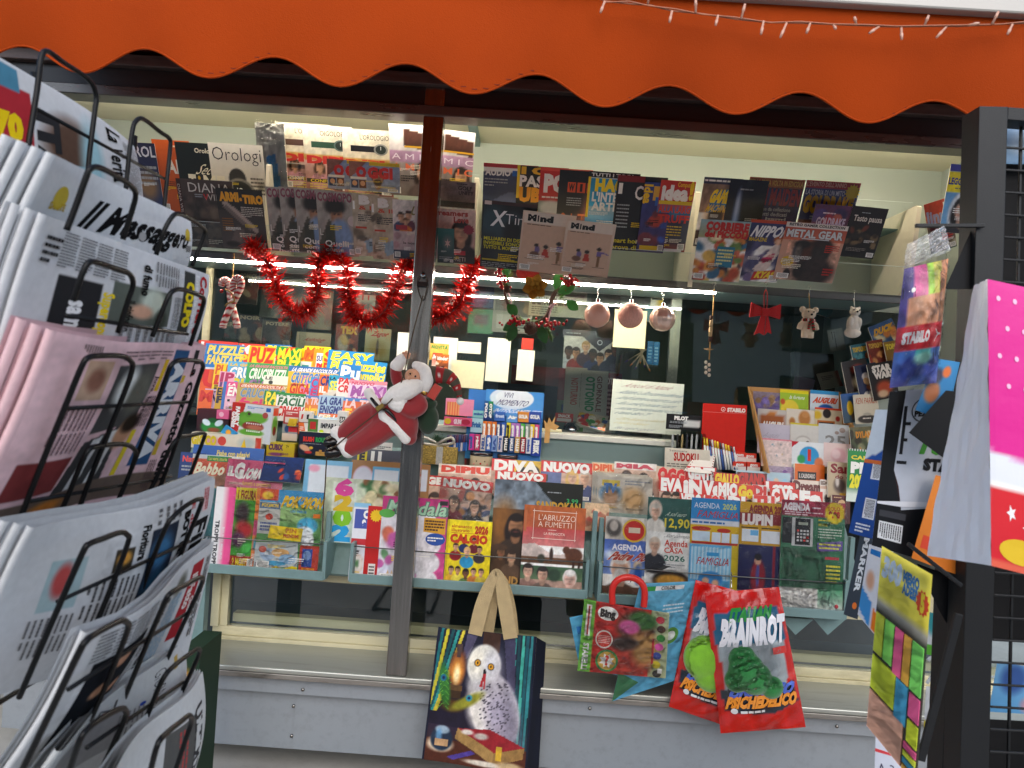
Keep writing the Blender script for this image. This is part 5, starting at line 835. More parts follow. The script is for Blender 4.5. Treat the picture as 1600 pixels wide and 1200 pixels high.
gs('gossip weekly with blonde woman in red dress', 846, 719, 80, 60, YM - .008, 'NUOVO', 'w', 'd02a22', [RB(0, .3, .4, 1, '5a6a9a'), HU(.62, .4, .17, 'e0b494', 'd8b060', 'c8201c', long=1), HU(.86, .38, .17, 'd8a888', 'c8bca8', '2a3a70'), RB(.03, .36, .15, .55, '3a3a20')], tb=.3)
gs('pale gossip weekly with couple behind wrapped TV guides', 960, 721, 66, 56, YM, 'MIA', 'c84a5a', 'e8e0d8', FC(.42, .46, .17), tb=.2)
gs('orange gossip weekly edge beside the wrapped TV guides', 925, 722, 40, 60, YM + .004, 'DIPIU', 'e0602c', 'e8c8a0', FC(.6, .6, .2))
for i in range(3): item('tv_guide', 'wrapped pale TV guide, ' + ('rear of three', 'middle of three', 'front of three with yellow corner')[i], 'magazine', 926 + 4 * i, 737 + 2 * i, 86, 58, YM - .02 - .010 * i, [GR('dcd4c4', 'd0c4b0'), E(.25, .5, .2, .25, '3a80b8', .2), E(.25, .6, .15, .25, 'b88a60', .3), E(.65, .6, .2, .3, 'd8a868', .4), RB(.08, .12, .4, .3, 'e8cc30'), T('TV', .12, .24, .36, .46, '2a70b8', 3, o='e8d840'), LN(.5, .1, .95, .25, 2, 'a')], lean=10, sleeve=M_FILM2, group='wrapped TV guides', t=0.004)
item('gossip_magazine', 'faded gossip weekly lying behind the tray uprights', 'magazine', 914, 785, 38, 44, YM - .1, [GR('d8b890', 'c89a78'), BL(0, 0, 1, 1, 16, ['d8a080', 'e8c8a0', 'a86a50', 'c85a48'], .2, 95)], lean=10, group=GG)
# --- red cluster
YR = 0.285
gs('red gossip weekly with round white title at cluster start', 1026, 728, 52, 56, YR + .01, 'OGGI', 'd82a2c', 'd8c0a8', [E(.4, .5, .3, .3, 'c03028', .3)], tb=.42, tilt=3)
gs('red gossip weekly with white name title and couple, front left of cluster', 1031, 745, 38, 52, YR - .03, 'EVA', 'w', 'd02820', FC(.62, .62, .18), tb=.42)
gs('red gossip weekly with huge white two-letter title', 1066, 748, 36, 50, YR - .034, 'iN', 'w', 'd0241c', FC(.75, .75, .2), tb=.5)
gs('red gossip weekly with single white V title', 1097, 750, 30, 50, YR - .036, 'Ve', 'w', 'd02820', FC(.75, .75, .2), tb=.5)
gs('red and yellow people weekly behind the cluster', 1073, 728, 46, 50, YR + .004, 'GENTE', 'w', 'd02a24', [RB(0, .45, .6, .7, 'e0c020'), HU(.8, .5, .2, 'd8a888', '2a1c14', '3a3a40')], tb=.42)
gs('red weekly with yellow crime title', 1115, 738, 42, 48, YR - .008, 'GIALLO', 'f0cc20', 'c8281c', FC(.7, .7, .2), tb=.4)
gs('red weekly with rounded white title under the yellow crime one', 1121, 753, 34, 46, YR - .038, 'MIO', 'w', 'd0241c', FC(.75, .75, .2), tb=.48)
gs('dark red weekly with script title and blonde head', 1152, 737, 46, 46, YR - .004, 'GRAND', 'c8281c', '5a1c18', [HU(.3, .62, .24, 'e0b898', 'd8b868', '8a2020', long=1)], tb=.42)
gs('yellow red weekly with round letters', 1152, 757, 26, 42, YR - .042, 'Go', 'f0d020', 'd8301c', FC(.78, .78, .2), tb=.5)
gs('white red weekly with short two-letter title', 1175, 757, 24, 42, YR - .040, 'Di', 'd02820', 'e8e0d8', FC(.75, .75, .2), tb=.46)
gs('red romance weekly with white script title', 1194, 751, 48, 42, YR - .02, 'Love', 'w', 'd0281c', [GR('d84830', 'c83828', 0, .4, 1, 1)], tb=.4)
gs('red weekly with white initials before the romance weekly', 1203, 762, 46, 40, YR - .044, 'C Vip', 'w', 'd0301c', FC(.8, .8, .2), tb=.52)
gs('cream romance magazine with brown serif title', 1238, 749, 46, 50, YR - .012, 'Dream', '6a2420', 'e4d4c4', [GR('d8c4b4', 'c8a898', 0, .4, 1, 1), BX(.02, .05, .12, .3, '3a3030')], tb=.4)
gs('red weekly peeping out under the cream romance magazine', 1247, 766, 38, 34, YR - .046, 'Fe', 'w', 'd02c20', (), tb=.6)
gs('white booklet with small dark figure beside the cream romance magazine', 1281, 749, 22, 50, YR - .016, 'M', '8a7a70', 'e4dcd4', [GR('e4dcd4', 'd8d0c8', 0, .3, 1, 1), E(.5, .6, .2, .14, '3a3030', .2)], tb=.2)
for i, (x, y, w) in enumerate(((1062, 770, 36), (1100, 773, 34), (1136, 774, 30), (1176, 773, 36))):
    gs('red weekly top strip just above the diaries, ' + ('first from left', 'second from left', 'third from left', 'fourth from left')[i], x, y, w, 40, YR - .07, ('VERO', 'TOP', 'DI', 'TU')[i], 'w' if i % 2 == 0 else 'd83028', 'd02c20' if i % 2 == 0 else 'e8dcd4', FC(.75, .75, .2), tb=.5)
# --- right of the cluster
item('calendar', 'orange page-a-day calendar box with black strip', 'calendar', 1242, 724, 46, 40, YR + .02, [GR('e8701c', 'd86418'), BX(.1, .3, .72, .62, '1c1814'), T('IL CALENDARIO', .14, .38, .68, .54, 'e8e0d8', 1), RB(.3, .75, .7, 1, 'c8c0a8')], lean=8, t=0.02)
item('book', 'beige romance book with dark red serif initial', 'book', 1294, 721, 36, 56, YR - .02, [GR('c8b494', 'b8a484'), E(.5, .65, .25, .2, '5a4a44', .3), E(.4, .55, .08, .14, 'd8d0c8', .3), T('San', .1, .06, .98, .3, '8a2028', 2), T('do c', .3, .36, .9, .46, '8a2028', 1), BX(.5, .86, .95, .98, 'd0a030')], lean=8, t=0.012)
item('book', 'dark red book with curled letter under the beige romance book', 'book', 1300, 773, 28, 44, YR - .06, [GR('5a1c20', '3a1418'), T('S', .3, .2, .75, .8, 'c8a070', 2), LN(.1, .05, .9, .12, 1, 'c8a070')], lean=8, t=0.012)
item('calendar', 'green spiral calendar with white and yellow letters', 'calendar', 1325, 701, 34, 82, YR - .05, [GR('1c8a40', '167838'), T('CAL', .15, .12, .9, .19, 'e8d830', 2), T('PL', .15, .26, .95, .44, 'w', 3), T('2026', .12, .5, 1.0, .72, 'e8e030', 3), RB(0, .82, 1, 1, 'd8e4d8')] + [BX(.05 + .12 * i, -.01, .1 + .12 * i, .03, 'd8d8d8') for i in range(8)], lean=6, tilt=1)
# --- diaries in the third tray
GD = 'diaries in clear wrap in the last tray'
YD = 0.10
tr('diary with smiling white-bearded friar and blue sky', 947, 806, 66, 120, YD, [GR('d8d4cc', 'c8c0b4', 0, 0, 1, .3), E(.2, .15, .18, .11, '4a4644', .2), E(.2, .12, .1, .07, 'b8b0a8', .2), GR('4a68b8', '7a98d4', 0, .3, 1, .75), E(.2, .5, .2, .06, 'd0dcec', .5), HU(.4, .68, .16, 'd8a88c', 'd8d0c8', '5a4434', beard=1), E(.4, .75, .15, .09, 'd8d4ce', .3), GR('6a4a38', '5a3c2c', 0, .9, 1, 1), E(.8, .62, .1, .06, 'c8b090', .3), E(.82, .74, .09, .12, '2a58a8', .3), VE(.68, .17, .28, .155, 'd8b030'), VE(.68, .17, .24, .13, 'c02a24'), BX(.55, .13, .82, .2, 'd8c8b0'), T('AGENDA', .18, .36, .9, .43, 'e8e8f0', 2), T('Padre Pio', .1, .46, .95, .56, 'a83020', 2, .2, o='e8d8c8')], name='diary', cat='diary', sleeve=M_FILM, group=GD, res=80)
tr('cookery diary with nun portrait, price and frying pan', 1013, 776, 68, 134, YD - .004, [GR('2a5a54', '1c4a46', 0, 0, 1, .4), E(.18, .14, .15, .11, 'd8c4b4', .1), HU(.18, .16, .075, 'dcb49c', 'c8c0b4', 'd8d4cc'), GR('e2e2de', 'd8d8d6', 0, .4, 1, 1), HU(.2, .56, .08, 'dcb49c', 'c8b8a8', '2a2c34'), E(.6, .96, .42, .12, '2a2624', .1), E(.6, .97, .35, .08, 'c8923a', .2), NZ(.1, 12, 0, .85, 1, 1), T('A soli euro', .4, .16, .85, .21, 'c8d8c8', 0, .2), T('12,90', .4, .24, .97, .34, 'd8c838', 1), T('Suor Germana', .4, .42, .95, .46, '5a5a60', 0, .2), T('Agenda', .42, .49, .95, .56, 'c83a24', 1), T('CASA', .42, .58, .85, .64, 'c83a24', 1), T('2026', .42, .67, .9, .73, '2a6a5a', 1), LN(.42, .76, .9, .82, 2, 'a', .4), VPOLY([(0, .88), (.3, .83), (.45, .79), (.6, .79), (.45, .83), (.3, .86)], '3a3a3c')], name='diary', cat='diary', sleeve=M_FILM, group=GD, res=80)
tr('blue and yellow family diary with checked cover', 1081, 777, 76, 140, YD - .008, [GR('2a8acc', '2a84c4', 0, 0, 1, .24), RB(0, .24, 1, .3, 'd8dce4'), RB(0, .3, 1, .52, 'd8b01c'), GR('5aa8d8', '4a9ccc', 0, .52, 1, 1), STRIPE(.03, .55, .85, .9, 11, '6ab4dc', 'c8e0ec'), RB(.85, .52, 1, 1, 'c8b020'), E(.45, .9, .25, .09, '3a88c8', .05), E(.35, .92, .07, .04, 'd8a888', .2), E(.55, .94, .07, .04, 'd8a888', .2), T('AGENDA', .06, .05, .58, .11, 'e4ecf4', 0), T('2026', .64, .05, .92, .11, 'd8e060', 1), T('FAMIGLIA', .12, .14, .95, .215, 'c02c28', 0, .06), LN(.03, .255, .97, .285, 1, '2a6ab0', .7), VE(.22, .34, .2, .025, 'b83020'), VE(.68, .35, .14, .025, 'b83020'), BX(.04, .37, .4, .48, 'c8dcec'), BX(.44, .375, .62, .485, 'd4e0ec'), BX(.64, .375, .8, .485, 'd4e0ec'), BX(.84, .38, .98, .485, 'd4e0ec'), BX(.03, .485, .97, .51, 'b02a20'), BX(.35, .6, .6, .64, '3a98d0'), T('FAMIGLIA', .15, .66, .8, .74, 'b83038', 0, .06)], name='diary', cat='diary', sleeve=M_FILM, group=GD, res=70)
tr('yellow topped navy diary with elastic band and suited silhouette', 1157, 783, 68, 138, YD - .012, [GR('d0a018', 'c8981c', 0, 0, 1, .13), GR('8a2028', '7a1c24', 0, .13, 1, .26), GR('c89a18', 'c0941c', 0, .26, 1, .48), GR('1c2254', '181c44', 0, .48, 1, 1), E(.46, .85, .17, .2, '8a1c2c', .15), E(.45, .82, .04, .14, '4a4a8c', .2), E(.45, .66, .075, .05, 'c8987c', .1), E(.45, .62, .08, .04, '16121a', .15), RB(.79, .48, .84, 1, '7a1428'), T('AGENDA 2026', .2, .04, 1.05, .115, '8a2820', 3), T('LUPIN', .05, .145, .75, .25, 'e4dcd8', 3), BX(.04, .285, .42, .3, '4a3a14'), BX(.5, .285, .9, .3, '4a3a14'), BX(.06, .31, .44, .45, 'dce4ec'), BX(.25, .32, .43, .38, '6ab0e0'), BX(.5, .32, .92, .46, 'd8dee6')], name='diary', cat='diary', sleeve=M_FILM, group=GD, res=70)
tr('green diary with calculator and dark brown leather organiser', 1222, 780, 98, 170, YD - .016, [GR('a82c4a', '982844', 0, 0, 1, .14), GR('3a7a5a', '2f6a4c', 0, .14, 1, .8), GR('5ab080', 'd8dcd8', .6, .8, 1, 1), E(.84, .095, .15, .1, 'e4c81c', .05), NZ(.12, 8), T('AGENDA', .02, .03, .45, .09, 'e8e0e4', 3), LN(.48, .05, .72, .075, 1, 'e8d8e0'), T('SOLO', .73, .04, .92, .075, 'b83020', 1), T('9.90', .74, .085, .92, .14, 'b83020', 3), LN(.05, .1, .65, .14, 2, 'e0c8d0', .5), BX(.02, .16, .2, .4, '1c2026'), BX(.17, .16, .5, .42, 'b8bcbc'), BX(.22, .165, .46, .41, '14181c'), BX(.27, .2, .42, .225, 'a8b0a0')] + [BX(.25 + .05 * i, .27 + .03 * j, .285 + .05 * i, .288 + .03 * j, 'c8c8c8' if (i + j) % 5 else 'c83030') for i in range(4) for j in range(4)] +
   [LN(.58, .16, .92, .18, 1, 'd8d040'), T('NOVITA', .58, .2, .72, .225, 'd8d040', 1), LN(.58, .24, .95, .34, 4, 'c8d8c8', .4), VPOLY([(.57, .38), (.97, .35), (.97, .44), (.57, .46)], '6a5aa0'), LN(.6, .375, .94, .44, 2, 'd8d840', .5), LN(.7, .5, .94, .53, 1, 'c83a48', .8), LN(.72, .57, .94, .75, 5, 'd8d840', .5), VE(.9, .95, .03, .02, 'd04a50')], name='diary', cat='diary', sleeve=M_FILM2, group=GD, res=60)
lo_x = item('organiser', 'dark brown leather organiser wrapped against the green diary', 'organiser', 1226, 857, 64, 92, YD - .030, [GR('3a2824', '2e201e'), NZ(.25, 10)], lean=5, t=0.012, res=30, slabcol='2e201e', sleeve=M_FILM2)

# ================================================================== tools for hanging and bent things
def quad_print(name, px, Y, ops, material, res=None, puff=0.0, wr=0.0, asp=None, Yc=None, surf=None):
    """print stretched over four photo points (tl, tr, br, bl), each at its own depth; returns mesh in world coordinates"""
    Ys = Yc or [Y] * 4; c = [P(p[0], p[1], y) for p, y in zip(px, Ys)]
    a = asp or (((c[1] - c[0]).length + (c[2] - c[3]).length) / ((c[3] - c[0]).length + (c[2] - c[1]).length))
    me = print_mesh(name, a, 1.0, ops, material, res); n = (c[1] - c[0]).cross(c[3] - c[0]).normalized()
    if n.dot(EYE - c[0]) < 0: n = -n
    v = np.zeros(len(me.vertices) * 3); me.vertices.foreach_get('co', v); v = v.reshape(-1, 3); U = v[:, 0] / a + 0.5; V = 1 - v[:, 2]; off = -v[:, 1]
    C = np.array([list(q) for q in c]); w = (C[0] * ((1 - U) * (1 - V))[:, None] + C[1] * (U * (1 - V))[:, None] + C[2] * (U * V)[:, None] + C[3] * ((1 - U) * V)[:, None])
    Uc, Vc = np.clip(U, 0, 1), np.clip(V, 0, 1)
    d = off * (5.0 if wr else 0.8) + puff * np.sin(np.pi * Uc) ** 0.7 * np.sin(np.pi * Vc) ** 0.7 + wr * (np.sin(U * 23 + V * 9) * np.sin(V * 17 - U * 5) + 0.6 * np.sin(V * 41 + U * 13))
    if surf is not None: d = d + surf(U, V)
    w = w + d[:, None] * np.array(list(n)); me.vertices.foreach_set('co', w.ravel()); me.update(); return me
def recenter(o):
    """move the origin of a world-coordinate mesh object to the bottom of its shape"""
    me = o.data; v = np.zeros(len(me.vertices) * 3); me.vertices.foreach_get('co', v); v = v.reshape(-1, 3); c = v.mean(0); c[2] = v[:, 2].min()
    me.vertices.foreach_set('co', (v - c).ravel()); me.update(); o.location = c; return o
def child_world(o, root):
    """parent a world-coordinate mesh object without moving it"""
    o.parent = root; o.matrix_parent_inverse = Matrix.Identity(4); o.matrix_local = root.matrix_world.inverted(); return o
def wp_(pts, Y): return [P(a, b, Y) for a, b in pts]
def thing(name, label, cat, px, py, Y, group=None):
    o = empty(name, P(px, py, Y)); bpy.context.view_layer.update(); tag(o, label, cat, group); return o
def part(name, mb, material, root): return child_world(link(name, mb.mesh(name, material)), root)
YHK = 0.185                                       # ornaments hang in front of the shelf edge
M_RED = mat('red_felt', 'c01818', rough=0.8, sheen=0.3, bump=0.3, bscale=200)
M_JUTE = mat('jute_string', 'b08a50', rough=0.95, bump=0.6, bscale=300)
M_HOOK = mat('bright_hook_wire', 'c8c8c4', rough=0.2, metal=1)
# ------------------------------------------------------------------ tinsel garland
rn = random.Random(5)
def smooth_path(pts, n=10):
    out = []
    for i in range(len(pts) - 1):
        p0, p1, p2, p3 = [Vector(pts[max(0, min(len(pts) - 1, i + k))]) for k in (-1, 0, 1, 2)]
        for j in range(n):
            t = j / n; out.append(0.5 * ((2 * p1) + (p2 - p0) * t + (2 * p0 - 5 * p1 + 4 * p2 - p3) * t * t + (3 * p1 - p0 - 3 * p2 + p3) * t ** 3))
    return out + [Vector(pts[-1])]
gp = [(390, 382), (404, 394), (422, 418), (434, 456), (450, 482), (472, 490), (490, 472), (499, 440), (498, 412), (510, 396), (521, 392), (535, 408), (543, 440), (546, 470), (553, 494), (576, 502), (597, 490), (612, 464), (624, 432), (640, 408), (652, 430), (662, 470), (676, 496), (696, 494), (716, 477), (728, 450), (737, 424), (743, 408)]
gw = smooth_path([P(a, b, YHK - 0.02) for a, b in gp], 8)
T_ = thing('tinsel_garland', 'red tinsel garland with stars looping below the magazine shelf', 'garland', 520, 400, YHK)
M_TINS = mat('red_metal_foil', 'e01a0c', rough=0.3, metal=0.55); M_TINS2 = mat('bright_red_foil', 'e83018', rough=0.3, metal=0.5)
part('core_wire', MB().tube(gw, 0.003, 5), M_WIRE, T_)
tm_ = MB()
for k in range(5600):
    i = rn.randrange(len(gw) - 1); p = gw[i].lerp(gw[i + 1], rn.random()); ax = (gw[i + 1] - gw[i]).normalized()
    d = Vector((rn.gauss(0, 1), rn.gauss(0, 1), rn.gauss(0, 1))); d = (d - ax * d.dot(ax) * 0.6).normalized(); L = rn.uniform(0.022, 0.068); s = d.cross(Vector((rn.gauss(0, 1), rn.gauss(0, 1), rn.gauss(0, 1)))).normalized() * rn.uniform(0.0012, 0.0026)
    b_ = p + d * L * 0.55 + Vector((rn.uniform(-.004, .004), rn.uniform(-.004, .004), rn.uniform(-.004, .004))); e = b_ + (d + Vector((rn.gauss(0, .4), rn.gauss(0, .4), rn.gauss(0, .4)))).normalized() * L * 0.45
    tm_._add([p - s, p + s, b_ + s, b_ - s, e], [(0, 1, 2, 3), (3, 2, 4)])
o = part('tinsel', tm_, M_TINS, T_); o['kind'] = 'stuff'
for (a, b) in ((407, 444), (423, 478), (438, 500), (480, 498), (446, 408), (614, 422), (602, 478), (735, 484), (725, 498), (548, 500)):
    c = P(a, b, YHK - 0.045); r = rn.uniform(.010, .014); ro = rn.uniform(0, 1)
    pts = [(r * (1 if i % 2 == 0 else .42) * math.cos(i * math.pi / 5 + ro), r * (1 if i % 2 == 0 else .42) * math.sin(i * math.pi / 5 + ro)) for i in range(10)]
    part('star', MB().prism(pts, -.0006, .0006, mtx=Matrix.Translation(c) @ Matrix.Rotation(rn.uniform(-.7, .7), 4, 'Z')), M_TINS2, T_)
# ------------------------------------------------------------------ striped candy canes
T_ = thing('candy_canes', 'pair of crossed red and white striped fabric canes on jute', 'ornament', 363, 480, YHK)
def cane(pts, dy, flip):
    path = smooth_path([P(a, b, YHK - dy) for a, b in pts], 9); mb = MB(); n = len(path)
    mb.tube(path, [0.0125 * min(1, (i + 2) / 5, (n - i + 1) / 4) for i in range(n)], 10)
    for i in range(n):
        for j in range(10): mb.c[i * 10 + j] = tuple(lin(hexc('b81c20' if ((i * 0.9 + j * 0.35 * flip) % 3.6) < 1.6 else 'e8ddd0')))
    part('cane', mb, mat('striped_fabric', attr='Col', rough=0.9, bump=0.3, bscale=150), T_)
cane([(346, 448), (348, 440), (354, 438), (359, 446), (360, 462), (364, 482), (370, 506), (371, 513)], .0, 1)
cane([(366, 456), (364, 446), (368, 436), (375, 436), (377, 446), (370, 462), (360, 480), (350, 504), (348, 513)], .022, -1)
part('jute_cord', MB().tube(smooth_path([P(366, 396, YHK), P(364, 420, YHK - .01), P(362, 445, YHK - .03)], 6), 0.0022, 6), M_JUTE, T_)
part('jute_cord', MB().tube(smooth_path([P(352, 452, YHK - .03), P(362, 458, YHK - .04), P(366, 470, YHK - .04), P(356, 474, YHK - .04), P(352, 478, YHK - .035)], 6), 0.003, 6), M_JUTE, T_)
part('berry', MB().ball(P(346, 455, YHK - .035), .007), mat('glossy_red_bead', 'a81414', rough=0.2), T_)
# ------------------------------------------------------------------ twig wreath
T_ = thing('wreath', 'heart shaped twig wreath with gold flower, berries and pine cone', 'wreath', 830, 500, YHK)
M_TWIG = mat('dark_twig', '4a2e20', rough=0.85, bump=0.6, bscale=120); M_LEAF = mat('green_fabric_leaf', '2a5a24', rough=0.6, noise=0.25, nscale=60, translucent=0.15); M_BERRY = mat('red_berry', 'a80f18', rough=0.25); M_GOLDF = mat('gold_glitter_petal', 'b8862c', rough=0.35, metal=0.6, noise=0.4, nscale=400, bump=0.6, bscale=500)
for k in range(4):
    pts = [(786 + k, 440), (791, 462), (797 + k, 484), (812, 498), (830, 504), (848, 498), (858, 484 + k), (864 - k, 464), (874, 444)]
    part('twig', MB().tube(smooth_path([P(a + rn.uniform(-2, 2), b + rn.uniform(-2, 2), YHK - .01 - .004 * k) for a, b in pts], 6), 0.005, 6), M_TWIG, T_)
rib = smooth_path([P(a, b, YHK - .028) for a, b in ((791, 452), (799, 470), (796, 480), (806, 490), (803, 498))], 8)
part('ribbon', MB().tube(rib, 0.003, 5), mat('striped_ribbon', 'c8a0a8', rough=0.5), T_)
part('ribbon', MB().tube(smooth_path([P(a, b, YHK - .028) for a, b in ((856, 504), (860, 486), (866, 474), (858, 480))], 8), 0.003, 5), mat('striped_ribbon'), T_)
def leaf(c, L, w, ang, yw, material, nm='leaf', tw=0.0):
    mb = MB(); n = 8; vs = []; 
    for i in range(n + 1):
        t = i / n; hw = w * math.sin(math.pi * min(1, t * 0.95 + 0.03)) ** 0.8; yb = 0.12 * L * math.sin(t * 3)
        vs += [(-hw, -yb + hw * .3, t * L), (0, -yb, t * L), (hw, -yb + hw * .3, t * L)]
    mb._add(vs, [(i * 3 + j, i * 3 + j + 1, i * 3 + j + 4, i * 3 + j + 3) for i in range(n) for j in (0, 1)], smooth=True)
    M4 = Matrix.Translation(c) @ Matrix.Rotation(yw, 4, 'Z') @ Matrix.Rotation(ang, 4, 'Y') @ Matrix.Rotation(tw, 4, 'X'); mb.v = [tuple(M4 @ Vector(v)) for v in mb.v]
    part(nm, mb, material, T_)
for k in range(6): leaf(P(836, 449, YHK - .045), .050, .019, k * math.pi / 3 + .2, 0, M_GOLDF, 'gold_petal', .35)
for k in range(5): leaf(P(836, 449, YHK - .052), .028, .011, k * math.pi / 2.5 + .5, 0, M_GOLDF, 'gold_petal', .8)
for k in range(5): leaf(P(824, 434, YHK - .030), .048, .018, -1.1 + k * .55, 0, mat('red_velvet_petal', 'a01214', rough=0.7, sheen=0.4), 'red_petal', .2)
part('flower_centre', MB().ball(P(836, 449, YHK - .062), .005), M_GOLDF, T_)
for (a, b, an, L) in ((868, 452, .2, .055), (872, 456, 1.2, .05), (886, 470, 2.2, .04), (812, 500, -2.2, .055), (842, 508, 2.7, .055), (806, 508, -2.8, .05), (794, 430, -.4, .05), (808, 492, -.8, .04)): leaf(P(a, b, YHK - .035), L * 1.3, .019, an, 0, M_LEAF)
def berries(cx, cy, n, sx, sy):
    mb = MB()
    for _ in range(n): mb.ball(P(cx + rn.gauss(0, sx), cy + rn.gauss(0, sy), YHK - .03 - rn.random() * .02), rn.uniform(.0045, .0065), 8, 6)
    part('berry_cluster', mb, M_BERRY, T_)
berries(785, 428, 40, 5, 11); berries(888, 440, 40, 8, 8); berries(802, 504, 26, 9, 3.5); berries(857, 507, 26, 10, 3.5); berries(791, 412, 3, 1, 3)
def needles(cx, cy, dx, dy, n, L):
    mb = MB()
    for _ in range(n):
        t = rn.random(); p = P(cx + dx * t, cy + dy * t, YHK - .025); d = Vector((rn.gauss(0, 1), rn.gauss(0, .5) - .3, rn.gauss(0, 1) - (.6 if dy > 0 else -.3))).normalized() * L * rn.uniform(.5, 1); s = d.orthogonal().normalized() * .0009
        mb._add([p - s, p + s, p + d], [(0, 1, 2)])
    part('fern_sprig', mb, mat('fern_green', '4a6a20', rough=0.6, translucent=0.2), T_)
needles(796, 508, -4, 22, 160, .02); needles(856, 512, 6, 18, 160, .02); needles(876, 466, 20, -24, 320, .026); needles(790, 450, 6, -26, 300, .026); needles(800, 496, 60, 10, 260, .024)
for (cx, cy, r) in ((829, 513, .021), (793, 452, .012)):
    mb = MB(); c = P(cx, cy, YHK - .045)
    for ring in range(6):
        for j in range(9):
            a = j * 6.283 / 9 + ring * .35; th = ring / 5.5 * 1.4; d = Vector((math.sin(th) * math.cos(a), -math.cos(th), math.sin(th) * math.sin(a))); mb.ball(c + d * r, (r * .3, r * .16, r * .3), 6, 4)
    part('pine_cone', mb, mat('pine_cone_brown', '4a2c1c', rough=0.7, noise=0.2), T_)
# ------------------------------------------------------------------ glass balls
def hook(root, px, py0, py1, Y=YHK):
    a, b = P(px, py0, Y), P(px, py1, Y); part('hook', MB().tube(smooth_path([a + Vector((-.006, .004, .006)), a + Vector((0, .002, .012)), a + Vector((.006, 0, .004)), a, a.lerp(b, .5), b], 4), 0.0009, 5), M_HOOK, root)
def bauble(label, px, py, kind):
    T2 = thing('glass_ball', label, 'ornament', px, py + 20, YHK, 'pink glass balls hanging below the shelf'); c = P(px, py, YHK - .03); r = 20 * scale(YHK - .03)
    mb = MB()
    if kind == 2:
        n = 64; vs = []; nv = 20
        for i in range(nv + 1):
            th = math.pi * i / nv
            for j in range(n):
                k = 1 - 0.055 * (0.5 + 0.5 * math.cos(16 * 2 * math.pi * j / n)) * math.sin(th); ph = 2 * math.pi * j / n
                vs.append(c + Vector((r * k * math.sin(th) * math.cos(ph), r * k * math.sin(th) * math.sin(ph), r * math.cos(th))))
        mb._add(vs, [(i * n + j, (i + 1) * n + j, (i + 1) * n + (j + 1) % n, i * n + (j + 1) % n) for i in range(nv) for j in range(n)], smooth=True)
        M_ = mat('champagne_mirror_glass', 'f0d0bc', rough=0.14, metal=0.45)
    else:
        mb.ball(c, r, 32, 20); M_ = mat('satin_pink_glass', 'e6ae98', rough=0.3, coat=0.6) if kind == 0 else mat('frosted_pink_thread', 'e8ac9a', rough=0.75, noise=0.15, nscale=30, stretch=(8, 8, .5), bump=0.5, bscale=60)
    part('ball', mb, M_, T2)
    part('cap', MB().lathe([(.0001, .012), (.006, .012), (.007, .009), (.007, 0), (.008, -.003)], c + Vector((0, 0, r - .001)), 12), M_HOOK, T2); hook(T2, px + 1, 452 if px < 1000 else 462, py - 24)
bauble('smooth peach glass ball hanging beside the wreath', 933, 492, 0); bauble('matte threaded pink ball hanging before a yellow note', 985, 493, 1); bauble('ribbed shiny champagne glass ball, rightmost of three balls', 1035, 498, 2)
# ------------------------------------------------------------------ wooden charm string
T_ = thing('charm_string', 'jute string of wooden beads and small star hanging from hook', 'ornament', 1108, 590, YHK); M_WOOD = mat('pale_wood', 'b8905c', rough=0.7, noise=0.15, nscale=60)
part('jute_cord', MB().tube([P(1116, 452, YHK), P(1114, 490, YHK - .01), P(1110, 530, YHK - .01), P(1108, 562, YHK - .01)], 0.0024, 6), M_JUTE, T_)
for (py, hh, m_) in ((497, 4, 'e'), (505, 7, 'c'), (518, 8, 'c'), (530, 4, 'e')):
    c = P(1111.5 - (py - 497) * .06, py, YHK - .012); h = hh * scale(YHK); part('bead', MB().lathe([(.001, -h), (.0068, -h * .9), (.0068, h * .9), (.001, h)], c, 10), mat('bead_' + m_, 'c8a878' if m_ == 'c' else '4a2c1c', rough=0.6, noise=0.15, nscale=80), T_)
c = P(1107, 546, YHK - .015); part('wooden_bar', MB().tube([c - Vector((.017, 0, -.001)), c, c + Vector((.017, 0, .001))], [.001, .004, .001], 6), M_WOOD, T_)
for k in range(6): p = P(1103 + (k % 2) * 5, 566 + k * 4, YHK - .014); part('shell', MB().ball(p, (.006, .005, .007), 8, 6), mat('pale_shell', 'd8c8b0', rough=0.5), T_)
hook(T_, 1116, 446, 455)
# ------------------------------------------------------------------ red bow
T_ = thing('felt_bow', 'flat red felt bow hanging from loop', 'ornament', 1196, 525, YHK)
def plate(pts, y0, t, material, nm, col=None, bev=.0012):
    cs = [P(a, b, y0) for a, b in pts]; mb = MB(); mb.prism([(q.x, q.z) for q in cs], y0 - t, y0); o_ = part(nm, mb, material, T_); b_ = o_.modifiers.new('b', 'BEVEL'); b_.width = bev; b_.segments = 2; return o_
plate([(1173, 472), (1196, 484), (1196, 492), (1170, 496)], YHK - .02, .008, M_RED, 'loop'); plate([(1196, 484), (1220, 475), (1218, 499), (1196, 492)], YHK - .02, .008, M_RED, 'loop')
plate([(1179, 477), (1192, 486), (1192, 490), (1178, 491)], YHK - .029, .003, M_RED, 'inner_loop'); plate([(1200, 486), (1213, 480), (1212, 493), (1200, 491)], YHK - .029, .003, M_RED, 'inner_loop')
plate([(1189, 492), (1196, 493), (1193, 524), (1186, 520), (1178, 523)], YHK - .02, .005, M_RED, 'tail'); plate([(1197, 493), (1200, 493), (1205, 522), (1199, 519), (1194, 524)], YHK - .02, .005, M_RED, 'tail')
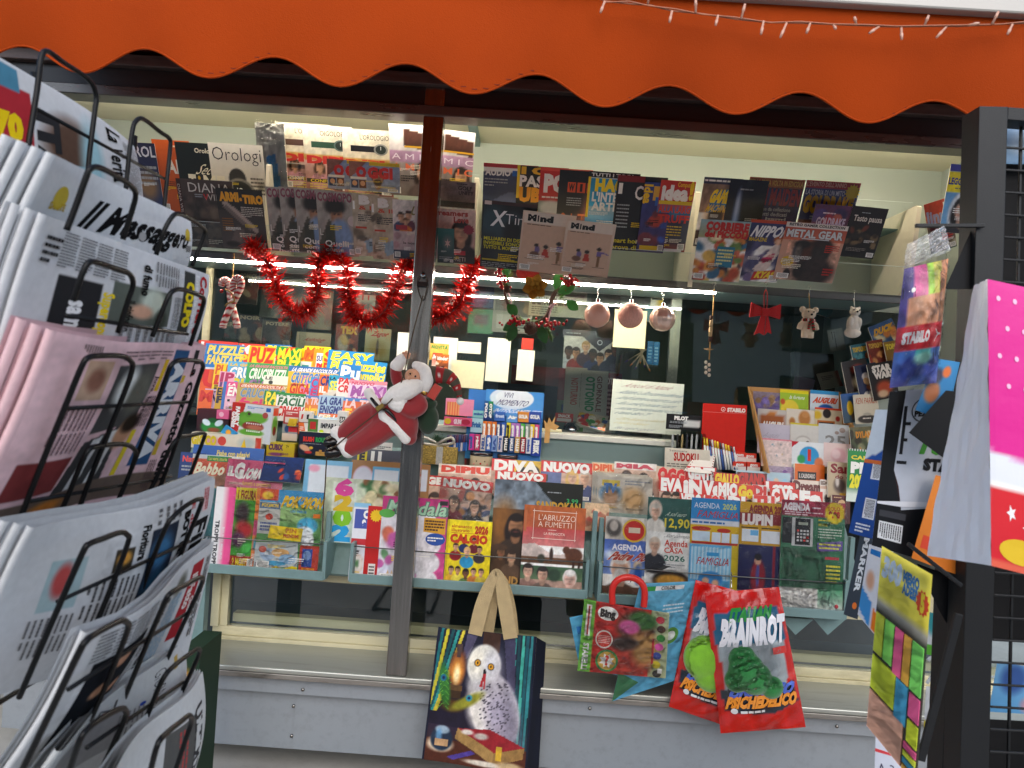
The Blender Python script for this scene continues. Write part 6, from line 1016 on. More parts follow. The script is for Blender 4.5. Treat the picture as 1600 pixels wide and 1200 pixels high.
plate([(1191, 482), (1201, 482), (1201, 494), (1191, 494)], YHK - .030, .006, M_RED, 'knot'); part('loop_cord', MB().tube(smooth_path([P(1194, 484, YHK - .02), P(1194, 460, YHK - .01), P(1197, 453, YHK), P(1199, 462, YHK - .01), P(1198, 484, YHK - .02)], 6), .0018, 6), M_RED, T_); hook(T_, 1197, 446, 455)
# ------------------------------------------------------------------ little bears
def bear(label, cx, cy, s, kind):
    T2 = thing('bear_ornament', label, 'ornament', cx, cy + 30, YHK); u = scale(YHK - .02)
    def q(dx, dz, dy=0): return P(cx, cy, YHK - .025) + Vector((dx * u, dy * u, dz * u))
    M_ = mat('cream_flock', 'd8c4a8', rough=0.9, sheen=0.5, bump=0.4, bscale=300) if kind == 0 else mat('white_flock', 'dcd4c4', rough=0.9, sheen=0.5, bump=0.3, bscale=300); mb = MB()
    if kind == 0:
        mb.ball(q(0, 12), (11 * u, 10 * u, 9 * u)); mb.ball(q(-10, 19), 5 * u); mb.ball(q(10, 19), 5 * u); mb.ball(q(0, 9, -8), (5.5 * u, 4 * u, 4 * u))
        mb.ball(q(0, -8), (10 * u, 8 * u, 14 * u)); mb.tube([q(-7, 0), q(-12, -5), q(-14, -12)], [4 * u, 4.2 * u, 4 * u], 8); mb.tube([q(7, 0), q(12, -5), q(14, -12)], [4 * u, 4.2 * u, 4 * u], 8)
        mb.tube([q(-5, -14), q(-5, -25)], [5 * u, 5 * u], 8); mb.tube([q(5, -14), q(5, -25)], [5 * u, 5 * u], 8)
    else:
        mb.ball(q(2, 15), (8.5 * u, 8 * u, 7 * u)); mb.ball(q(-4, 21), 2.6 * u); mb.ball(q(8, 21), 2.6 * u); mb.ball(q(1, 13, -7), (4 * u, 4 * u, 3.4 * u)); mb.ball(q(1, -6), (11 * u, 10 * u, 17 * u)); mb.ball(q(0, -18), (13 * u, 11 * u, 8 * u)); mb.ball(q(-6, -2, -6), (4 * u, 4 * u, 8 * u)); mb.ball(q(7, -2, -6), (4 * u, 4 * u, 8 * u))
    child_world(remeshed('body', mb, M_, 0.0022, 6), T2); dk = mat('black_bead', '0c0c0c', rough=0.2)
    part('nose', MB().ball(q(0 if kind == 0 else 1, 10.5 if kind == 0 else 14, -12 if kind == 0 else -11), (2 * u, 1.4 * u, 1.6 * u), 8, 6), dk, T2)
    for sx in (-1, 1): part('eye', MB().ball(q(sx * 4.2 + (0 if kind == 0 else 1.5), 15 if kind == 0 else 17, -9.4 if kind == 0 else -7.2), 1.2 * u, 8, 6), dk, T2)
    if kind == 0:
        mb = MB()
        for i in range(24):
            a = i / 23 * 2 * math.pi; mb.ball(q(8.5 * math.cos(a), 2.5, -7 * math.sin(a) * 1.1), (2.4 * u, 2.2 * u, 2.6 * u), 6, 4, ('a01c20', '2a4a2c', 'a01c20', 'd8d0c4')[i % 4])
        for i in range(6): mb.ball(q(3 + .6 * i, -1 - 2.6 * i, -9.4), (3 * u, 1.4 * u, 1.8 * u), 6, 4, ('a01c20', '2a4a2c')[i % 2]); mb.ball(q(-1 - .3 * i, -1 - 2 * i, -9.6), (2.4 * u, 1.2 * u, 1.6 * u), 6, 4, ('2a4a2c', 'a01c20')[i % 2])
        part('scarf', mb, mat('knit_scarf', attr='Col', rough=0.9, bump=0.3, bscale=200), T2)
    part('cord', MB().tube([q(1, 20), P(cx + 1, 458 if kind == 0 else 466, YHK)], .0014, 5), M_JUTE if kind == 0 else mat('white_cord', 'e0dcd4', rough=0.8), T2); hook(T2, cx + 2, 452 if kind == 0 else 458, 462 if kind == 0 else 468)
bear('cream teddy bear ornament with tartan scarf', 1263, 503, 1, 0); bear('white sitting polar bear ornament beside the teddy', 1333, 502, 1, 1)
# ------------------------------------------------------------------ papers taped to the window
GN = 'paper notes taped to the window glass'
def note(label, x, y, w, h, col='e6e0c4', ops=(), Y=YG - 0.006, tilt=0, **k):
    return item('paper_note', label, 'note', x, y, w, h, Y, [GR(col, col), *ops], lean=0, t=0.0004, matl=M_MATTE, tilt=tilt, group=k.pop('group', GN), **k)
note('blank white sheet half hidden behind the post above doll', 622, 519, 40, 58, 'dcdcd0'); note('torn cream note with jagged edge above the chocolate bars', 706, 562, 52, 42, 'e4dcb4', tilt=1)
note('small blank cream note above the torn one', 716, 533, 36, 18, 'e6e0c8'); note('large pale sheet beside the chocolate bars', 678, 526, 38, 60, 'd8d8d0', Y=YG - .004)
note('tall blank cream note left of the red tag', 763, 527, 36, 68, 'e8e4cc', tilt=1); note('blank cream note under the small red tag', 810, 546, 26, 48, 'e8e4cc', tilt=1); note('small red square tag below the wreath', 816, 528, 18, 17, 'd83a2c', tilt=1)
note('yellow note hanging behind the matte pink ball', 961, 483, 50, 59, 'ded8a8', tilt=0)
S_ = '3a6a8c'
item('handwritten_sign', 'handwritten white sign listing Christmas goods with red heading', 'sign', 958, 592, 111, 80, YG - 0.014, [GR('d4dacc', 'd0d6ca'), T('Articoli di Natale', .12, .06, .78, .14, 'a86a70', -1, .2), T('Addobbi e Decorazioni albero led,', .04, .20, .95, .27, S_, -1, .2), T('luci da interno ed esterno, palle e', .04, .31, .93, .38, S_, -1, .2), T('fiori, stelle e puntali, nastri,', .04, .42, .85, .485, S_, -1, .2), T('coccarde, biglietti e buste da regalo', .03, .52, .97, .58, S_, -1, .2), T('e tanto altro !!!', .04, .61, .5, .67, S_, -1, .2), T('Carta da pacco e fiocchi', .06, .73, .7, .78, 'c8b878', -1, .2), T('e nastri e bianco', .04, .81, .5, .86, 'd0c080', -1, .2), T('Idee regalo e giochi', .04, .91, .58, .96, '7a8298', -1, .2)], lean=0, t=0.0008, matl=M_MATTE, tilt=0.5)
# ------------------------------------------------------------------ things inside the booth, seen through the glass
GI = 'comics and books seen dimly through the window glass'
def inn(label, x, y, w, h, ops, Y=0.75, name='comic', cat='comic', **k):
    kw = dict(lean=4, t=0.006, group=GI); kw.update(k); return item(name, label, cat, x, y, w, h, Y, ops, **kw)
for i, (x, y, w, h, c1, c2) in enumerate(((372, 424, 34, 50, '4a3a30', '2a2420'), (410, 440, 36, 56, '3a4038', '20241f'), (448, 436, 36, 60, '54482c', '2c2820'), (372, 490, 40, 44, '2c2c30', '1c1c20'), (412, 500, 44, 40, '4a4440', '2a2624'), (486, 452, 36, 62, '6a5a3a', '3a3424'), (352, 500, 26, 50, '4c5648', '2a3028'))):
    inn('dim comic behind the glass under the garland, ' + ('topmost dark brown one', 'olive one', 'mustard one', 'black one near canes', 'grey one low', 'tan one below second loop', 'greenish one beside canes')[i], x, y, w, h, [GR(c1, c2), BL(0, .2, 1, 1, 10, [c1, c2, '8a7a60', '6a3a30'], .25, 100 + i), T(('COMICS', 'ZAGOR', 'MARTIN', 'NOIR', 'POTERE', 'TESORI', 'EROI')[i], .1, .06, .9, .18, 'a89878', 2)])
inn('red western comic behind the glass beside the garland', 526, 506, 36, 50, [GR('7a3020', '5a241c'), E(.35, .6, .25, .3, 'b0a898', .2), BL(.1, .3, .9, .9, 8, ['a05030', 'c0a060', '2a2420'], .15, 120), T('TEX', .2, .08, .95, .28, 'c89a30', 3)])
inn('pale comic with red script title behind the glass', 572, 512, 40, 50, [GR('b8a880', '8a9068'), E(.5, .65, .35, .25, '8a7a40', .4), E(.5, .6, .05, .25, '3a3020', .3), T('Zagor', .2, .1, .85, .24, 'a8281c', 2, .2)])
inn('stack top of cream boxed books behind the glass', 464, 518, 54, 40, [GR('b8a888', '9a8a6c'), T('Anthology', .2, .2, .8, .34, 'a83a2c', 1, .2)], name='book', cat='book')
inn('light booklet with wide letters and red pencils behind the glass', 558, 452, 30, 54, [GR('b0aca0', '989488'), RB(.1, .3, .9, .6, '3a3834'), BX(.3, .1, .38, .3, 'b83028'), BX(.6, .1, .68, .3, 'b83028')], name='book', cat='book')
inn('tall dark diary with pale title behind the garland', 560, 430, 44, 30, [GR('4a4a48', '3a3a38'), T('L Agenda', .05, .6, .95, .85, 'c8c0b0', 0)], name='book', cat='book')
inn('dark blue book behind the glass beside the tinsel end', 740, 432, 34, 48, [GR('14304e', '1c406a'), T('QUARTETTO', .2, .72, .95, .8, '5a88b0', 1)], name='book', cat='book'); inn('green album with dark tile behind the glass', 733, 482, 40, 38, [GR('2a7a4a', '2a8450'), RB(.2, .2, .85, .6, '241c1c')], name='book', cat='book')
inn('black and white clippings board behind the wreath', 772, 462, 62, 56, [GR('9a9a8c', '8a8a7e'), BX(.05, .05, .45, .4, '6a6a60'), BX(.5, .1, .95, .55, '55554e'), BX(.1, .5, .45, .9, 'a8a498'), LN(.52, .62, .95, .95, 5, '3a3a38')], name='poster', cat='poster')
inn('newspaper poster with heavy headline behind the wreath', 828, 452, 90, 40, [GR('b4b09c', 'a8a48e'), T('SALVA PENSIONE', .05, .3, .8, .55, '4a3a30', 3), LN(.05, .62, .5, .95, 4, '5a584c'), RB(.6, .02, .95, .25, '8a5a50')], name='poster', cat='poster')
inn('pale folded paper behind the glass right of the wreath', 870, 440, 48, 50, [GR('a8a490', '8a8676'), LN(.1, .1, .9, .4, 5, '6a665a'), BX(.1, .45, .7, .62, 'b04a40')], Y=0.78, name='poster', cat='poster')
inn('football team calendar with players in black and blue', 882, 524, 82, 52, [GR('d8d4cc', 'c8c8c8'), PG([(.35, 0), (1, 0), (.68, .42)], '161c34')] + [HU(u, v, .15, sk, hr, cl) for (u, v, sk, hr, cl) in ((.1, .48, '5a3a2a', '1a1210', 'b8c0c8'), (.24, .5, 'b88460', '2a1c14', '8a2a24'), (.42, .3, 'd8a888', 'b08850', '3a2a38'), (.56, .52, '4a3022', '141010', '1c2c58'), (.7, .62, 'c8946c', '2a1a14', '1c1c28'), (.86, .5, 'd0a07c', '1c1410', '1c2440'), (.98, .3, '6a4630', '1a1210', '20283c'))] + [VE(.68, .15, .05, .08, 'd8dce4'), VE(.68, .15, .035, .055, '161c34')], Y=0.66, name='calendar', cat='calendar', res=60)
inn('navy box lid behind the glass above the football calendar', 880, 514, 52, 12, [GR('161c30', '1c2238'), LN(.1, .3, .9, .6, 1, 'a')], Y=0.7, name='box', cat='box')
inn('dark red ring binder behind the glass', 800, 570, 84, 50, [GR('5a1c1c', '6a2220'), RB(.88, 0, 1, 1, '7a1c1a'), NZ(.2, 6)], Y=0.62, name='binder', cat='binder')
inn('pale sports newspaper folded with red lines', 884, 573, 34, 84, [GR('b8b4a4', 'a8a494'), T('NOTTURNO', .3, .2, .6, .7, 'a8403a', 1, vert=1), LN(.7, .1, .9, .9, 2, '5a564c', vert=1)], Y=0.58, name='newspaper', cat='newspaper', matl=M_NEWS); inn('pale sports newspaper folded with green vertical title', 909, 578, 42, 80, [GR('b4b0a0', 'a4a090'), T('OTTONIO', .2, .12, .5, .8, '2a7a4a', 2, vert=1), T('GIORNALE', .6, .1, .78, .8, '6a3a34', 1, vert=1)], Y=0.57, name='newspaper', cat='newspaper', matl=M_NEWS); inn('dark red lottery leaflet behind the handwritten sign', 938, 582, 34, 80, [GR('6a1c20', '5a181c'), T('LOTTO', .2, .1, .9, .22, 'd8b8b0', 2), LN(.2, .3, .8, .8, 6, 'b88a80')], Y=0.575, name='leaflet', cat='leaflet')
for i in range(6):
    a = P(1010 - 2 * i, 546, 0.60); b = P(976 + 8 * i, 566 + (i % 3) * 5 + i, 0.56); mb = MB(); mb.tube([a, a.lerp(b, .86)], .0032, 8, 'b8a890'); mb.tube([a.lerp(b, .86), b], [.0032, .0008], 8, ('4a3a8c', 'c87a3c')[i % 2]); o = mb.build('pencil', mat('pencil_paint', attr='Col', rough=0.4)); recenter(o); tag(o, 'pale pencil fanned behind the glass, %s from left' % ('first', 'second', 'third', 'fourth', 'fifth', 'sixth')[i], 'pencil', 'pencils fanned in a cup behind the glass')
for i in range(2): boxitem('eraser_pack', ('blue hanging stationery pack, left one of two behind the glass', 'blue hanging stationery pack, right one of two behind the glass')[i], 'box', 1012 + 10 * i, 533 + i, 9, 36, .60, .012, [GR('3a88c0', '2f78b0'), LN(.2, .2, .8, .9, 5, '8ac0e0')], col='2f78b0')
inn('yellow and black sticker card behind the ribbed ball', 1018, 446, 20, 32, [GR('c8c4b0', 'b8b4a0', 0, 0, .5, 1), GR('d8b820', 'c8a81c', .5, 0, 1, 1), BX(.1, .6, .9, .7, 'k')], Y=.56, name='sticker_card', cat='card'); inn('teal folder behind the ribbed ball', 1010, 476, 22, 24, [GR('1c6a74', '18606a')], Y=.57, name='folder', cat='folder', tilt=12)
inn('teal and yellow book on the upper booth shelf beside the teddy', 1272, 462, 34, 26, [GR('2a7a80', '24707a'), RB(0, 0, .1, 1, 'b8982c'), E(.4, .5, .1, .1, 'c88a50', .3)], Y=.7, name='book', cat='book', tilt=14)
inn('crumpled black bag behind the glass below the teddy', 1244, 548, 62, 64, [GR('1c1c20', '101014'), NZ(.5, 6)], Y=.72, name='plastic_bag', cat='bag', t=.05, bend=.03); inn('white sheet with slanted print behind the glass', 1292, 516, 24, 34, [GR('c8c8c0', 'b8b8b0'), LN(.2, .1, .5, .9, 2, '3a3a3a', vert=1)], Y=.68, name='leaflet', cat='leaflet', tilt=-12)
inn('purple book pile top behind the glass', 1242, 586, 32, 22, [GR('8a7a98', '6a5a80')], Y=.62, name='book', cat='book', tilt=10); inn('white and red magazine lying behind the glass near the cards', 1276, 584, 34, 26, [GR('c4bcb0', 'b4aca0'), RB(.85, 0, 1, 1, 'a83028'), LN(.15, .2, .7, .5, 3, '5a5450')], Y=.61, tilt=-14, lean=20)
# monitor back, bowl, packets on the counter
boxitem('till_monitor', 'grey till monitor back standing behind the sweets display', 'monitor', 752, 596, 120, 70, .57, .05, [GR('4a4e54', '3c4046'), NZ(.1, 6)], col='4a4e54', matl=M_MATTE)
T_ = thing('steel_bowl', 'small polished steel dish on the counter ledge', 'dish', 893, 672, .52); c = P(893, 671, .55); part('shell', MB().lathe([(.036, 0), (.034, .012), (.026, .026), (.012, .033), (.0001, .034)], c, 24), mat('polished_steel', 'b8bcbc', rough=0.12, metal=1), T_)
boxitem('snack_box', 'red and white snack box on the counter behind the glass', 'box', 868, 645, 28, 14, .56, .05, [GR('c82420', 'b01c1c'), BX(.1, .55, .9, .9, 'd8d0c8'), T('SNACK', .15, .12, .85, .45, 'w', 2)], col='b01c1c'); boxitem('snack_box', 'white and green snack box behind the steel dish', 'box', 902, 658, 32, 16, .55, .05, [GR('d0ccc0', 'c4c0b4'), BX(0, .6, .3, 1, '5a8a3a'), LN(.35, .2, .9, .5, 2, 'a83028')])
item('sweets_bag', 'crumpled colourful sweets bag lying on the counter', 'bag', 908, 634, 46, 28, .56, [GR('c8b8a0', 'b89a80'), BL(0, .3, 1, 1, 30, ['c82a24', 'd8b020', '3a8a3a', 'e8d8c0', 'd86a20', '2a4a90'], .12, 131)], lean=30, tilt=14, t=.02, bend=.02); boxitem('snack_box', 'small blue carton on the red snack box', 'box', 878, 632, 16, 12, .57, .04, [GR('2a3a80', '223070'), BL(0, 0, 1, 1, 5, ['3a9a6a', 'c83a3a', 'd8d030'], .2, 5)], col='223070'); item('sweets_bag', 'white paper bag on the counter beside the handwritten sign', 'bag', 934, 655, 28, 18, .54, [GR('d4ccc0', 'c4bcb0'), NZ(.2, 5)], lean=25, t=.015)

# ================================================================== things on the steps below the window
YK = 0.375
# sweets display
T_ = boxitem('sweets_display', 'light blue stepped sweets display with slogan header', 'display stand', 733, 608, 118, 108, YK, .02, [GR('3a78c0', '4a8ad0'), RB(.0, .4, .2, 1, '3a88c0')], col='4a8ad0', matl=M_MATTE); T_.hide_render = False
# replace its plain rectangle header with an arched board
hd = item('header_card', 'blue arched header card with white slogan oval above sweets', 'sign', 760, 608, 90, 40, YK - .006, [GR('4a90d4', '5aa0dc'), E(.45, .3, .38, .42, 'd8e4f0', .04), E(.5, .28, .33, .34, 'e8eef4', .04), T('VIVI', .3, .08, .46, .28, '3a3a70', 0, .15), T('MOMENTO', .18, .36, .7, .58, '3a3a70', 0, .15), T('INTENSAMENTE!', .12, .72, .92, .88, 'e8eef4', 1, .1)], lean=0, t=.003, matl=M_MATTE, res=60)
GC = 'sweets packets in the blue display'
def pk(label, x, y, w, h, Y, col, txt=None, tc='w', vert=0, col2=None):
    ops = [GR(col, col2 or col)]
    if txt: ops.append(T(txt, .25, .12, .75, .9, tc, 3, vert=1) if vert else T(txt, .1, .3, .9, .62, tc, 3))
    return boxitem('sweets_packet', label, 'sweets', x, y, w, h, Y, .012, ops, col=col, group=GC)
cn = lambda i, n: ('leftmost', 'second', 'third', 'fourth', 'fifth', 'sixth', 'seventh', 'eighth', 'ninth', 'tenth', 'eleventh', 'twelfth')[i]
pk('tall green and navy mint roll standing left in display', 757, 626, 7, 30, YK - .02, '1c5a9a', 'POLO', 'w', 1, '14307a'); pk('tall green and navy mint roll standing beside its twin', 764, 627, 7, 29, YK - .021, '1c8a4a', 'OTOP', 'w', 1, '14307a')
pk('pale teal mint box on the left shoulder of display', 739, 641, 18, 11, YK - .018, '8ac8c8', 'mint', '2a5a9a'); pk('white and teal mint box below the pale teal one', 736, 653, 19, 22, YK - .02, 'a8d4e0', 'Frisk', '2a6aa8')
pk('blue mint box in top row of display', 773, 643, 17, 14, YK - .018, '3a68b8', 'frost', 'c8d8f0'); pk('white and blue gum box in top row of display', 792, 645, 18, 14, YK - .018, '5a98d8', 'Air', 'w'); pk('orange and green candy box in top row of display', 809, 643, 18, 16, YK - .018, 'd88a30', 'GOLIA', 'w'); pk('navy candy box at end of top row of display', 827, 643, 19, 17, YK - .019, '2a4aa0', 'GOLIA', 'w')
cols_ = ['e07820', 'e07820', 'e07820', '1c3c88', '2a58b0', 'e0d030', 'b878c8', 'b878c8', '4aa83a', '8a9a90', 'e8c020', 'd84a80']
for i, c_ in enumerate(cols_): pk('gum stick pack in middle row of display, %s from left' % cn(i, 12), 755 + 7.4 * i, 658 + .5 * i, 6.6, 24, YK - .026, c_, 'gum', 'w' if c_ != 'e0d030' else 'k', 1)
cols_ = [('d03890', 'gum'), ('c83a68', 'pink'), ('d8d0c8', 'TEN'), ('3a68c0', 'fri'), ('8aa8d8', 'VI'), ('d0c8d0', 'ice'), ('141418', 'HALLS'), ('2a4a80', 'HALLS'), ('c8a060', 'HALLS'), ('a02030', 'HALLS'), ('d8d8e0', 'mint')]
for i, (c_, t_) in enumerate(cols_): pk('candy roll in bottom row of display, %s from left' % cn(i, 11), 734 + 8.9 * i, 678 + .55 * i, 7.6, 25, YK - .032, c_, t_, 'w' if c_[0] not in 'd8' else '3a5aa0', 1)
pk('blue mint pack with dark letters at end of bottom row', 831, 684, 15, 28, YK - .032, '1c3c98', 'FRISK', 'w', 1)
boxitem('gum_box', 'pink open chewing gum carton below the doll hat', 'box', 697, 622, 44, 26, YK - .01, .03, [GR('e890ac', 'e08aa8'), RB(.05, .2, .5, 1, 'e8b878'), STRIPE(.05, .2, .5, 1, 5, 'e8b070', 'e06a50', 'u')], col='e890ac'); boxitem('gum_box', 'pink gum carton front with cherry letters', 'box', 694, 651, 44, 13, YK - .03, .02, [GR('d85a80', 'c84870'), VE(.14, .5, .12, .35, 'd8b030'), T('GUM', .35, .25, .62, .75, 'f0d8e0', 3), VE(.78, .5, .16, .35, 'a82040')], col='d85a80')
for i in range(9):
    c = P(699 + 3.6 * i, 706 - .2 * i, YK - .03); mb = MB(); mb.lathe([(.004, 0), (.0045, .02), (.0045, .034)], c, 8, '3a68b0' if i % 3 else 'd8d0d8'); mb.lathe([(.0052, .034), (.0055, .06), (.003, .066), (.0001, .067)], c, 8, ('2a1c4a', '4a1c3a', '1c2a5a')[i % 3]); o = mb.build('lip_balm', mat('lip_balm_plastic', attr='Col', rough=0.25)); recenter(o); tag(o, 'dark capped balm stick below the pink gum carton, %s from left' % cn(i, 9), 'balm stick', 'balm sticks in a row below the pink gum carton')
# chocolate bars beside the post
for i, (x, y, w, h, c1, c2) in enumerate(((672, 536, 30, 26, 'd8b050', 'c8a040'), (676, 551, 16, 26, 'c83a28', 'e8e0d0'), (682, 553, 20, 28, 'c86a28', '4a2418'))):
    item('chocolate_bar', ('yellow novelty card behind the chocolate bars', 'red and white chocolate bar beside post', 'orange and brown chocolate bar beside post')[i], 'card' if i == 0 else 'chocolate', x, y, w, h, YK + .05 - .01 * i, [GR(c1, c2), BL(0, .3, 1, 1, 6, [c1, c2, 'd8d0c0'], .25, 140 + i), T(('NOVITA', 'kit', 'kinder')[i], .1, .12, .95, .32, ('2a8a4a', 'w', 'w')[i], 2)], lean=4)
# gift with silver bow, santa mugs, reindeer cut-out
boxitem('gift_box', 'gold glitter gift box with silver bow beside post', 'gift', 659, 696, 56, 28, YK - .05, .05, [GR('b89a50', 'a88a44'), NZ(.5, 40), RB(.42, 0, .6, 1, 'c8c4bc')], col='b89a50', matl=mat('glitter_wrap', attr='Col', rough=0.4, metal=0.4, noise=0.4, nscale=500), res=50)
T_ = thing('gift_bow', 'silver and green pine bow on the gold gift box', 'bow', 684, 696, YK - .03); mb = MB()
for k in range(260):
    p = P(684 + rn.gauss(0, 5), 688 + rn.gauss(0, 4), YK - .03); d = Vector((rn.gauss(0, 1), rn.gauss(0, 1), rn.gauss(0, 1) + .4)).normalized() * .02; s = d.orthogonal().normalized() * .001; mb._add([p - s, p + s, p + d], [(0, 1, 2)])
part('pine_sprig', mb, mat('pine_green', '2a4a2c', rough=0.6), T_)
for sx in (-1, 1): part('loop', MB().tube(smooth_path([P(684, 693, YK - .03), P(684 + sx * 20, 684, YK - .04), P(684 + sx * 24, 692, YK - .04), P(684, 696, YK - .03)], 6), .006, 6), mat('silver_mesh_ribbon', 'b8b4aa', rough=0.35, metal=0.6), T_)
def mug(label, x, y, w, h, col, face):
    s = scale(YK - .04); T2 = thing('mug', label, 'mug', x + w / 2, y + h, YK - .04, 'Christmas mugs behind the gossip weeklies'); c = P(x + w / 2, y + h, YK - .02); r = w / 2 * s; hh = h * s; mb = MB(); mb.lathe([(r * .9, 0), (r, hh * .1), (r, hh * .8)], c, 20, 'd8c4a0' if face else col); mb.lathe([(r * 1.02, hh * .8), (r * 1.02, hh), (r * .9, hh), (r * .9, hh * .2)], c, 20, '1c1414' if face else col)
    part('cup', mb, mat('glazed_ceramic', attr='Col', rough=0.15), T2)
    if face:
        for sx in (-1, 1): part('eye', MB().ball(c + Vector((sx * r * .35, -r * .93, hh * .5)), .0028, 8, 6), mat('black_bead'), T2); part('cheek', MB().ball(c + Vector((sx * r * .55, -r * .82, hh * .32)), (.005, .002, .004), 8, 6), mat('cheek_pink', 'd88a80'), T2)
        part('nose', MB().ball(c + Vector((0, -r, hh * .36)), .004, 8, 6), mat('glossy_red_bead'), T2)
mug('cream face mug with black hat rim and red nose', 733, 706, 36, 26, 'd8c4a0', 1); mug('dark zigzag mug beside the face mug', 776, 710, 32, 22, '3a2a28', 0)
boxitem('mug_box', 'red open mug carton around the face mug', 'box', 727, 703, 44, 30, YK + .02, .03, [GR('a82420', '98201c'), RB(.1, .1, .9, 1, '4a2a20')], col='a82420'); boxitem('mug_box', 'red open mug carton around the dark mug', 'box', 772, 707, 38, 26, YK + .02, .03, [GR('b02a24', 'a02420'), RB(.1, .1, .9, 1, '2a1c1c')], col='b02a24')
T_ = thing('reindeer_cutout', 'plywood reindeer cut-out beside the sweets display', 'ornament', 855, 692, YK - .02)
cs = [(850, 692), (852, 672), (850, 656), (855, 662), (858, 652), (862, 660), (868, 650), (866, 662), (874, 666), (868, 672), (860, 670), (858, 692)]
q_ = [P(a, b, YK - .02) for a, b in cs]; part('body', MB().prism([(v.x, v.z) for v in q_], YK - .024, YK - .018), mat('plywood', 'c89858', rough=0.6, noise=0.15, nscale=40), T_)
# pen stands
boxitem('pen_display', 'black pen display header card with white letters', 'sign', 1042, 646, 54, 24, YK - .0, .004, [GR('1a1a1c', '141416'), T('PILOT', .22, .14, .62, .36, 'w', 3), LN(.1, .45, .6, .6, 2, 'a'), RB(.5, .3, .95, .85, 'd0d0cc'), LN(.08, .7, .45, .9, 3, 'a')], matl=M_MATTE, col='141416')
T_ = thing('pen_holder', 'clear acrylic pen holder under the black header card', 'pen holder', 1070, 704, YK - .02); a, b = P(1040, 704, YK - .02), P(1102, 678, YK - .02); part('tray', MB().box((a.x, YK - .03, a.z), (b.x, YK + .01, b.z)), M_ACRYL, T_)
for i in range(7):
    c = P(1050 + 7.5 * i, 702, YK - .01); mb = MB(); mb.lathe([(.0045, 0), (.0045, .05), (.003, .06)], c, 8, ('c8c8c8', '2a2a2a', 'b8a070', '3a3a44', 'd0d0d0')[i % 5]); o = mb.build('pen', mat('pen_plastic', attr='Col', rough=0.25)); recenter(o); tag(o, 'short metallic pen in the clear acrylic holder, %s from left' % cn(i, 7), 'pen', 'pens in the clear acrylic holder')
boxitem('stationery_display', 'plain red stationery display card with white brand line', 'display stand', 1099, 630, 68, 78, YK - .01, .006, [GR('d42418', 'c82014'), T('STABILO', .55, .07, .97, .14, 'f0e0d8', 3), VE(.46, .1, .05, .045, 'f0e0d8'), VE(.46, .1, .038, .034, 'd42418'), VPOLY([(.445, .12), (.46, .085), (.475, .12)], 'f0e0d8'), BX(0, .165, 1, .17, 'e8a098')], tilt=-0.8, matl=M_MATTE, col='c82014')
for i in range(12):
    x = 1100 + 4.2 * i; y0 = 683 + i * 1.4; a, b = P(x, y0, YK - .025), P(x + 4 + i * .2, 734, YK - .05); mb = MB(); mb.tube([a, a.lerp(b, .25)], .0038, 6, ('d8b820', 'e0c030', '2a2a30', 'c8c8c8')[i % 4]); mb.tube([a.lerp(b, .25), b], .0042, 6, ('e0dcd0', 'd0d4d8', '3a5a98', 'd8d8d8')[i % 4]); o = mb.build('pencil', mat('pencil_paint')); recenter(o); tag(o, 'upright pencil before the red display card, %s from left' % cn(i, 12), 'pencil', 'pencils fanned before the red display card')
for i, (x, y) in enumerate(((1146, 706), (1162, 708), (1146, 721), (1168, 722))): boxitem('eraser_box', 'small red and white eraser carton, ' + ('upper left of four', 'upper right of four', 'lower left of four', 'lower right of four')[i], 'box', x, y, 20, 14, YK - .03 - .02 * (i // 2), .02, [GR('d83a20', 'c83018'), RB(0, .5, 1, 1, 'e0d8d0'), T('gom', .2, .1, .8, .42, 'w', 2)], col='c83018')
item('newspaper', 'folded games newspaper with red serif heading', 'newspaper', 1039, 699, 70, 46, YK - .05, [GR('d4ccbc', 'c8c0b0'), T('Settimana', .1, .06, .5, .12, '4a4440', 0), T('SUDOKU', .2, .16, .75, .42, 'b02420', 2), LN(.05, .5, .95, .9, 5, '7a746a')], lean=12, matl=M_NEWS)
T_ = thing('paper_house', 'white paper house roof with red dotted edges', 'paper craft', 1100, 736, YK - .06); a, b, c, d = P(1088, 710, YK - .04), P(1068, 736, YK - .10), P(1112, 741, YK - .10), P(1118, 712, YK - .04); e = P(1130, 742, YK - .03)
mb = MB(); mb.quad(b, c, d, a, 'e4ddd4'); mb.quad(c, e, d, d, '5a5450'); part('roof', mb, M_CARD, T_)
for k in range(8): part('dot', MB().ball(b.lerp(a, k / 7.5) + Vector((.006, -.002, .001)), .0022, 6, 4), mat('glossy_red_bead'), T_); part('dot', MB().ball(c.lerp(d, k / 7.5) + Vector((-.004, -.002, .001)), .0022, 6, 4), mat('glossy_red_bead'), T_)
# greeting card stand
M_KRAFT = mat('kraft_board', 'b98a52', rough=0.75, noise=0.08, nscale=20)
T_ = thing('card_stand', 'kraft board greeting card stand with sloping sides', 'card stand', 1250, 735, YK - .04)
a, b, c, d = P(1169, 604, YK + .06), P(1312, 612, YK + .06), P(1345, 742, YK - .03), P(1192, 736, YK - .03); mb = MB(); mb.quad(d, c, b, a); part('back_board', mb, M_KRAFT, T_)
for (t_, bt) in ((a, d), (b, c)): part('side_board', MB()._add([t_ + Vector((-.003, .0, 0)), t_ + Vector((-.003, -.05, -.03)), bt + Vector((-.003, -.075, 0)), bt + Vector((-.003, 0, 0)), t_ + Vector((.003, .0, 0)), t_ + Vector((.003, -.05, -.03)), bt + Vector((.003, -.075, 0)), bt + Vector((.003, 0, 0))], [(0, 1, 2, 3), (7, 6, 5, 4), (0, 4, 5, 1), (1, 5, 6, 2), (2, 6, 7, 3), (3, 7, 4, 0)]), M_KRAFT, T_)
GK = 'greeting cards in the kraft stand'
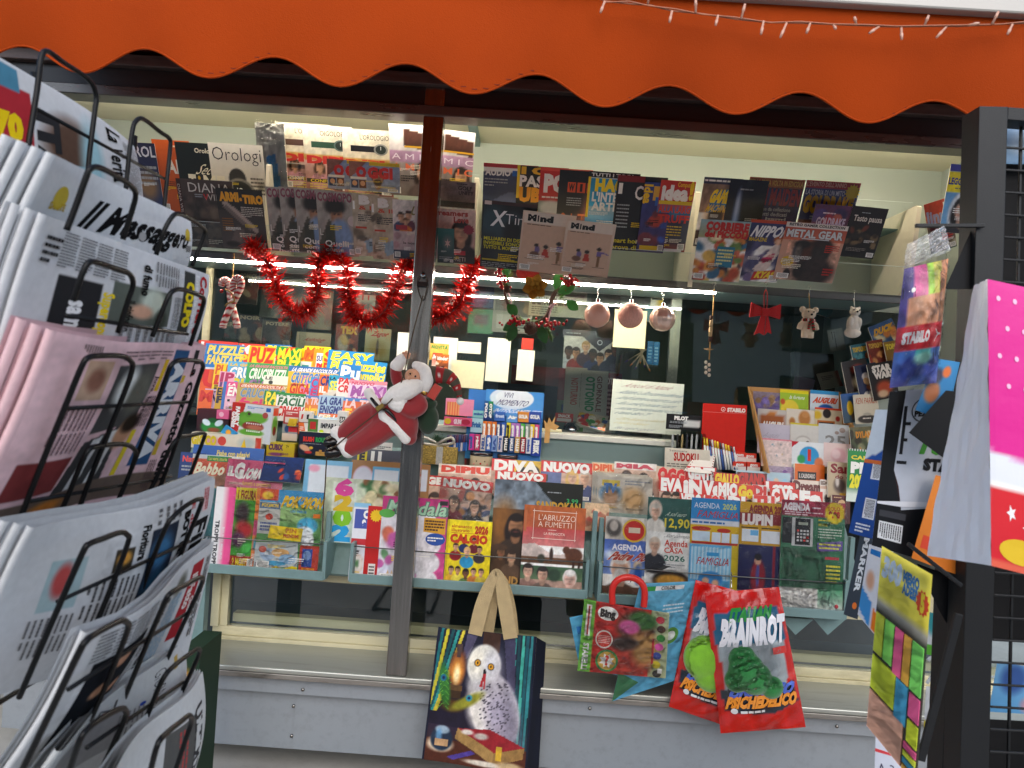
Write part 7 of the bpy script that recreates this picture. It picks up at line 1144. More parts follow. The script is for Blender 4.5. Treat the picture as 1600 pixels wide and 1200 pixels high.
def card(label, x, y, w, h, row, ops): return item('greeting_card', label, 'card', x, y, w, h, YK + .045 - .026 * row, ops, lean=9, t=.002, matl=M_MATTE, group=GK, slabcol='e8e4dc', tilt=.5)
card('greeting card with brown puppies among lilac flowers', 1177, 611, 43, 36, 0, [GR('8a7a88', '6a5a70'), BL(0, .2, 1, .9, 26, ['8a6a48', '6a5a90', 'a08060', 'c0a888', '4a3a58', '7a6aa8'], .14, 151)]); card('yellow and green greeting card with round chick', 1219, 608, 44, 38, 0, [GR('a8c83a', '98b830'), RB(0, 0, 1, .12, 'e8d820'), E(.35, .8, .32, .4, 'e8d040', .05), E(.1, .5, .08, .12, 'c85a30', .2), T('la fortuna', .32, .22, .85, .36, 'e8f0d8', 1, .1)]); card('white greeting card with red slogan and blue monster blob', 1266, 609, 44, 38, 0, [GR('dce4e8', 'd0dce4'), RB(0, 0, 1, .14, '3a98d0'), E(.55, .85, .3, .3, '1c58a8', .1), T('AUGURI', .08, .3, .9, .5, 'd85a38', 3, .1)])
card('grey greeting card with brown panel and white word', 1184, 638, 45, 40, 1, [GR('c8c0b8', 'b8b0a8'), RB(.08, .15, .9, 1, 'a0582c'), RB(.3, .05, .6, .2, 'c88040'), T('AUGURI', .12, .5, .86, .75, 'e8e0d4', 3, .05)]); card('cream greeting card with two teddy figures', 1229, 638, 45, 40, 1, [GR('e0d4c4', 'd4c8b8'), E(.62, .35, .2, .3, 'b87a40', .2), E(.2, .5, .1, .16, 'b87a40', .3), E(.65, .2, .12, .12, 'c88a50', .2)]); card('red edged greeting card with chalkboard and food', 1273, 636, 42, 40, 1, [GR('d8c8a8', 'c8b898'), RB(0, 0, 1, .08, 'd8502c'), E(.45, .22, .15, .18, '2c2424', .1), E(.1, .3, .15, .16, 'd8b030', .3), RB(.1, .5, .75, .98, 'b8682c'), RB(.16, .56, .7, .95, '2a2622'), T('Festa', .3, .7, .6, .8, 'd8a838', 1), E(.85, .4, .08, .1, 'a8281c', .2)])
card('pale lavender greeting card with faint script', 1184, 661, 50, 46, 2, [GR('c8c0cc', 'bcb4c0'), T('Auguri', .15, .28, .6, .46, 'a49ca8', -1, .3)]); card('cream greeting card with snowy hill drawing', 1235, 660, 45, 46, 2, [GR('d8d4cc', 'ccc8c0'), RB(0, 0, 1, .05, 'd8c838'), E(.45, .6, .26, .18, 'b8b0a8', .1), E(.45, .63, .24, .16, 'd8d4cc', .1), E(.6, .66, .06, .07, '4a4240', .2)]); card('silver anniversary card with large number twenty-five', 1279, 661, 47, 44, 2, [GR('ccd2d4', 'c0c6ca'), T('25', .22, .42, .9, .8, '8a8a88', 1), VE(.6, .3, .07, .06, 'a89890'), VE(.78, .2, .1, .09, 'a89890')])
card('pink speckled rectangular greeting card', 1190, 684, 47, 44, 3, [GR('e0c8c4', 'd8c8c0'), RB(0, 0, 1, .06, 'd88a94'), BL(.1, .15, .9, .95, 16, ['c8b088', 'b8a0a8', 'd0b8b0', '8aa0a8'], .035, 161)]); card('white first birthday card with blue balloon', 1237, 689, 50, 42, 3, [GR('e4e8ea', 'd8dcde'), E(.55, .5, .3, .34, '3a98d0', .05), E(.3, .65, .12, .16, '3a9a5a', .2), E(.85, .75, .14, .2, 'd87a50', .2), PG([(0, 0), (.22, 0), (0, .25)], 'b82030'), T('1', .5, .3, .6, .66, 'd03a30', 3)]); card('pale pink greeting card with round drawing, end of lowest row', 1287, 691, 48, 38, 3, [GR('e4ccc8', 'dcc4c0'), E(.5, .5, .25, .3, 'd8a8ac', .2), E(.4, .45, .14, .2, 'e4c8c8', .2)]); card('lilac flower card tucked under the lowest row', 1197, 727, 44, 22, 4, [GR('b8a8b8', '9a8aa8'), BL(0, 0, 1, 1, 10, ['8a6aa0', 'c8b8c8', 'a890b0'], .15, 171)])
# pastel paper pads beside the card stand
item('paper_pad', 'pale blue pad with pastel dots under the eraser cartons', 'pad', 1150, 734, 84, 28, YK - .08, [GR('a8c4d0', '98b8c8')] + [E(.1 + .16 * i, .5, .05, .18, c_, .2) for i, c_ in enumerate(('d8a0b0', 'e0c890', 'a8c8a0', 'b0a8d0', 'e0b898', '90c0d8'))], lean=14)
# comics on the side rack
GS = 'comics on the rack at the right end of the bay'
def sc_(label, x, y, w, h, Y, ops, tilt=-13, **k): return item('comic', label, 'comic', x, y, w, h, Y, ops, lean=6, t=.004, tilt=tilt, group=GS, yaw=k.pop('yaw', 14), **k)
boxpart('side_rack_board', (P(1330, 600, .45).x, .46, zC - .15), (XR - .02, .47, zC + .38), M_WALLG, K)
sc_('blue pocket comic high on the side rack', 1356, 512, 48, 36, .42, [GR('3a5a8a', '2a4a78'), T('DUCK', .1, .2, .9, .45, 'd8a030', 3, .1), BL(0, .5, 1, 1, 8, ['c87a40', '5a80b0', 'd8c8a0'], .2, 181)], tilt=-24)
sc_('teal pocket comic with yellow title, first of three', 1328, 540, 30, 34, .40, [GR('2a6a78', '245a68'), T('TOPOLINO', .1, .14, .95, .34, 'd8b030', 3), BL(0, .5, 1, 1, 8, ['8a4a30', '4a8a90', 'c8a060'], .2, 182)]); sc_('red brown pocket comic with yellow title, second of three', 1353, 534, 30, 36, .395, [GR('7a2c20', '6a241c'), T('TOPOLINO', .1, .14, .95, .32, 'c8a040', 3), BL(0, .4, 1, 1, 8, ['a83a28', '4a2a20', 'c88a50'], .2, 183)]); sc_('ochre pocket comic with yellow title, third of three', 1380, 535, 26, 34, .39, [GR('8a6a2c', '7a5a24'), T('TOPO', .1, .14, .95, .36, 'd8c040', 3)])
sc_('black and red thriller comic at the rack corner', 1314, 566, 46, 50, .37, [GR('1c1414', '2a1814'), E(.6, .3, .25, .15, 'a8281c', .4), E(.5, .7, .2, .2, 'd8c8a0', .4)]); sc_('dark blue space comic beside the thriller', 1334, 572, 40, 48, .362, [GR('1c2440', '2a3458'), BL(.2, .2, 1, 1, 10, ['3a5a98', 'c8a070', 'd8d0c8', '8a4a30'], .15, 184)]); sc_('black space comic with thick white outlined title', 1354, 570, 48, 58, .350, [GR('18161a', '241a1c'), E(.5, .7, .3, .2, 'a84428', .3), E(.4, .85, .2, .1, 'c8a888', .3), T('STAR', .15, .08, .9, .24, 'e0d8d0', 3), T('WARS', .18, .27, .95, .42, 'e0d8d0', 3)])
sc_('blue comic with yellow letters behind the western', 1313, 616, 36, 46, .345, [GR('2a5a9a', '3a4a50'), E(.4, .5, .16, .25, 'd8b020', .1), E(.6, .8, .2, .14, '5a4a40', .2)], tilt=-8); sc_('cream western comic with red serif title', 1333, 617, 44, 46, .335, [GR('d4cab4', 'c8bca4'), E(.5, .85, .4, .14, '3a3430', .1), E(.5, .68, .16, .05, 'a8a090', .2), T('KEN PARKER', .06, .12, .94, .32, 'b84a24', 0, .05), LN(.3, .78, .9, .86, 1, 'd8d0c0')], tilt=-6); sc_('green and brown comic with orange title low on the rack', 1327, 668, 40, 40, .31, [GR('6a6448', '3a4a34'), BL(0, .2, 1, 1, 8, ['3a3428', '8a8a68', 'c8b890'], .2, 186), T('DYLAN', .25, .2, .95, .42, 'd08a30', 3)], tilt=-6)

# ================================================================== climbing doll on the post
YS = -0.075; u_ = scale(YS)
def D(px, py, dy=0.0): return P(px, py, YS + dy)
def chain(mb, pts, rad, col=None):
    ps = [D(a, b, c) for a, b, c in pts]; n = 6; path = smooth_path(ps, n); rs = [rad[min(len(rad) - 1, i // n)] * (1 - (i % n) / n) + rad[min(len(rad) - 1, i // n + 1)] * ((i % n) / n) for i in range(len(path))]
    mb.tube(path, [r * u_ for r in rs], 12, col); mb.ball(ps[0], rad[0] * u_, 12, 8, col); mb.ball(ps[-1], rad[-1] * u_, 12, 8, col); return mb
S = thing('santa_doll', 'climbing Santa doll in red suit holding a cord on the steel post', 'doll', 600, 690, YS)
M_SUIT = mat('dark_red_velvet', '8a0f18', rough=0.75, sheen=0.5, noise=0.12, nscale=25, bump=0.4, bscale=60); M_FUR = mat('white_plush', 'e6e4e0', rough=0.95, sheen=0.6, bump=1.0, bscale=90, noise=0.06, nscale=90); M_SKIN = mat('doll_skin', 'd8a080', rough=0.5)
mb = MB(); chain(mb, [(600, 644, 0), (570, 654, -.005), (538, 678, -.005)], [22, 21, 14]); chain(mb, [(606, 662, -.03), (580, 682, -.035), (548, 700, -.03)], [22, 19, 14])
chain(mb, [(598, 646, -.01), (622, 640, -.015), (645, 622, -.01)], [25, 28, 20]); chain(mb, [(640, 612, .01), (622, 596, .0), (618, 575, -.01)], [11, 10, 9]); chain(mb, [(648, 622, -.03), (656, 634, -.05), (642, 642, -.06), (626, 634, -.065)], [13, 13, 12, 10])
chain(mb, [(626, 650, -.02), (634, 668, -.025), (640, 684, -.02)], [26, 22, 12])
child_world(remeshed('suit', mb, M_SUIT, 0.005, 4), S)
for (nm, pts, rad) in (('trouser_cuff', [(534, 684, -.005), (527, 676, -.005)], [11, 11]), ('trouser_cuff', [(545, 704, -.03), (537, 694, -.03)], [12, 11]), ('sleeve_cuff', [(620, 572, -.01), (628, 561, -.012)], [11, 9]), ('sleeve_cuff', [(624, 634, -.07), (614, 628, -.072), (628, 624, -.07)], [11, 10, 9]),
                        ('coat_trim', [(576, 614, -.03), (586, 628, -.045), (596, 640, -.055), (600, 652, -.06), (612, 662, -.06), (624, 672, -.055), (634, 686, -.045)], [8, 7, 6, 8, 8, 9, 8])):
    child_world(remeshed(nm, chain(MB(), pts, rad), M_FUR, 0.0035, 2), S)
mb = MB(); chain(mb, [(650, 604, -.045), (636, 609, -.065), (616, 618, -.072), (600, 627, -.066)], [12, 16, 14, 5]); child_world(remeshed('beard', mb, M_FUR, 0.0035, 3), S)
mb = MB(); mb.ball(D(645, 588, -.03), (13 * u_, 13 * u_, 12 * u_)); mb.ball(D(639, 591, -.068), (3 * u_, 4 * u_, 3 * u_)); child_world(remeshed('head', mb, M_SKIN, 0.003, 3), S)
for (a, b) in ((643, 584), (651, 588)): part('eye', MB().ball(D(a - 2, b, -.064), 1.6 * u_, 8, 6), mat('black_bead'), S)
part('spectacles', MB().tube([D(641, 584, -.069) + Vector((math.cos(a) * .007, 0, math.sin(a) * .007)) for a in np.linspace(0, 6.0, 14)], .0006, 5), mat('gold_wire', 'b89040', rough=0.3, metal=1), S)
mb = MB(); chain(mb, [(650, 571, -.02), (662, 578, -.03), (667, 592, -.03), (662, 606, -.025)], [7, 10, 11, 10]); child_world(remeshed('hat_trim', mb, M_FUR, 0.0035, 2), S)
hp = [D(666, 588, -.01), D(680, 586, -.01), D(698, 588, -.012), D(709, 596, -.012), D(715, 608, -.012), D(718, 620, -.012)]; path = smooth_path(hp, 10); mb = MB(); mb.tube(path, [u_ * (17 - 13 * (i / (len(path) - 1)) ** .9) for i in range(len(path))], 16)
for i in range(len(path)):
    for j in range(16): c_ = '9a1c20' if (i // 6) % 2 == 0 else '4a4438'; c_ = 'd8d0c8' if (i % 12 in (2, 3) and j % 4 == 0) else c_; mb.c[i * 16 + j] = tuple(lin(hexc(c_)))
part('knit_hat', mb, mat('knit_wool', attr='Col', rough=0.95, bump=0.7, bscale=250), S); part('pompom', MB().ball(D(719, 627, -.012), 6 * u_, 12, 8), M_FUR, S)
def hand(cx, cy, dy, ang):
    mb = MB(); c = D(cx, cy, dy); M4 = Matrix.Translation(c) @ Matrix.Rotation(ang, 4, 'Y'); mb.ball(c, (6 * u_, 5 * u_, 6 * u_))
    for i in range(4): b_ = [M4 @ Vector(((-3.6 + 2.4 * i) * u_, -2 * u_, 3 * u_)), M4 @ Vector(((-3.6 + 2.4 * i) * u_, -5 * u_, 6 * u_)), M4 @ Vector(((-3.4 + 2.3 * i) * u_, -7.5 * u_, (3 - .4 * i) * u_))]; mb.tube(b_, [1.5 * u_, 1.4 * u_, 1.0 * u_], 6); mb.ball(b_[2], 1.05 * u_, 6, 4)
    t = [M4 @ Vector((-5 * u_, -1 * u_, -1 * u_)), M4 @ Vector((-6.5 * u_, -4 * u_, 2 * u_)), M4 @ Vector((-4.5 * u_, -7 * u_, 3.5 * u_))]; mb.tube(t, [1.7 * u_, 1.5 * u_, 1.1 * u_], 6); part('hand', mb, M_SKIN, S)
hand(635, 556, -.015, .5); hand(619, 614, -.075, -.9)
M_BOOT = mat('black_vinyl', '0a0a0b', rough=0.25)
for (a, b, dy) in ((520, 690, -.005), (522, 706, -.03)): mb = MB(); mb.ball(D(a, b, dy), (14 * u_, 12 * u_, 10 * u_), 16, 10); mb.ball(D(a - 6, b + 2, dy - .01), (9 * u_, 10 * u_, 9 * u_), 16, 10); child_world(remeshed('boot', mb, M_BOOT, 0.0035, 4), S)
part('belt', MB().tube(smooth_path([D(580, 622, -.05), D(592, 636, -.068), D(606, 642, -.075), D(622, 660, -.065)], 6), .006, 8), M_BOOT, S); part('buckle', MB().box((-.014, -.003, -.009), (.014, .003, .009), mtx=Matrix.Translation(D(594, 637, -.085)) @ Matrix.Rotation(-.6, 4, 'Y')), mat('gold_metal', 'c8a458', rough=0.25, metal=1), S)
mb = MB(); mb.ball(D(669, 655, .0), (17 * u_, 15 * u_, 24 * u_), 20, 14); mb.ball(D(669, 630, .0), (15 * u_, 13 * u_, 9 * u_)); sk_ = child_world(remeshed('gift_sack', mb, mat('dark_green_felt', '16301c', rough=0.9, sheen=0.3), 0.005, 3), S)
pr = MB(); pr.box((-.014, -.012, -.02), (.014, .012, .03), mtx=Matrix.Translation(D(678, 614, -.02)) @ Matrix.Rotation(.5, 4, 'Y')); part('parcel', pr, mat('red_gift_wrap', 'b83828', rough=0.4), S); part('parcel', MB().ball(D(662, 613, -.03), 6 * u_), mat('gold_metal'), S)
cord = [D(661, 462, .02), D(648, 510, .0), D(638, 552, -.03), D(632, 580, -.07), D(621, 612, -.09), D(600, 636, -.10), D(560, 668, -.08), D(528, 694, -.05), D(512, 712, -.03), D(508, 760, -.02), D(505, 800, -.015), D(504, 842, -.01)]
part('cord', MB().tube(smooth_path(cord, 6), .0022, 6), mat('brown_cord', '4a3826', rough=0.8, bump=0.6, bscale=400), S)
T_ = thing('cord_pulley', 'small metal pulley with dark cord hooked on the post', 'pulley', 661, 462, -.03); part('wheel', MB().lathe([(.001, -.004), (.008, -.004), (.006, 0), (.008, .004), (.001, .004)], (0, 0, 0), 16), mat('polished_steel'), T_).matrix_local = T_.matrix_world.inverted() @ (Matrix.Translation(P(661, 430, -.035)) @ Matrix.Rotation(math.pi / 2, 4, 'X'))
part('cord_loop', MB().tube(smooth_path([P(661, 424, -.035), P(652, 440, -.034), P(656, 462, -.03), P(662, 468, -.03), P(667, 450, -.034), P(667, 438, -.034), P(661, 424, -.035)], 6), .0016, 6), mat('brown_cord'), T_); part('housing', MB().box((-.018, -.006, -.008), (.018, .004, .008), mtx=Matrix.Translation(P(660, 444, -.032))), mat('dark_brown_plastic', '2a1a14', rough=0.4), T_)

# ================================================================== tote bag with painted owl
YB_ = -0.075
ow = [GR('14182c', '1c1426'), GR('2a2034', '3a2018', 0, .72, 1, 1)]
for i in range(5): ow.append(PG([(.02 + .055 * i, 0), (.05 + .055 * i, 0), (.02 + .02 * i - .03, .62), (-.02 + .02 * i - .03, .62)], ('1c6a70', 'b8b030', '144a50', '2a8a86', 'c8b838')[i]))
for i in range(6): ow.append(PG([(.78 + .045 * i, 0), (.81 + .045 * i, 0), (.86 + .03 * i, .9), (.83 + .03 * i, .9)], ('2a8a86', '123a44', '3aa090', '14505a', '2a7a80', '0e2a34')[i]))
ow += [PG([(.3, 0), (.42, 0), (.32, .2), (.26, .22)], '4a4660'), PG([(.68, .02), (.8, .02), (.84, .42), (.76, .38)], '3a3852'), RB(.46, 0, .64, .14, '3a241c'),
       E(.23, .27, .085, .13, '6a3a24', .2), E(.23, .30, .06, .09, 'e89a3c', .5), E(.23, .32, .03, .06, 'f8e8b0', .5), PG([(.2, .1), (.26, .1), (.25, .2), (.21, .2)], '4a3a38'), RB(.17, .4, .3, .44, '5a4228'), RB(.18, .44, .29, .5, '3a2a1c'), E(.22, .56, .12, .05, '4a3018', .3),
       E(.66, .57, .24, .28, 'c8c4cc', .06, -.25), E(.55, .5, .19, .22, 'd8d4cc', .2), E(.5, .24, .17, .15, 'd8d8d0', .06), E(.52, .36, .16, .1, 'd0d0cc', .3), E(.7, .62, .13, .24, 'a8a2b4', .5, -.25), E(.74, .8, .12, .08, '8a8494', .3), E(.82, .6, .08, .26, '6a6678', .8, -.25, .7), E(.5, .4, .12, .04, '9a96a0', .6, 0, .6), E(.62, .26, .07, .12, 'a8a4b0', .7, 0, .6), E(.43, .22, .09, .09, 'e4e0d0', .5), E(.57, .24, .08, .09, 'd0d0d4', .5)]
r5 = random.Random(3)
for i in range(150): a_, b_ = r5.uniform(.48, .8), r5.uniform(.36, .84); ow.append(E(a_, b_, .012, .0055, '4a4652', .3, -.6)) if abs(a_ - .64 - (b_ - .58) * .25) < .17 else None
ow += [E(.43, .225, .035, .026, '2a2418', .1), E(.43, .225, .026, .02, 'd89a28', .1), E(.43, .225, .011, .009, '0c0a08', .1), E(.57, .245, .035, .026, '2a2418', .1), E(.57, .245, .026, .02, 'd89a28', .1), E(.57, .245, .011, .009, '0c0a08', .1), E(.51, .29, .016, .026, '1c181c', .1), PG([(.5, .3), (.52, .3), (.5, .4), (.47, .4)], 'a82a30'), PG([(.51, .3), (.53, .3), (.53, .42), (.51, .42)], 'b83038'),
       E(.12, .42, .055, .16, '2f6a2c', .25, -.2), *[PG([(.12, .3 + .035 * i), (.125, .3 + .035 * i), (.06 + .012 * (i % 2), .36 + .035 * i), (.055 + .012 * (i % 2), .36 + .035 * i)], '6ab040') for i in range(8)], *[PG([(.12, .3 + .035 * i), (.125, .3 + .035 * i), (.185, .35 + .035 * i), (.18, .35 + .035 * i)], '5aa03c') for i in range(8)], E(.1, .36, .03, .025, '1c6a8c', .2), E(.1, .36, .014, .012, '14204a', .2), E(.36, .52, .18, .04, '8a8a2c', .3, -.55), E(.38, .49, .032, .025, '2a88a0', .2), E(.38, .49, .014, .012, '14204a', .2),
       RB(0, .82, 1, 1, '4a2418'), PG([(.3, .72), (.62, .7), (.98, .8), (.68, .87)], '8a1f28'), PG([(.3, .72), (.68, .87), (.68, .96), (.28, .8)], '9a7a48'), PG([(.68, .87), (.98, .8), (.97, .88), (.68, .96)], '8a6a3c'), RB(.7, .82, .76, .92, 'c8a030'), E(.4, .74, .06, .02, 'c8c0b8', .3), E(.54, .76, .07, .025, 'b8b0a8', .3),
       E(.14, .86, .13, .06, 'c8b8a0', .2), E(.15, .82, .11, .09, '1c2c40', .1), E(.15, .75, .07, .03, '8aa0b0', .2), E(.12, .8, .03, .05, '5a8ab0', .4), RB(.09, .82, .22, .87, 'b8946c'), PG([(.22, .95), (.45, .88), (.5, .9), (.28, .97)], '4a3a8c'), E(.6, .96, .2, .02, 'd8d0c0', .3), E(.85, .95, .12, .03, 'b8a078', .3), NZ(.16, 30)]
SLUMP = lambda U, V: .007 * np.sin(5 * U + 3.4 * V) * np.sin(2.6 * V + .4) + .004 * np.sin(11 * U - 4 * V) * (1 - V) + .003 * np.sin(16 * V + 6 * U)
px = [(685, 979), (839, 996), (822, 1212), (659, 1186)]
o = link('tote_bag', quad_print('tote_bag', px, YB_, [GR('131a30', '10162a')], M_MATTE, 30, puff=.012, surf=SLUMP)); recenter(o); bpy.context.view_layer.update(); tag(o, 'dark shopping bag printed with a white owl on red books', 'bag')
child_world(link('printed_panel', quad_print('printed_panel', [(688, 980), (836, 996), (819, 1212), (662, 1187)], YB_ - .003, [q for q in ow if q], M_MATTE, 170, puff=.012, surf=SLUMP)), o)
child_world(link('gusset', quad_print('gusset', [(839, 996), (853, 1004), (841, 1215), (822, 1212)], YB_, [GR('0e1426', '0c1020'), NZ(.3, 5)], M_MATTE, 16, Yc=[YB_, YB_ + .06, YB_ + .06, YB_])), o)
M_STRAP = mat('beige_webbing', 'b09c74', rough=0.9, bump=0.7, bscale=350, noise=0.1)
def strap(pts, Y, w=11):
    path = smooth_path([P(a, b, Y) for a, b in pts], 8); mb = MB(); vs = []; hw = w * scale(Y)
    for i, p in enumerate(path):
        t = (path[min(i + 1, len(path) - 1)] - path[max(i - 1, 0)]).normalized(); s = t.cross(Vector((0, 1, 0))).normalized() * hw; pinch = 1 - .55 * math.exp(-((i / len(path) - .5) / .16) ** 2); vs += [p - s * pinch, p + s * pinch, p + s * pinch + Vector((0, .003, 0)), p - s * pinch + Vector((0, .003, 0))]
    fs = [(4 * i + j, 4 * i + (j + 1) % 4, 4 * i + 4 + (j + 1) % 4, 4 * i + 4 + j) for i in range(len(path) - 1) for j in range(4)]; mb._add(vs, fs); return child_world(link('handle', mb.mesh('handle', M_STRAP)), o)
strap([(742, 992), (752, 950), (764, 916), (774, 894), (782, 906), (789, 945), (798, 998)], YB_ - .016); strap([(760, 990), (766, 950), (772, 912), (777, 896), (786, 912), (795, 950), (800, 996)], YB_ + .025)

# ================================================================== hanging craft sets and pouches
M_CARDB = M_PRINT
def hangcard(name, label, cat, px, Y, ops, res=None, t=.004, wrap=None, puff=0.0, wr=0.0, Yc=None, material=None, asp=None):
    o = link(name, quad_print(name, px, Y, ops, material or M_PRINT, res, puff, wr, Yc=Yc, asp=asp)); recenter(o); bpy.context.view_layer.update(); tag(o, label, cat)
    bk_ = link('backing', quad_print('backing', px, Y + t, [GR('c8c4bc', 'c8c4bc')], M_MATTE, 10, puff * .5, wr, Yc=[y + t for y in Yc] if Yc else None)); child_world(bk_, o)
    if wrap: child_world(link('plastic_wrap', quad_print('plastic_wrap', px, Y - .006, [], wrap, 16, puff + .004, .0012, Yc=[y - .006 for y in Yc] if Yc else None)), o)
    return o
b = hangcard('craft_card', 'light blue craft set card hanging askew behind the paint set', 'craft set', [(1000, 912), (1088, 908), (1064, 1060), (956, 1096)], -.055, [GR('6ab8dc', '5aaed6'), VE(.72, .52, .12, .08, '5a9a3a'), VE(.72, .52, .07, .045, 'e8ece4'), BX(.3, .28, .36, .34, '2a4a90'), BX(.42, .31, .48, .37, '2a4a90'), LN(.5, .2, .85, .34, 4, 'd8e8f0', .4), BX(.1, .03, .3, .07, '3aa84a'), BX(.3, .03, .8, .07, 'e8e8e8'), T('COLOR', .4, .035, .65, .065, '3a3a3a', 2), VPOLY([(.0, .75), (.35, .9), (0, 1)], '3a7a50')], wrap=M_FILM)
hangcard('craft_card', 'light blue craft card corner poking out left under the paint set', 'craft set', [(890, 965), (960, 950), (985, 1060), (905, 1040)], -.052, [GR('5ab0d8', '4aa4d0'), BX(.1, .2, .3, .35, '2a78c0'), VPOLY([(.1, .9), (.6, .6), (.8, 1)], '3a7a4a')], wrap=M_FILM)
bs = hangcard('paint_set', 'red craft paint set with colour tablets and round logo panel', 'craft set', [(913, 936), (1046, 958), (1040, 1060), (902, 1048)], -.085, [GR('b82a24', 'b02820'), RB(0, 0, .14, 1, '6ab03c'), RB(.8, 0, 1, 1, 'a8b088'), E(.62, .3, .22, .24, '6a3a28', .15), E(.7, .18, .16, .14, '3a6a30', .2), E(.55, .3, .12, .1, 'd05a98', .2), E(.58, .8, .24, .24, 'b03a2c', .2), E(.75, .6, .16, .25, 'b88a50', .3), E(.5, .55, .16, .1, '3a2a24', .3), NZ(.08, 10),
    VE(.29, .15, .12, .1, 'w'), T('Bing', .2, .1, .38, .2, '2a2424', 3, o='d8302c', ob=3), VE(.27, .52, .1, .13, 'd8d0c8'), VE(.27, .52, .085, .11, 'c83a30'), LN(.2, .46, .34, .58, 5, 'e8c8c0', .4), VE(.32, .82, .13, .16, '3a8a4a'), VE(.32, .82, .105, .13, 'c8a048'), STAR(.32, .82, .09, .11, 'e8e4dc', 8, .6), T('?', .295, .75, .345, .88, 'c83020', 2), BX(.04, .06, .1, .5, 'd8d4cc'), BX(.06, .08, .08, .48, 'a02420'), T('STARELLI', .04, .6, .1, .97, 'e4e4e0', 2, vert=1)] + [VE(.9 + .02 * math.sin(i), .13 + .135 * i, .05, .055, c_) for i, c_ in enumerate(('c83a48', '5a3a2c', '3a8a3c', 'e058a8', '3a4a98', 'd8c42a', '3a3430'))] + [BX(.82, .42, .845, .8, 'b83030'), BX(.9, .86, .95, .93, 'w')], wrap=M_FILM2, res=60, t=.018)
hp = smooth_path([P(a, b, -.09) for a, b in ((957, 944), (957, 920), (966, 906), (983, 902), (999, 908), (1007, 922), (1006, 948))], 8); child_world(link('handle', MB().tube(hp, .011, 10).mesh('handle', mat('red_plastic_handle', 'c42018', rough=0.35))), bs)
child_world(link('hook', MB().tube([P(984, 896, -.05), P(986, 908, -.09), P(982, 912, -.1)], .0015, 6).mesh('hook', M_HOOK)), bs)
M_POUCH = mat('glossy_foil_pouch', attr='Col', rough=0.22, spec=0.6, bump=0.5, bscale=18, coat=0.3)
def pouch(label, px, Y, plush, txt):
    ops = [GR('c01410', 'b4120e'), PG([(.08, .14), (.92, .12), (.95, .36), (.8, .44), (.2, .42), (.05, .36)], '1c5878'), PG([(.08, .36), (.92, .36), (.86, .72), (.12, .72)], '9aa4a8'), PG([(.05, .68), (.95, .66), (.97, .8), (.6, .88), (.08, .84)], '14202c'), NZ(.15, 8)]
    ops += [T('ITALIAN', .25, .12, .8, .2, '2a8a3c', 3, .1, o='0c1c14'), T('BRAINROT', .1, .2, .93, .36, 'e4e4e8', 3, .08, o='14181c'), T('UNIVERSO', .12, .66, .9, .73, '4a68c8', 3, .1, o='c8e0f0'), T('PSICHEDELICO', .08, .735, .93, .81, 'e8902c', 3, .05, o='a83014'), LN(.25, .83, .8, .855, 1, 'd8d8d8', .7), VE(.18, .835, .04, .02, 'd8d8d8'), BX(.74, .4, .92, .45, 'c83028')]
    o = link('toy_pouch', quad_print('toy_pouch', px, Y, ops, M_POUCH, 60, puff=.03, wr=.0025)); recenter(o); bpy.context.view_layer.update(); tag(o, label, 'toy pouch')
    bk_ = link('back_foil', quad_print('back_foil', px, Y + .012, [GR('b81814', 'b01614')], M_POUCH, 20, puff=-.02)); child_world(bk_, o)
    mb = MB()
    for (a, b, r, c_) in plush: mb.ball(P(a, b, Y - .024), (r * scale(Y), r * scale(Y) * .55, r * scale(Y)), 20, 14, c_)
    child_world(remeshed('plush_toy', mb, mat('plush_' + plush[0][3], plush[0][3], rough=0.95, sheen=0.6, noise=0.15, nscale=40, bump=0.6, bscale=200), .004, 5), o)
    bl = lambda u, v: tuple(px[0][k] * (1 - u) * (1 - v) + px[1][k] * u * (1 - v) + px[2][k] * u * v + px[3][k] * (1 - u) * v for k in (0, 1))
    child_world(link('window_film', quad_print('window_film', [bl(.12, .37), bl(.88, .37), bl(.86, .71), bl(.14, .71)], Y - .047, [], M_FILM2, 24, puff=.008, wr=.003)), o)
    child_world(link('hook', MB().tube([P(px[0][0] * .4 + px[1][0] * .6, px[0][1] - 12, -.0), P(px[0][0] * .4 + px[1][0] * .6, px[0][1] + 12, Y)], .0016, 6).mesh('hook', M_HOOK)), o); return o
pouch('red toy pouch with lime plush hanging behind the other pouch', [(1087, 906), (1180, 930), (1150, 1140), (1045, 1104)], -.06, [(1104, 1028, 36, '7ab828'), (1114, 1052, 30, '7ab828')], 0)
pouch('red toy pouch with dark green plush hanging in front', [(1101, 927), (1217, 917), (1259, 1136), (1126, 1146)], -.12, [(1160, 1030, 22, '1c7a34'), (1166, 1046, 28, '1c7a34'), (1180, 1060, 26, '1a7030'), (1152, 1062, 20, '1c7a34'), (1206, 1074, 18, '8a9090')], 0)

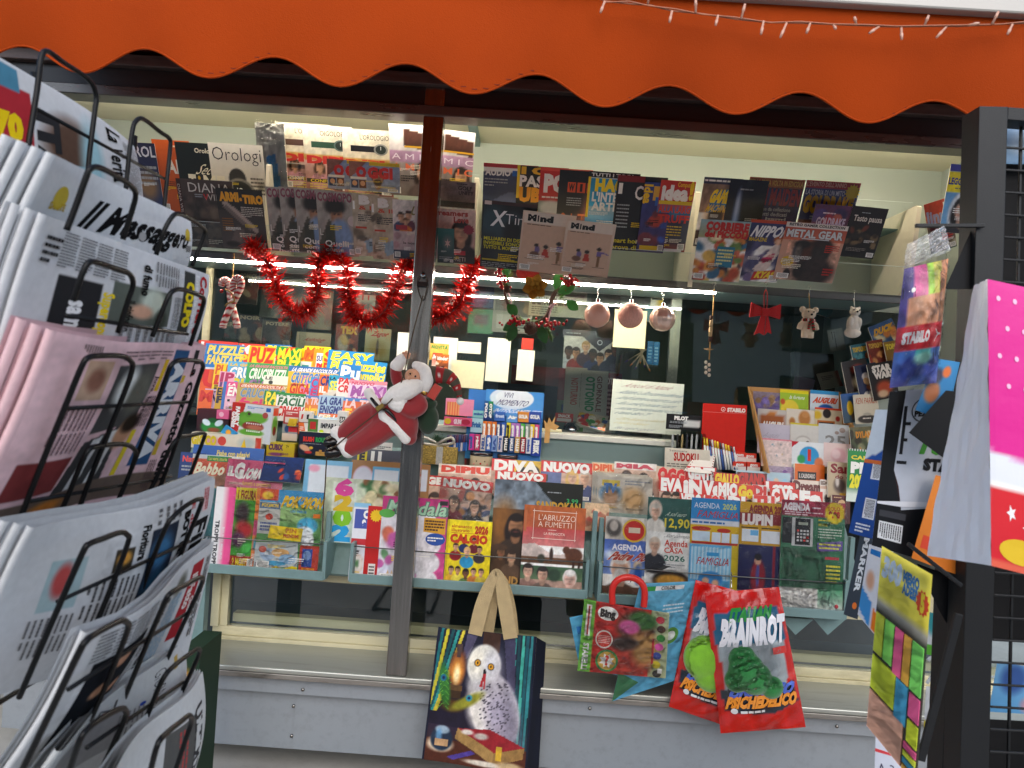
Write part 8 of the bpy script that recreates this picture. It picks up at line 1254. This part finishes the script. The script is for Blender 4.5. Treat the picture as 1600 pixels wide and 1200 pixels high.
# ================================================================== newspaper rack on the left
NR, FR = -1.88, -1.48                              # near and far end of the pockets
RK = empty('newspaper_rack', (-0.62, -1.68, 0)); bpy.context.view_layer.update(); tag(RK, 'black wire newspaper rack with sloping pockets beside the kiosk', 'rack')
def on_plane(px, py, c, off=0.0):
    n = (c[1] - c[0]).cross(c[3] - c[0]).normalized(); n = n if n.dot(EYE - c[0]) > 0 else -n
    d = fw + rt * ((px - 800) / FPX) + up * ((600 - py) / FPX); t = (c[0] + n * off - EYE).dot(n) / d.dot(n); return EYE + d * t
GNP = 'newspapers in the wire rack'
TXT = 'newspaper'
def paper(label, px, ops, hoops, bars, n=4, t=.004, Yc=None, tint='c9cacb', surf=None, res=100, vs=.8):
    ops = vscale(ops, vs)
    Ys = Yc or [NR, FR, FR, NR]; c = [P(a, b, y) for (a, b), y in zip(px, Ys)]
    nrm = (c[1] - c[0]).cross(c[3] - c[0]).normalized(); nrm = nrm if nrm.dot(EYE - c[0]) > 0 else -nrm
    ph = px[0][1] * .013
    if surf is None: surf = lambda U, V: .009 * np.sin(3.2 * U + 2.6 * V + ph) - .020 * (1 - np.clip(V, 0, 1)) ** 3 * np.clip(U, 0, 1) ** 2 + .006 * np.sin(7 * U + ph)
    o = link('newspaper', quad_print('newspaper', px, 0, [GR(tint, tint), *ops], M_NEWS, res, puff=.006, Yc=Ys, surf=surf)); recenter(o); bpy.context.view_layer.update(); tag(o, label, 'newspaper', GNP)
    for k in range(1, n + 1):                       # folded sheets behind the front page
        cc = [q - nrm * (t * k) for q in c]; e = .010 * math.sin(k * 1.7) + .004 * k; ax = (c[1] - c[0]).normalized(); dn = (c[3] - c[0]).normalized()
        cc[0] = cc[0] - ax * .006 * k * .6 - dn * (-.004 * (k % 3)); cc[3] = cc[3] - ax * .006 * k * .6; cc[1] = cc[1] + ax * e * .5
        mb = MB(); R_ = 9; vs = []
        for i in range(R_ + 1):
            for j in range(7):
                u, v = j / 6, i / R_; p = cc[0] * ((1 - u) * (1 - v)) + cc[1] * (u * (1 - v)) + cc[2] * (u * v) + cc[3] * ((1 - u) * v); sw = surf(np.array([u]), np.array([v]))[0] if surf else 0
                vs.append(p + nrm * (.006 * math.sin(math.pi * u) ** .7 * math.sin(math.pi * v) ** .7 + sw + .0015 * math.sin(u * 9 + k * 2)))
        for q in vs: mb.v.append(tuple(q))
        mb.f = [(i * 7 + j, i * 7 + j + 1, i * 7 + j + 8, i * 7 + j + 7) for i in range(R_) for j in range(6)]; cl = tuple(lin(hexc(tint)) * (.97 if k % 2 else .9)); mb.c = [cl] * len(mb.v); mb.sm = [True] * len(mb.f)
        child_world(link('folded_sheet', mb.mesh('folded_sheet', M_NEWS)), o)
    # rounded near-end fold joining front and back sheets
    ax = (c[1] - c[0]).normalized(); mb = MB(); R_ = 10; vs = []; T2 = t * .9
    for dk_ in range(max(1, n // 2)):
      mb = MB(); vs = []
      for i in range(R_ + 1):
        a = c[0].lerp(c[3], i / R_); a = a + nrm * (float(surf(np.array([0.0]), np.array([i / R_]))[0]) - t * 2 * dk_) - ax * .007 * dk_
        for j in range(9): th = math.pi * j / 8; vs.append(a - nrm * (T2 * (1 - math.cos(th))) - ax * (T2 * 1.6 * math.sin(th)))
      mb._add(vs, [(i * 9 + j, i * 9 + j + 1, i * 9 + j + 10, i * 9 + j + 9) for i in range(R_) for j in range(8)], tint, True); child_world(link('fold', mb.mesh('fold', M_NEWS)), o)
    for hp in hoops:
        q = [on_plane(a, b, c, .027) for a, b in hp]; child_world(link('wire_hoop', MB().tube(smooth_path(q, 5), .0029, 8).mesh('wire_hoop', M_BLACKWIRE)), RK)
    for (a, b) in bars: child_world(link('cross_wire', MB().tube([on_plane(*a, c, .024), on_plane(*b, c, .024)], .0022, 8).mesh('cross_wire', M_BLACKWIRE)), RK)
    return o
D1 = '2a2a2c'; H1 = '1a1a1c'
def cols(u0, v0, u1, v1, n, lines, c='7a7a7c', vert=0):
    w = (u1 - u0) / n if not vert else (v1 - v0) / n
    return [LN(u0 + w * i + w * .05, v0, u0 + w * (i + 1) - w * .05, v1, lines, c, .4) if not vert else LN(u0, v0 + w * i + w * .05, u1, v0 + w * (i + 1) - w * .05, lines, c, .4, 1) for i in range(n)]
paper('curled newspaper at the top of the rack with yellow headline number', [(-90, 20), (262, 232), (255, 350), (-130, 540)], [RB(.1, .12, .34, .5, 'a82c34'), RB(.12, .02, .3, .14, '4a8098'), E(.5, .38, .12, .2, '5a4438', .3), RB(.42, .5, .64, .66, '8aa8b4'), E(.6, .45, .06, .3, '9ac0c8', .4), T('-70', .16, .28, .3, .4, 'e8c818', 3), T('ITALI', .36, .2, .44, .8, '2a2a2c', 3, vert=1), T('Multa con', .3, .66, .4, .76, 'k', 1, vert=1), *cols(.02, .55, .3, .98, 3, 16), *cols(.42, .7, .7, .98, 3, 12), T('La Verità', .72, .06, .82, .6, 'k', 1, vert=1), LN(.84, .1, .98, .9, 10, '8a8a8c', .4, 1)],
      [[(30, 330), (44, 230), (58, 140), (64, 92), (74, 80), (100, 98), (138, 124), (150, 148), (148, 175), (140, 240), (136, 290)], [(196, 300), (202, 240), (207, 204), (212, 190), (224, 186), (250, 206), (264, 216), (266, 230), (260, 290), (255, 340)]], [((52, 167), (262, 282))], n=4, surf=lambda U, V: -.10 * np.clip(U - .45, 0, 1) ** 2 - .02 * (1 - V) ** 2)
paper('thick stack of white newspapers with black gothic masthead', [(88, 243), (322, 352), (262, 470), (-28, 560)], [T('Il Messaggero', .24, .2, .92, .44, '101012', 2, .1), VE(.12, .26, .035, .09, 'c8b040'), T('SAPETE', .08, .3, .16, .35, 'b89a30', 2), VE(.93, .24, .03, .08, 'c8b040'), T('SAPETE', .9, .28, .965, .33, 'b89a30', 2), LN(.9, .4, .98, .5, 6, 'k', .5, 1), LN(.05, .42, .2, .48, 2, '8a8a8c'), VE(.55, .4, .02, .05, 'a8a8a8'), BX(.04, .58, .96, .585, '5a5a5c'), T('Roma, grandi opere', .06, .64, .9, .8, 'k', 2), *cols(.05, .85, .95, 1, 4, 5)],
      [[(104, 360), (120, 318), (135, 276), (142, 263), (156, 262), (180, 274), (204, 290), (212, 304), (206, 330), (192, 374)], [(244, 398), (256, 362), (266, 343), (276, 334), (290, 338), (310, 350), (320, 360), (316, 376), (300, 416)]], [], n=8, t=.0045, tint='d4d6d8', vs=.72)
VERT = dict()
paper('white newspaper with red letters and yellow headline turned sideways', [(98, 346), (344, 436), (276, 640), (-46, 730)], [RB(.1, .35, .26, 1, '2a2a2c'), RB(.3, .3, .62, .62, '5a6058'), E(.5, .4, .07, .12, 'c0c8b8', .3), E(.56, .55, .04, .1, '3a4038', .3), E(.44, .5, .06, .06, 'c89a80', .3), RB(.72, .05, .84, .7, '3a3c3a'), T('same di s', .16, .5, .22, .98, 'e8e8e8', 2, vert=1), T('Supercoppa', .27, .4, .31, .8, 'e8cc20', 2, vert=1), T('COLPO', .755, .14, .83, .62, 'e8d020', 3, vert=1), T('Roma senza', .68, .08, .715, .6, 'd8d8d8', 1, vert=1), T('Energia Spalletti', .85, .05, .885, .8, 'e8e8e8', 2, vert=1), T('Corriere', .9, .04, .965, .7, 'b02028', 2, vert=1), T('il rinforzo', .36, .42, .4, .68, 'k', 1, vert=1), *cols(.08, .05, .34, .3, 4, 12, '5a5a5c'), *cols(.64, .3, .71, .98, 2, 6, '5a5a5c', 1), T('di fumo', .42, .1, .46, .36, 'k', 2, vert=1), *cols(.48, .04, .66, .26, 2, 9, '5a5a5c', 1), *cols(.34, .62, .66, .98, 2, 8, vert=1), LN(.02, .1, .08, .3, 4, 'k', .5)],
      [[(114, 470), (124, 440), (134, 416), (142, 409), (155, 411), (182, 420), (202, 428), (208, 444), (200, 470), (184, 520)], [(238, 526), (252, 490), (264, 462), (274, 453), (288, 453), (308, 460), (318, 466), (316, 482), (297, 540)]], [((103, 493), (293, 522))], n=6, tint='cdced0', vs=.6)
paper('pink sports newspaper folded with loops at its near end', [(80, 514), (341, 549), (246, 776), (-84, 862)], [RB(.14, .1, .26, .3, 'c0a088'), E(.2, .2, .04, .06, '8a6050', .3), RB(.3, .12, .62, .5, '4a4a4a'), E(.42, .26, .08, .12, 'd8dcd8', .3), E(.54, .3, .08, .14, '6a6a60', .3), PG([(.3, .55), (.55, .5), (.6, .95), (.28, .95)], '3a3a3c'), PG([(.36, .55), (.42, .54), (.43, .95), (.36, .95)], 'd0d0d0'), PG([(.48, .53), (.53, .52), (.55, .95), (.49, .95)], 'd0d0d0'), E(.58, .56, .06, .1, 'c09070', .2), E(.6, .5, .06, .06, '2a2018', .3), RB(.72, .04, .84, .8, '2c5078'), RB(.05, .62, .28, .82, '7a3434'), RB(0, .86, 1, 1, '6a5a50'), E(.3, .94, .1, .05, 'c87a30', .4), NZ(.08, 14), T('ARRIVA', .755, .1, .83, .78, 'd8dce0', 3, vert=1), BX(.845, .2, .87, .74, 'c8a838'), BX(.66, .1, .69, .3, 'd8b030'), BX(.64, .55, .67, .85, 'd8c030'), T('La Gazzetta dello', .91, .1, .96, .95, '141416', 2, vert=1), BX(.89, .03, .93, .1, '2a2a2c'), LN(.1, .03, .18, .07, 8, '5a5050', .5, 1), *cols(.1, .34, .27, .6, 2, 8, '7a6468', vert=1), *cols(.64, .32, .71, .54, 1, 5, '5a4a4e', 1), T('Juve, la scelta', .63, .2, .655, .52, '3a2a2c', 1, vert=1), *cols(.845, .76, .89, .98, 1, 4, '5a4a4e', 1), *cols(.3, .04, .7, .1, 4, 3, '6a5a5e')],
      [[(18, 845), (60, 738), (104, 630), (128, 572), (138, 559), (155, 556), (186, 556), (202, 562), (206, 580), (180, 650), (140, 750), (112, 830)], [(206, 732), (236, 655), (258, 594), (268, 570), (282, 563), (308, 564), (317, 570), (312, 590), (280, 680), (246, 772)], [(78, 842), (104, 780), (124, 732), (138, 704), (154, 697), (190, 694), (208, 700), (211, 716), (190, 770), (172, 806)], [(228, 780), (250, 735), (266, 700), (280, 684), (300, 680), (319, 677), (316, 692), (290, 760)]], [((107, 638), (297, 628)), ((47, 783), (267, 745)), ((100, 815), (300, 742))], n=6, t=.005, tint='dcb8bc', vs=.95)
paper('white local newspaper turned sideways with dark stage photographs', [(78, 836), (351, 756), (282, 960), (-70, 1110)], [RB(.5, .2, .68, .92, '242c3c'), E(.58, .4, .07, .14, '3a6a90', .4), E(.6, .65, .08, .1, '2a5878', .4), RB(.34, .28, .42, .46, '3a3428'), E(.38, .36, .03, .05, 'c89040', .3), RB(.12, .3, .24, .66, '9ab0b4'), E(.17, .45, .03, .12, 'b04a48', .3), NZ(.1, 20, .3, .15, .7, .95), T('Fiber', .86, .3, .97, .95, '141416', 2, vert=1), T('BOTTE DI NAT', .73, .16, .78, .95, 'k', 3, vert=1), T('E domani sera', .79, .12, .82, .8, 'b02c30', 1, vert=1), BX(.9, .04, .95, .24, 'd8b8b8'), LN(.9, .05, .95, .23, 3, 'a83038', .5, 1), T('Fioritura', .44, .14, .48, .4, 'k', 2, vert=1), *cols(.26, .5, .48, .98, 3, 9, '4a4a4c', vert=1), *cols(.1, .7, .25, 1, 2, 8, '5a5a5c', 1), *cols(.5, .04, .7, .17, 3, 4, '5a5a5c', 1)],
      [[(30, 1090), (80, 975), (128, 866), (140, 850), (160, 842), (188, 832), (199, 836), (200, 848), (175, 915), (146, 985)], [(214, 940), (240, 870), (260, 822), (274, 804), (294, 788), (312, 780), (312, 794), (266, 905)]], [((90, 940), (296, 846))], n=6, tint='c4c6c8')
paper('white newspaper with red masthead and men in dark suits', [(134, 984), (351, 854), (286, 1042), (-20, 1240)], [RB(.08, .3, .4, 1, '14181f'), E(.26, .42, .05, .06, 'b88a70', .2), E(.2, .62, .05, .06, 'b08468', .2), E(.32, .74, .05, .06, 'b88a70', .2), RB(.78, .1, .9, .85, 'a02830'), E(.68, .2, .05, .1, '6a6a60', .4), NZ(.12, 14, .05, .25, .45, 1), T('il Fatto', .81, .2, .86, .55, 'e0d8d4', 2, vert=1), T('Quotidiano', .865, .45, .89, .82, 'e0d8d4', 2, vert=1), T('Federico', .48, .2, .53, .7, '2a2a2c', 1, vert=1), T('Fuoco al mare', .55, .25, .6, .95, '2a2a2c', 1, vert=1), LN(.62, .3, .74, .95, 6, '8ab0c8', .4, 1), LN(.42, .1, .47, .95, 3, '5a5a5c', .4, 1), *cols(.05, .06, .4, .28, 4, 8, '5a5a5c'), LN(.92, .1, .97, .9, 3, '5a5a5c', .5, 1)],
      [[(34, 1205), (80, 1110), (122, 1022), (134, 1002), (150, 990), (186, 971), (197, 972), (199, 986), (170, 1060), (142, 1124)], [(194, 1092), (226, 1015), (256, 944), (268, 926), (290, 914), (314, 902), (314, 915), (284, 980), (252, 1050)]], [((107, 1077), (292, 958))], n=3, tint='c9cbcd')
paper('white newspaper with thin grey masthead below the suited men', [(86, 1166), (312, 1008), (262, 1150), (-30, 1390)], [T('GIORNALE', .66, .12, .76, .8, '3a3a3c', -1, vert=1), BX(.84, .1, .88, .3, 'b89a50'), VE(.6, .5, .02, .03, '2a48a8'), RB(.1, .4, .5, 1, '9a9a9a'), T('N', .3, .18, .42, .34, '4a4a4c', -1), *cols(.46, .5, .62, 1, 2, 6, vert=1)],
      [[(108, 1205), (124, 1158), (136, 1140), (156, 1124), (186, 1108), (196, 1110), (194, 1126), (158, 1204)], [(210, 1166), (236, 1104), (254, 1062), (270, 1042), (296, 1022), (310, 1014), (308, 1030), (268, 1114)]], [((136, 1168), (286, 1066))], n=3, tint='c2c4c4', vs=.55)
paper('lowest white newspaper pair in the rack', [(178, 1204), (341, 1056), (290, 1240), (100, 1420)], [RB(.5, .25, .8, 1, '5a5a58'), T('ULTIME', .78, .2, .9, .85, '3a3a3c', 2, vert=1), LN(.6, .3, .7, .8, 3, 'b04a48', .5, 1)],
      [[(234, 1210), (246, 1164), (260, 1146), (282, 1128), (296, 1118), (299, 1128), (290, 1156), (272, 1210)]], [], n=3, tint='c9cbcb')
xb = -0.60
for y in (NR - .02, (NR + FR) / 2, FR + .02): child_world(link('rack_upright', MB().tube([(xb, y, 0.02), (xb, y, 1.75)], .006, 8).mesh('rack_upright', M_BLACKWIRE)), RK)
for k in range(14): child_world(link('rack_rail', MB().tube([(xb + .004, NR - .03, .3 + .1 * k), (xb + .004, FR + .03, .3 + .1 * k)], .0032, 6).mesh('rack_rail', M_BLACKWIRE)), RK)
child_world(link('base_frame', MB().tube([(xb - .2, NR - .05, .015), (xb + .15, NR - .05, .015), (xb + .15, FR + .05, .015), (xb - .2, FR + .05, .015)], .012, 8, closed=True).mesh('base_frame', M_BLACKWIRE)), RK)
boxitem('greeting_box', 'dark green Christmas box standing on the ground behind rack', 'box', 284, 1012, 30, 255, -.30, .16, [GR('16301f', '12281a'), E(.3, .2, .3, .06, 'e8a030', .5), E(.2, .9, .3, .08, 'd8a030', .4), T('Merry Chr', .5, .42, .9, .85, 'd8d8c8', 1, .1, vert=1)], col='16301f', matl=M_MATTE)

# ================================================================== black wire rack on the right with hanging goods
YR_ = -1.29
BR = empty('goods_rack', (P(1560, 1000, YR_).x, YR_, 0)); bpy.context.view_layer.update(); tag(BR, 'black steel display rack with wire grid at the kiosk corner', 'rack')
def bar(name, a, b, w, t, Y, material=M_BLACK):
    """square bar between two photo points, w pixels wide"""
    p, q = P(*a, Y), P(*b, Y); d = (q - p).normalized(); s = Vector((0, 1, 0)).cross(d).normalized() * (w * scale(Y) / 2); mb = MB(); vs = [p - s, p + s, p + s + Vector((0, t, 0)), p - s + Vector((0, t, 0)), q - s, q + s, q + s + Vector((0, t, 0)), q - s + Vector((0, t, 0))]
    mb._add(vs, [(3, 2, 1, 0), (4, 5, 6, 7), (0, 1, 5, 4), (1, 2, 6, 5), (2, 3, 7, 6), (3, 0, 4, 7)]); o = child_world(link(name, mb.mesh(name, material)), BR); b_ = o.modifiers.new('b', 'BEVEL'); b_.width = .0012; b_.segments = 2; return o
bar('rack_post', (1553, 166), (1519, 1330), 44, .05, YR_); bar('top_bar', (1575, 177), (1720, 188), 20, .04, YR_ + .004); bar('side_plate', (1508, 880), (1490, 1330), 44, .05, YR_ + .055)
bar('rack_post', (1745, 175), (1720, 1330), 36, .05, YR_)
for k in range(2): bar('grid_wire', (1597 + 60 * k, 190), (1574 + 60 * k, 1330), 4, .005, YR_ + .03)
for k in range(30): y = 230 + 35 * k; bar('grid_wire', (1574 - (y - 200) * .028, y), (1740, y + 11), 3.5, .004, YR_ + .024)
child_world(link('back_sheet', quad_print('back_sheet', [(1570, 250), (1760, 262), (1745, 1010), (1545, 1000)], YR_ + .10, [GR('0d0d0f', '0b0b0d')], M_MATTE, 6)), BR); child_world(link('back_sheet', quad_print('back_sheet', [(1480, 1120), (1760, 1135), (1735, 1330), (1465, 1320)], YR_ + .11, [GR('0c0c0e', '0a0a0c')], M_MATTE, 6)), BR); child_world(link('shelf_plate', quad_print('shelf_plate', [(1432, 880), (1500, 905), (1500, 1010), (1468, 955)], YR_ + .06, [GR('101113', '0d0d0f')], M_MATTE, 6)), BR)
child_world(link('header_flap', quad_print('header_flap', [(1536, 318), (1542, 320), (1540, 452), (1476, 452)], YR_ + .02, [GR('121315', '0e0e10')], M_MATTE, 8, Yc=[YR_ + .02, YR_ + .02, YR_ + .02, YR_ - .0])), BR)
for (a, b) in (((1540, 352), (1432, 352)), ((1504, 916), (1420, 850)), ((1500, 960), (1440, 1190))): bar('arm', a, b, 6 if a[0] > 1503 else 12, .007, YR_ - .01)
hangcard('parcel', 'pale blue packet seen through the top of the wire grid', 'packet', [(1574, 200), (1660, 206), (1660, 258), (1572, 256)], YR_ + .07, [GR('8aa8c8', '5a88b0'), E(.3, .4, .3, .3, 'c8d8e8', .4)]); hangcard('parcel', 'light blue toy carton standing behind the lower wire grid', 'packet', [(1558, 1034), (1660, 1050), (1640, 1118), (1545, 1112)], YR_ + .25, [GR('7ab0d8', '5a98c8'), E(.3, .3, .2, .3, '3a5a98', .3), E(.7, .8, .2, .2, 'c88a90', .3)])
# marker pouch
px = [(1413, 420), (1482, 404), (1463, 598), (1390, 606)]
mk = [GR('c86a98', 'c85a90', 0, 0, 1, .18)]
mk += [RB(.0, 0, .22, .5, '5a4a90'), RB(.2, .0, .48, .26, 'e0609c'), RB(.48, 0, .64, .26, 'a8d84a'), RB(.64, 0, .82, .26, 'd8d060'), RB(.82, 0, 1, .26, 'd89060'), GR('d89a70', 'cf8a60', .1, .26, 1, .52), RB(0, .5, 1, .7, 'c8202c'), GR('3a6ab0', '5a5aa8', 0, .7, 1, 1), RB(.36, .7, .7, .78, '4aa8a8'), E(.3, .86, .17, .1, '3a4aa0', .1), E(.78, .86, .17, .09, '4a58b0', .1), E(.55, .97, .2, .06, '3a5aa8', .2), E(.55, .78, .2, .05, '8ac8b8', .3), RB(.62, .1, .64, .5, '6a4a30'), RB(.8, .1, .815, .5, '8a5a38'), NZ(.2, 9)]
o = link('marker_pouch', quad_print('marker_pouch', px, YR_ - .02, mk + [BX(.02, .17, .24, .26, '14141a'), VE(.2, .2, .04, .02, 'w'), T('STABILO', .08, .56, .6, .64, 'e8e0e0', 3), VPOLY([(.72, .55), (.92, .6), (.72, .66), (.8, .6)], 'e8d8d8')], M_PRINT, 60, puff=.022)); recenter(o); bpy.context.view_layer.update(); tag(o, 'clear pouch of coloured markers with red band hanging on rack arm', 'marker set')
child_world(link('plastic_pouch', quad_print('plastic_pouch', [(1412, 398), (1486, 380), (1466, 606), (1386, 614)], YR_ - .03, [], M_FILM2, 24, puff=.024, wr=.002)), o); child_world(link('header_film', quad_print('header_film', [(1417, 382), (1476, 352), (1486, 392), (1412, 420)], YR_ - .022, [RB(0, 0, 1, 1, 'a8a8a8')], film('milky_film', refl=0.12, rough=0.1, bump=0.8, bscale=20, milk=0.25), 20, wr=.002)), o); child_world(link('back_film', quad_print('back_film', px, YR_ + .01, [GR('9a8ab0', '5a6a9a')], M_PRINT, 8, puff=-.015)), o)
# black and white boxed set, blue cartons, grey set
hangcard('puzzle_box', 'white and black boxed set with green outlined letters', 'box', [(1390, 612), (1520, 600), (1490, 890), (1362, 852)], YR_ + .06, [GR('c8ccd4', 'b8bcc6'), VPOLY([(0, 0), (.2, 0), (.16, .5), (.3, .74), (1, .66), (1, 1), (0, 1)], '121316'), VPOLY([(.16, .5), (.3, .74), (.24, .6)], '3a1c1c'), BX(.2, .1, .24, .4, '1c1c20'), BX(.2, .2, .3, .22, '1c1c20'), BX(.2, .3, .28, .32, '1c1c20'), BX(.18, .44, .3, .46, '1c1c20'), VE(.44, .13, .15, .075, '2a2a2e'), VE(.44, .13, .135, .066, 'd0d4da'), T('14', .4, .09, .5, .12, 'k', 3), T('PEZZI', .33, .135, .56, .165, 'k', 3), T('TUR', .38, .28, .95, .38, '4a9a34', 3, .1, o='1c2a14'), T('STAR', .5, .42, .95, .48, '1a1a1e', 3), BX(.04, .76, .36, .8, '3a3a3e'), BX(.05, .83, .34, .94, 'd8d8d8'), LN(.06, .84, .33, .93, 10, 'k', .5, 1), VPOLY([(0, .71), (1, .64), (1, .66), (.3, .72), (0, .725)], 'd8d8dc')], t=.03, res=50)
hangcard('game_box', 'blue and white carton back with recycling symbol and barcodes', 'box', [(1368, 640), (1394, 640), (1364, 842), (1326, 832)], YR_ + .45, [GR('2a58a8', '2248'+'90'), PG([(0, 0), (1, 0), (1, .3), (0, .4)], 'c8d4e0'), BX(.45, .42, .9, .55, 'd8dce4'), LN(.5, .43, .85, .54, 8, 'k', .5, 1), BX(.4, .7, .9, .86, 'd8dce4'), LN(.45, .71, .85, .85, 8, 'k', .5, 1), LN(.2, .9, .8, .98, 3, 'd8dce4'), BX(0, .4, 1, .43, 'c86a38')]); hangcard('marker_set', 'dark grey marker carton with slanted white lettering', 'box', [(1345, 832), (1366, 836), (1340, 968), (1318, 960)], YR_ + .55, [GR('3c4650', '343c46'), T('MARKER', .35, .05, .7, .7, 'd8dce0', 2, vert=1), VE(.6, .86, .16, .04, 'd8702c')]); hangcard('letter_game', 'white blue and orange letter game carton', 'box', [(1358, 850), (1396, 862), (1382, 1010), (1340, 960)], YR_ + .35, [GR('d8dce4', 'c8ccd8'), PG([(0, .6), (.4, .7), (.4, 1), (0, .9)], '3a88c8'), PG([(.45, .72), (1, .86), (1, 1), (.45, .98)], 'e07820'), T('LETTERE', .6, .2, .85, .75, '2a4a88', 2, vert=1), E(.25, .45, .15, .12, 'c89a80', .3), BX(.1, .05, .5, .12, '2a78c0')])
hangcard('folder', 'orange plastic folder behind the white gift bag', 'folder', [(1462, 742), (1530, 760), (1500, 900), (1424, 872)], YR_ + .03, [GR('e88a3a', 'd87828'), BX(.1, .7, .6, .85, 'd84a30')]); hangcard('toy_card', 'small blue and brown toy card half covered by marker pouch', 'card', [(1462, 560), (1500, 566), (1478, 660), (1430, 640)], YR_ + .02, [GR('3a88c0', '2a6a9a'), E(.3, .6, .25, .2, 'a86a48', .2), E(.3, .3, .2, .14, '3a3a50', .3), E(.6, .2, .15, .1, 'd8703a', .2)]); hangcard('black_plate', 'black triangular header plate in front of the boxed set', 'sign', [(1478, 610), (1500, 612), (1480, 720), (1420, 676)], YR_ - .002, [GR('101012', '0c0c0e')], material=M_MATTE)
# sticky note pack
st = [GR('f4e65a', 'f0e04c', 0, 0, 1, .28), RB(0, .28, 1, 1, '3a3832'), RB(.0, .28, 1, .34, 'a8a498')]
G_ = [(.02, .36, .2, .58, 'eaf24a'), (.21, .36, .4, .58, '96f068'), (.41, .36, .58, .6, 'ff6a9c'), (.59, .36, .74, .6, 'ffbe4c'), (.75, .36, .97, .6, '8aec6c'), (.02, .595, .5, .78, 'e4f03c'), (.5, .60, .74, .80, '52b4dc'), (.76, .61, .97, .73, 'ff6aa0'), (.02, .79, .7, 1.0, 'ffbe9e'), (.76, .74, .97, .85, 'e4f03c'), (.72, .86, .97, .895, 'ff6a9c'), (.72, .90, .97, .93, 'eaf24a'), (.72, .935, .97, .965, '52b4dc'), (.72, .97, .97, 1, 'ffbe4c')]
sp = hangcard('sticky_note_pack', 'hanging pack of neon sticky notes with yellow header', 'stationery pack', [(1378, 853), (1457, 898), (1432, 1228), (1354, 1132)], 0, st + [T('300', .04, .05, .42, .15, 'c8d8e8', 3, .1, o='3a78b0'), T('MEMO', .46, .06, .78, .11, '3a78b0', 3), T('ADESIVI', .46, .12, .82, .17, '3a78b0', 3), STAR(.86, .16, .13, .065, 'd84a28', 12, .8), T('5', .82, .12, .9, .2, 'e8d030', 3)], Yc=[-1.43, -1.48, -1.48, -1.43], wrap=M_FILM, res=24)
c4 = [P(a, b, y) for (a, b), y in zip([(1378, 853), (1457, 898), (1432, 1228), (1354, 1132)], [-1.43, -1.48, -1.48, -1.43])]; nn = (c4[1] - c4[0]).cross(c4[3] - c4[0]).normalized(); nn = nn if nn.dot(EYE - c4[0]) > 0 else -nn
for (u0, v0, u1, v1, cc) in G_:
    q4 = [c4[0] * ((1 - u) * (1 - v)) + c4[1] * (u * (1 - v)) + c4[2] * (u * v) + c4[3] * ((1 - u) * v) for (u, v) in ((u0, v0), (u1 - .012, v0), (u1 - .012, v1 - .006), (u0, v1 - .006))]; mb = MB(); vs = [p + nn * .0008 for p in q4] + [p + nn * .0045 for p in q4]; mb._add(vs, [(4, 5, 6, 7), (0, 1, 5, 4), (1, 2, 6, 5), (2, 3, 7, 6), (3, 0, 4, 7)], cc); child_world(link('note_block', mb.mesh('note_block', M_CARD)), sp)
hangcard('craft_pack', 'white and green craft pack hanging behind the sticky notes', 'packet', [(1448, 955), (1500, 970), (1486, 1030), (1446, 1022)], YR_ + .2, [GR('d8dce0', 'c8ccd0'), RB(0, .75, 1, 1, '5aa838'), RB(.6, .72, 1, .95, '141414'), E(.2, .2, .2, .3, '3a98a0', .3), E(.7, .4, .15, .2, 'd88a90', .3)]); hangcard('craft_pack', 'white and yellow packet low behind the diagonal rack arm', 'packet', [(1447, 1072), (1494, 1076), (1494, 1134), (1442, 1160)], YR_ + .2, [GR('d4d8dc', 'c8ccd0'), PG([(0, .6), (.8, 1), (0, 1)], 'd8c820'), BX(.7, .25, .95, .35, 'c8a030'), NZ(.1, 6)])
child_world(link('hanger', MB().tube(smooth_path([P(a, b, YR_ + .18) for a, b in ((1448, 1068), (1456, 1056), (1462, 1044), (1460, 1030), (1454, 1028), (1450, 1032))], 5), .003, 6).mesh('hanger', mat('white_plastic', 'd8dcdc', rough=0.4))), BR)
hangcard('price_card', 'white card with red stripe below the sticky notes', 'card', [(1368, 1150), (1396, 1165), (1420, 1225), (1366, 1225)], YR_ - .05, [GR('c8ccd8', 'b8bcc8'), BX(0, .25, .9, .32, 'c83a40'), T('A-3', .1, .55, .7, .8, '3a3a50', 0)])
# paper gift bag
M_BAG = mat('coated_bag_paper', attr='Col', rough=0.4, spec=0.4, bump=0.25, bscale=14)
px = [(1543, 436), (1700, 470), (1700, 922), (1549, 884)]
g_ = hangcard('gift_bag', 'large white gift bag with pink and red star panels', 'gift bag', px, YR_ - .28, [GR('d8248c', 'd02488', 0, 0, 1, .58), E(.5, .35, 1.3, .32, 'd8248c', .02), RB(0, .56, 1, .7, 'dfe2ea'), E(.35, .47, .75, .14, 'd8248c', .03), GR('d02830', 'c82430', 0, .72, 1, 1), RB(0, .97, 1, 1, 'd8604a')] + [STAR(.2, .80, .05, .03, 'e8e4e4', 5, .45), STAR(.42, .84, .11, .06, 'e8e4e4', 5, .45), STAR(.5, .2, .12, .05, 'e070b0', 5, .5), STAR(.75, .4, .12, .05, 'e070b0', 5, .5), VE(.3, .93, .22, .045, 'd8b42c')] + [VE(.1 + .16 * i + .08 * (j % 2), .06 + .1 * j, .02, .009, 'f0b8d8') for i in range(3) for j in range(4)], material=M_BAG, res=60, t=.003, puff=.006)
child_world(link('gusset', quad_print('gusset', [(1522, 446), (1543, 436), (1549, 884), (1448, 868)], 0, [GR('e2e6ee', 'dde1ea')], M_BAG, 30, Yc=[YR_ - .14, YR_ - .28, YR_ - .28, YR_ - .14], wr=.0013)), g_)
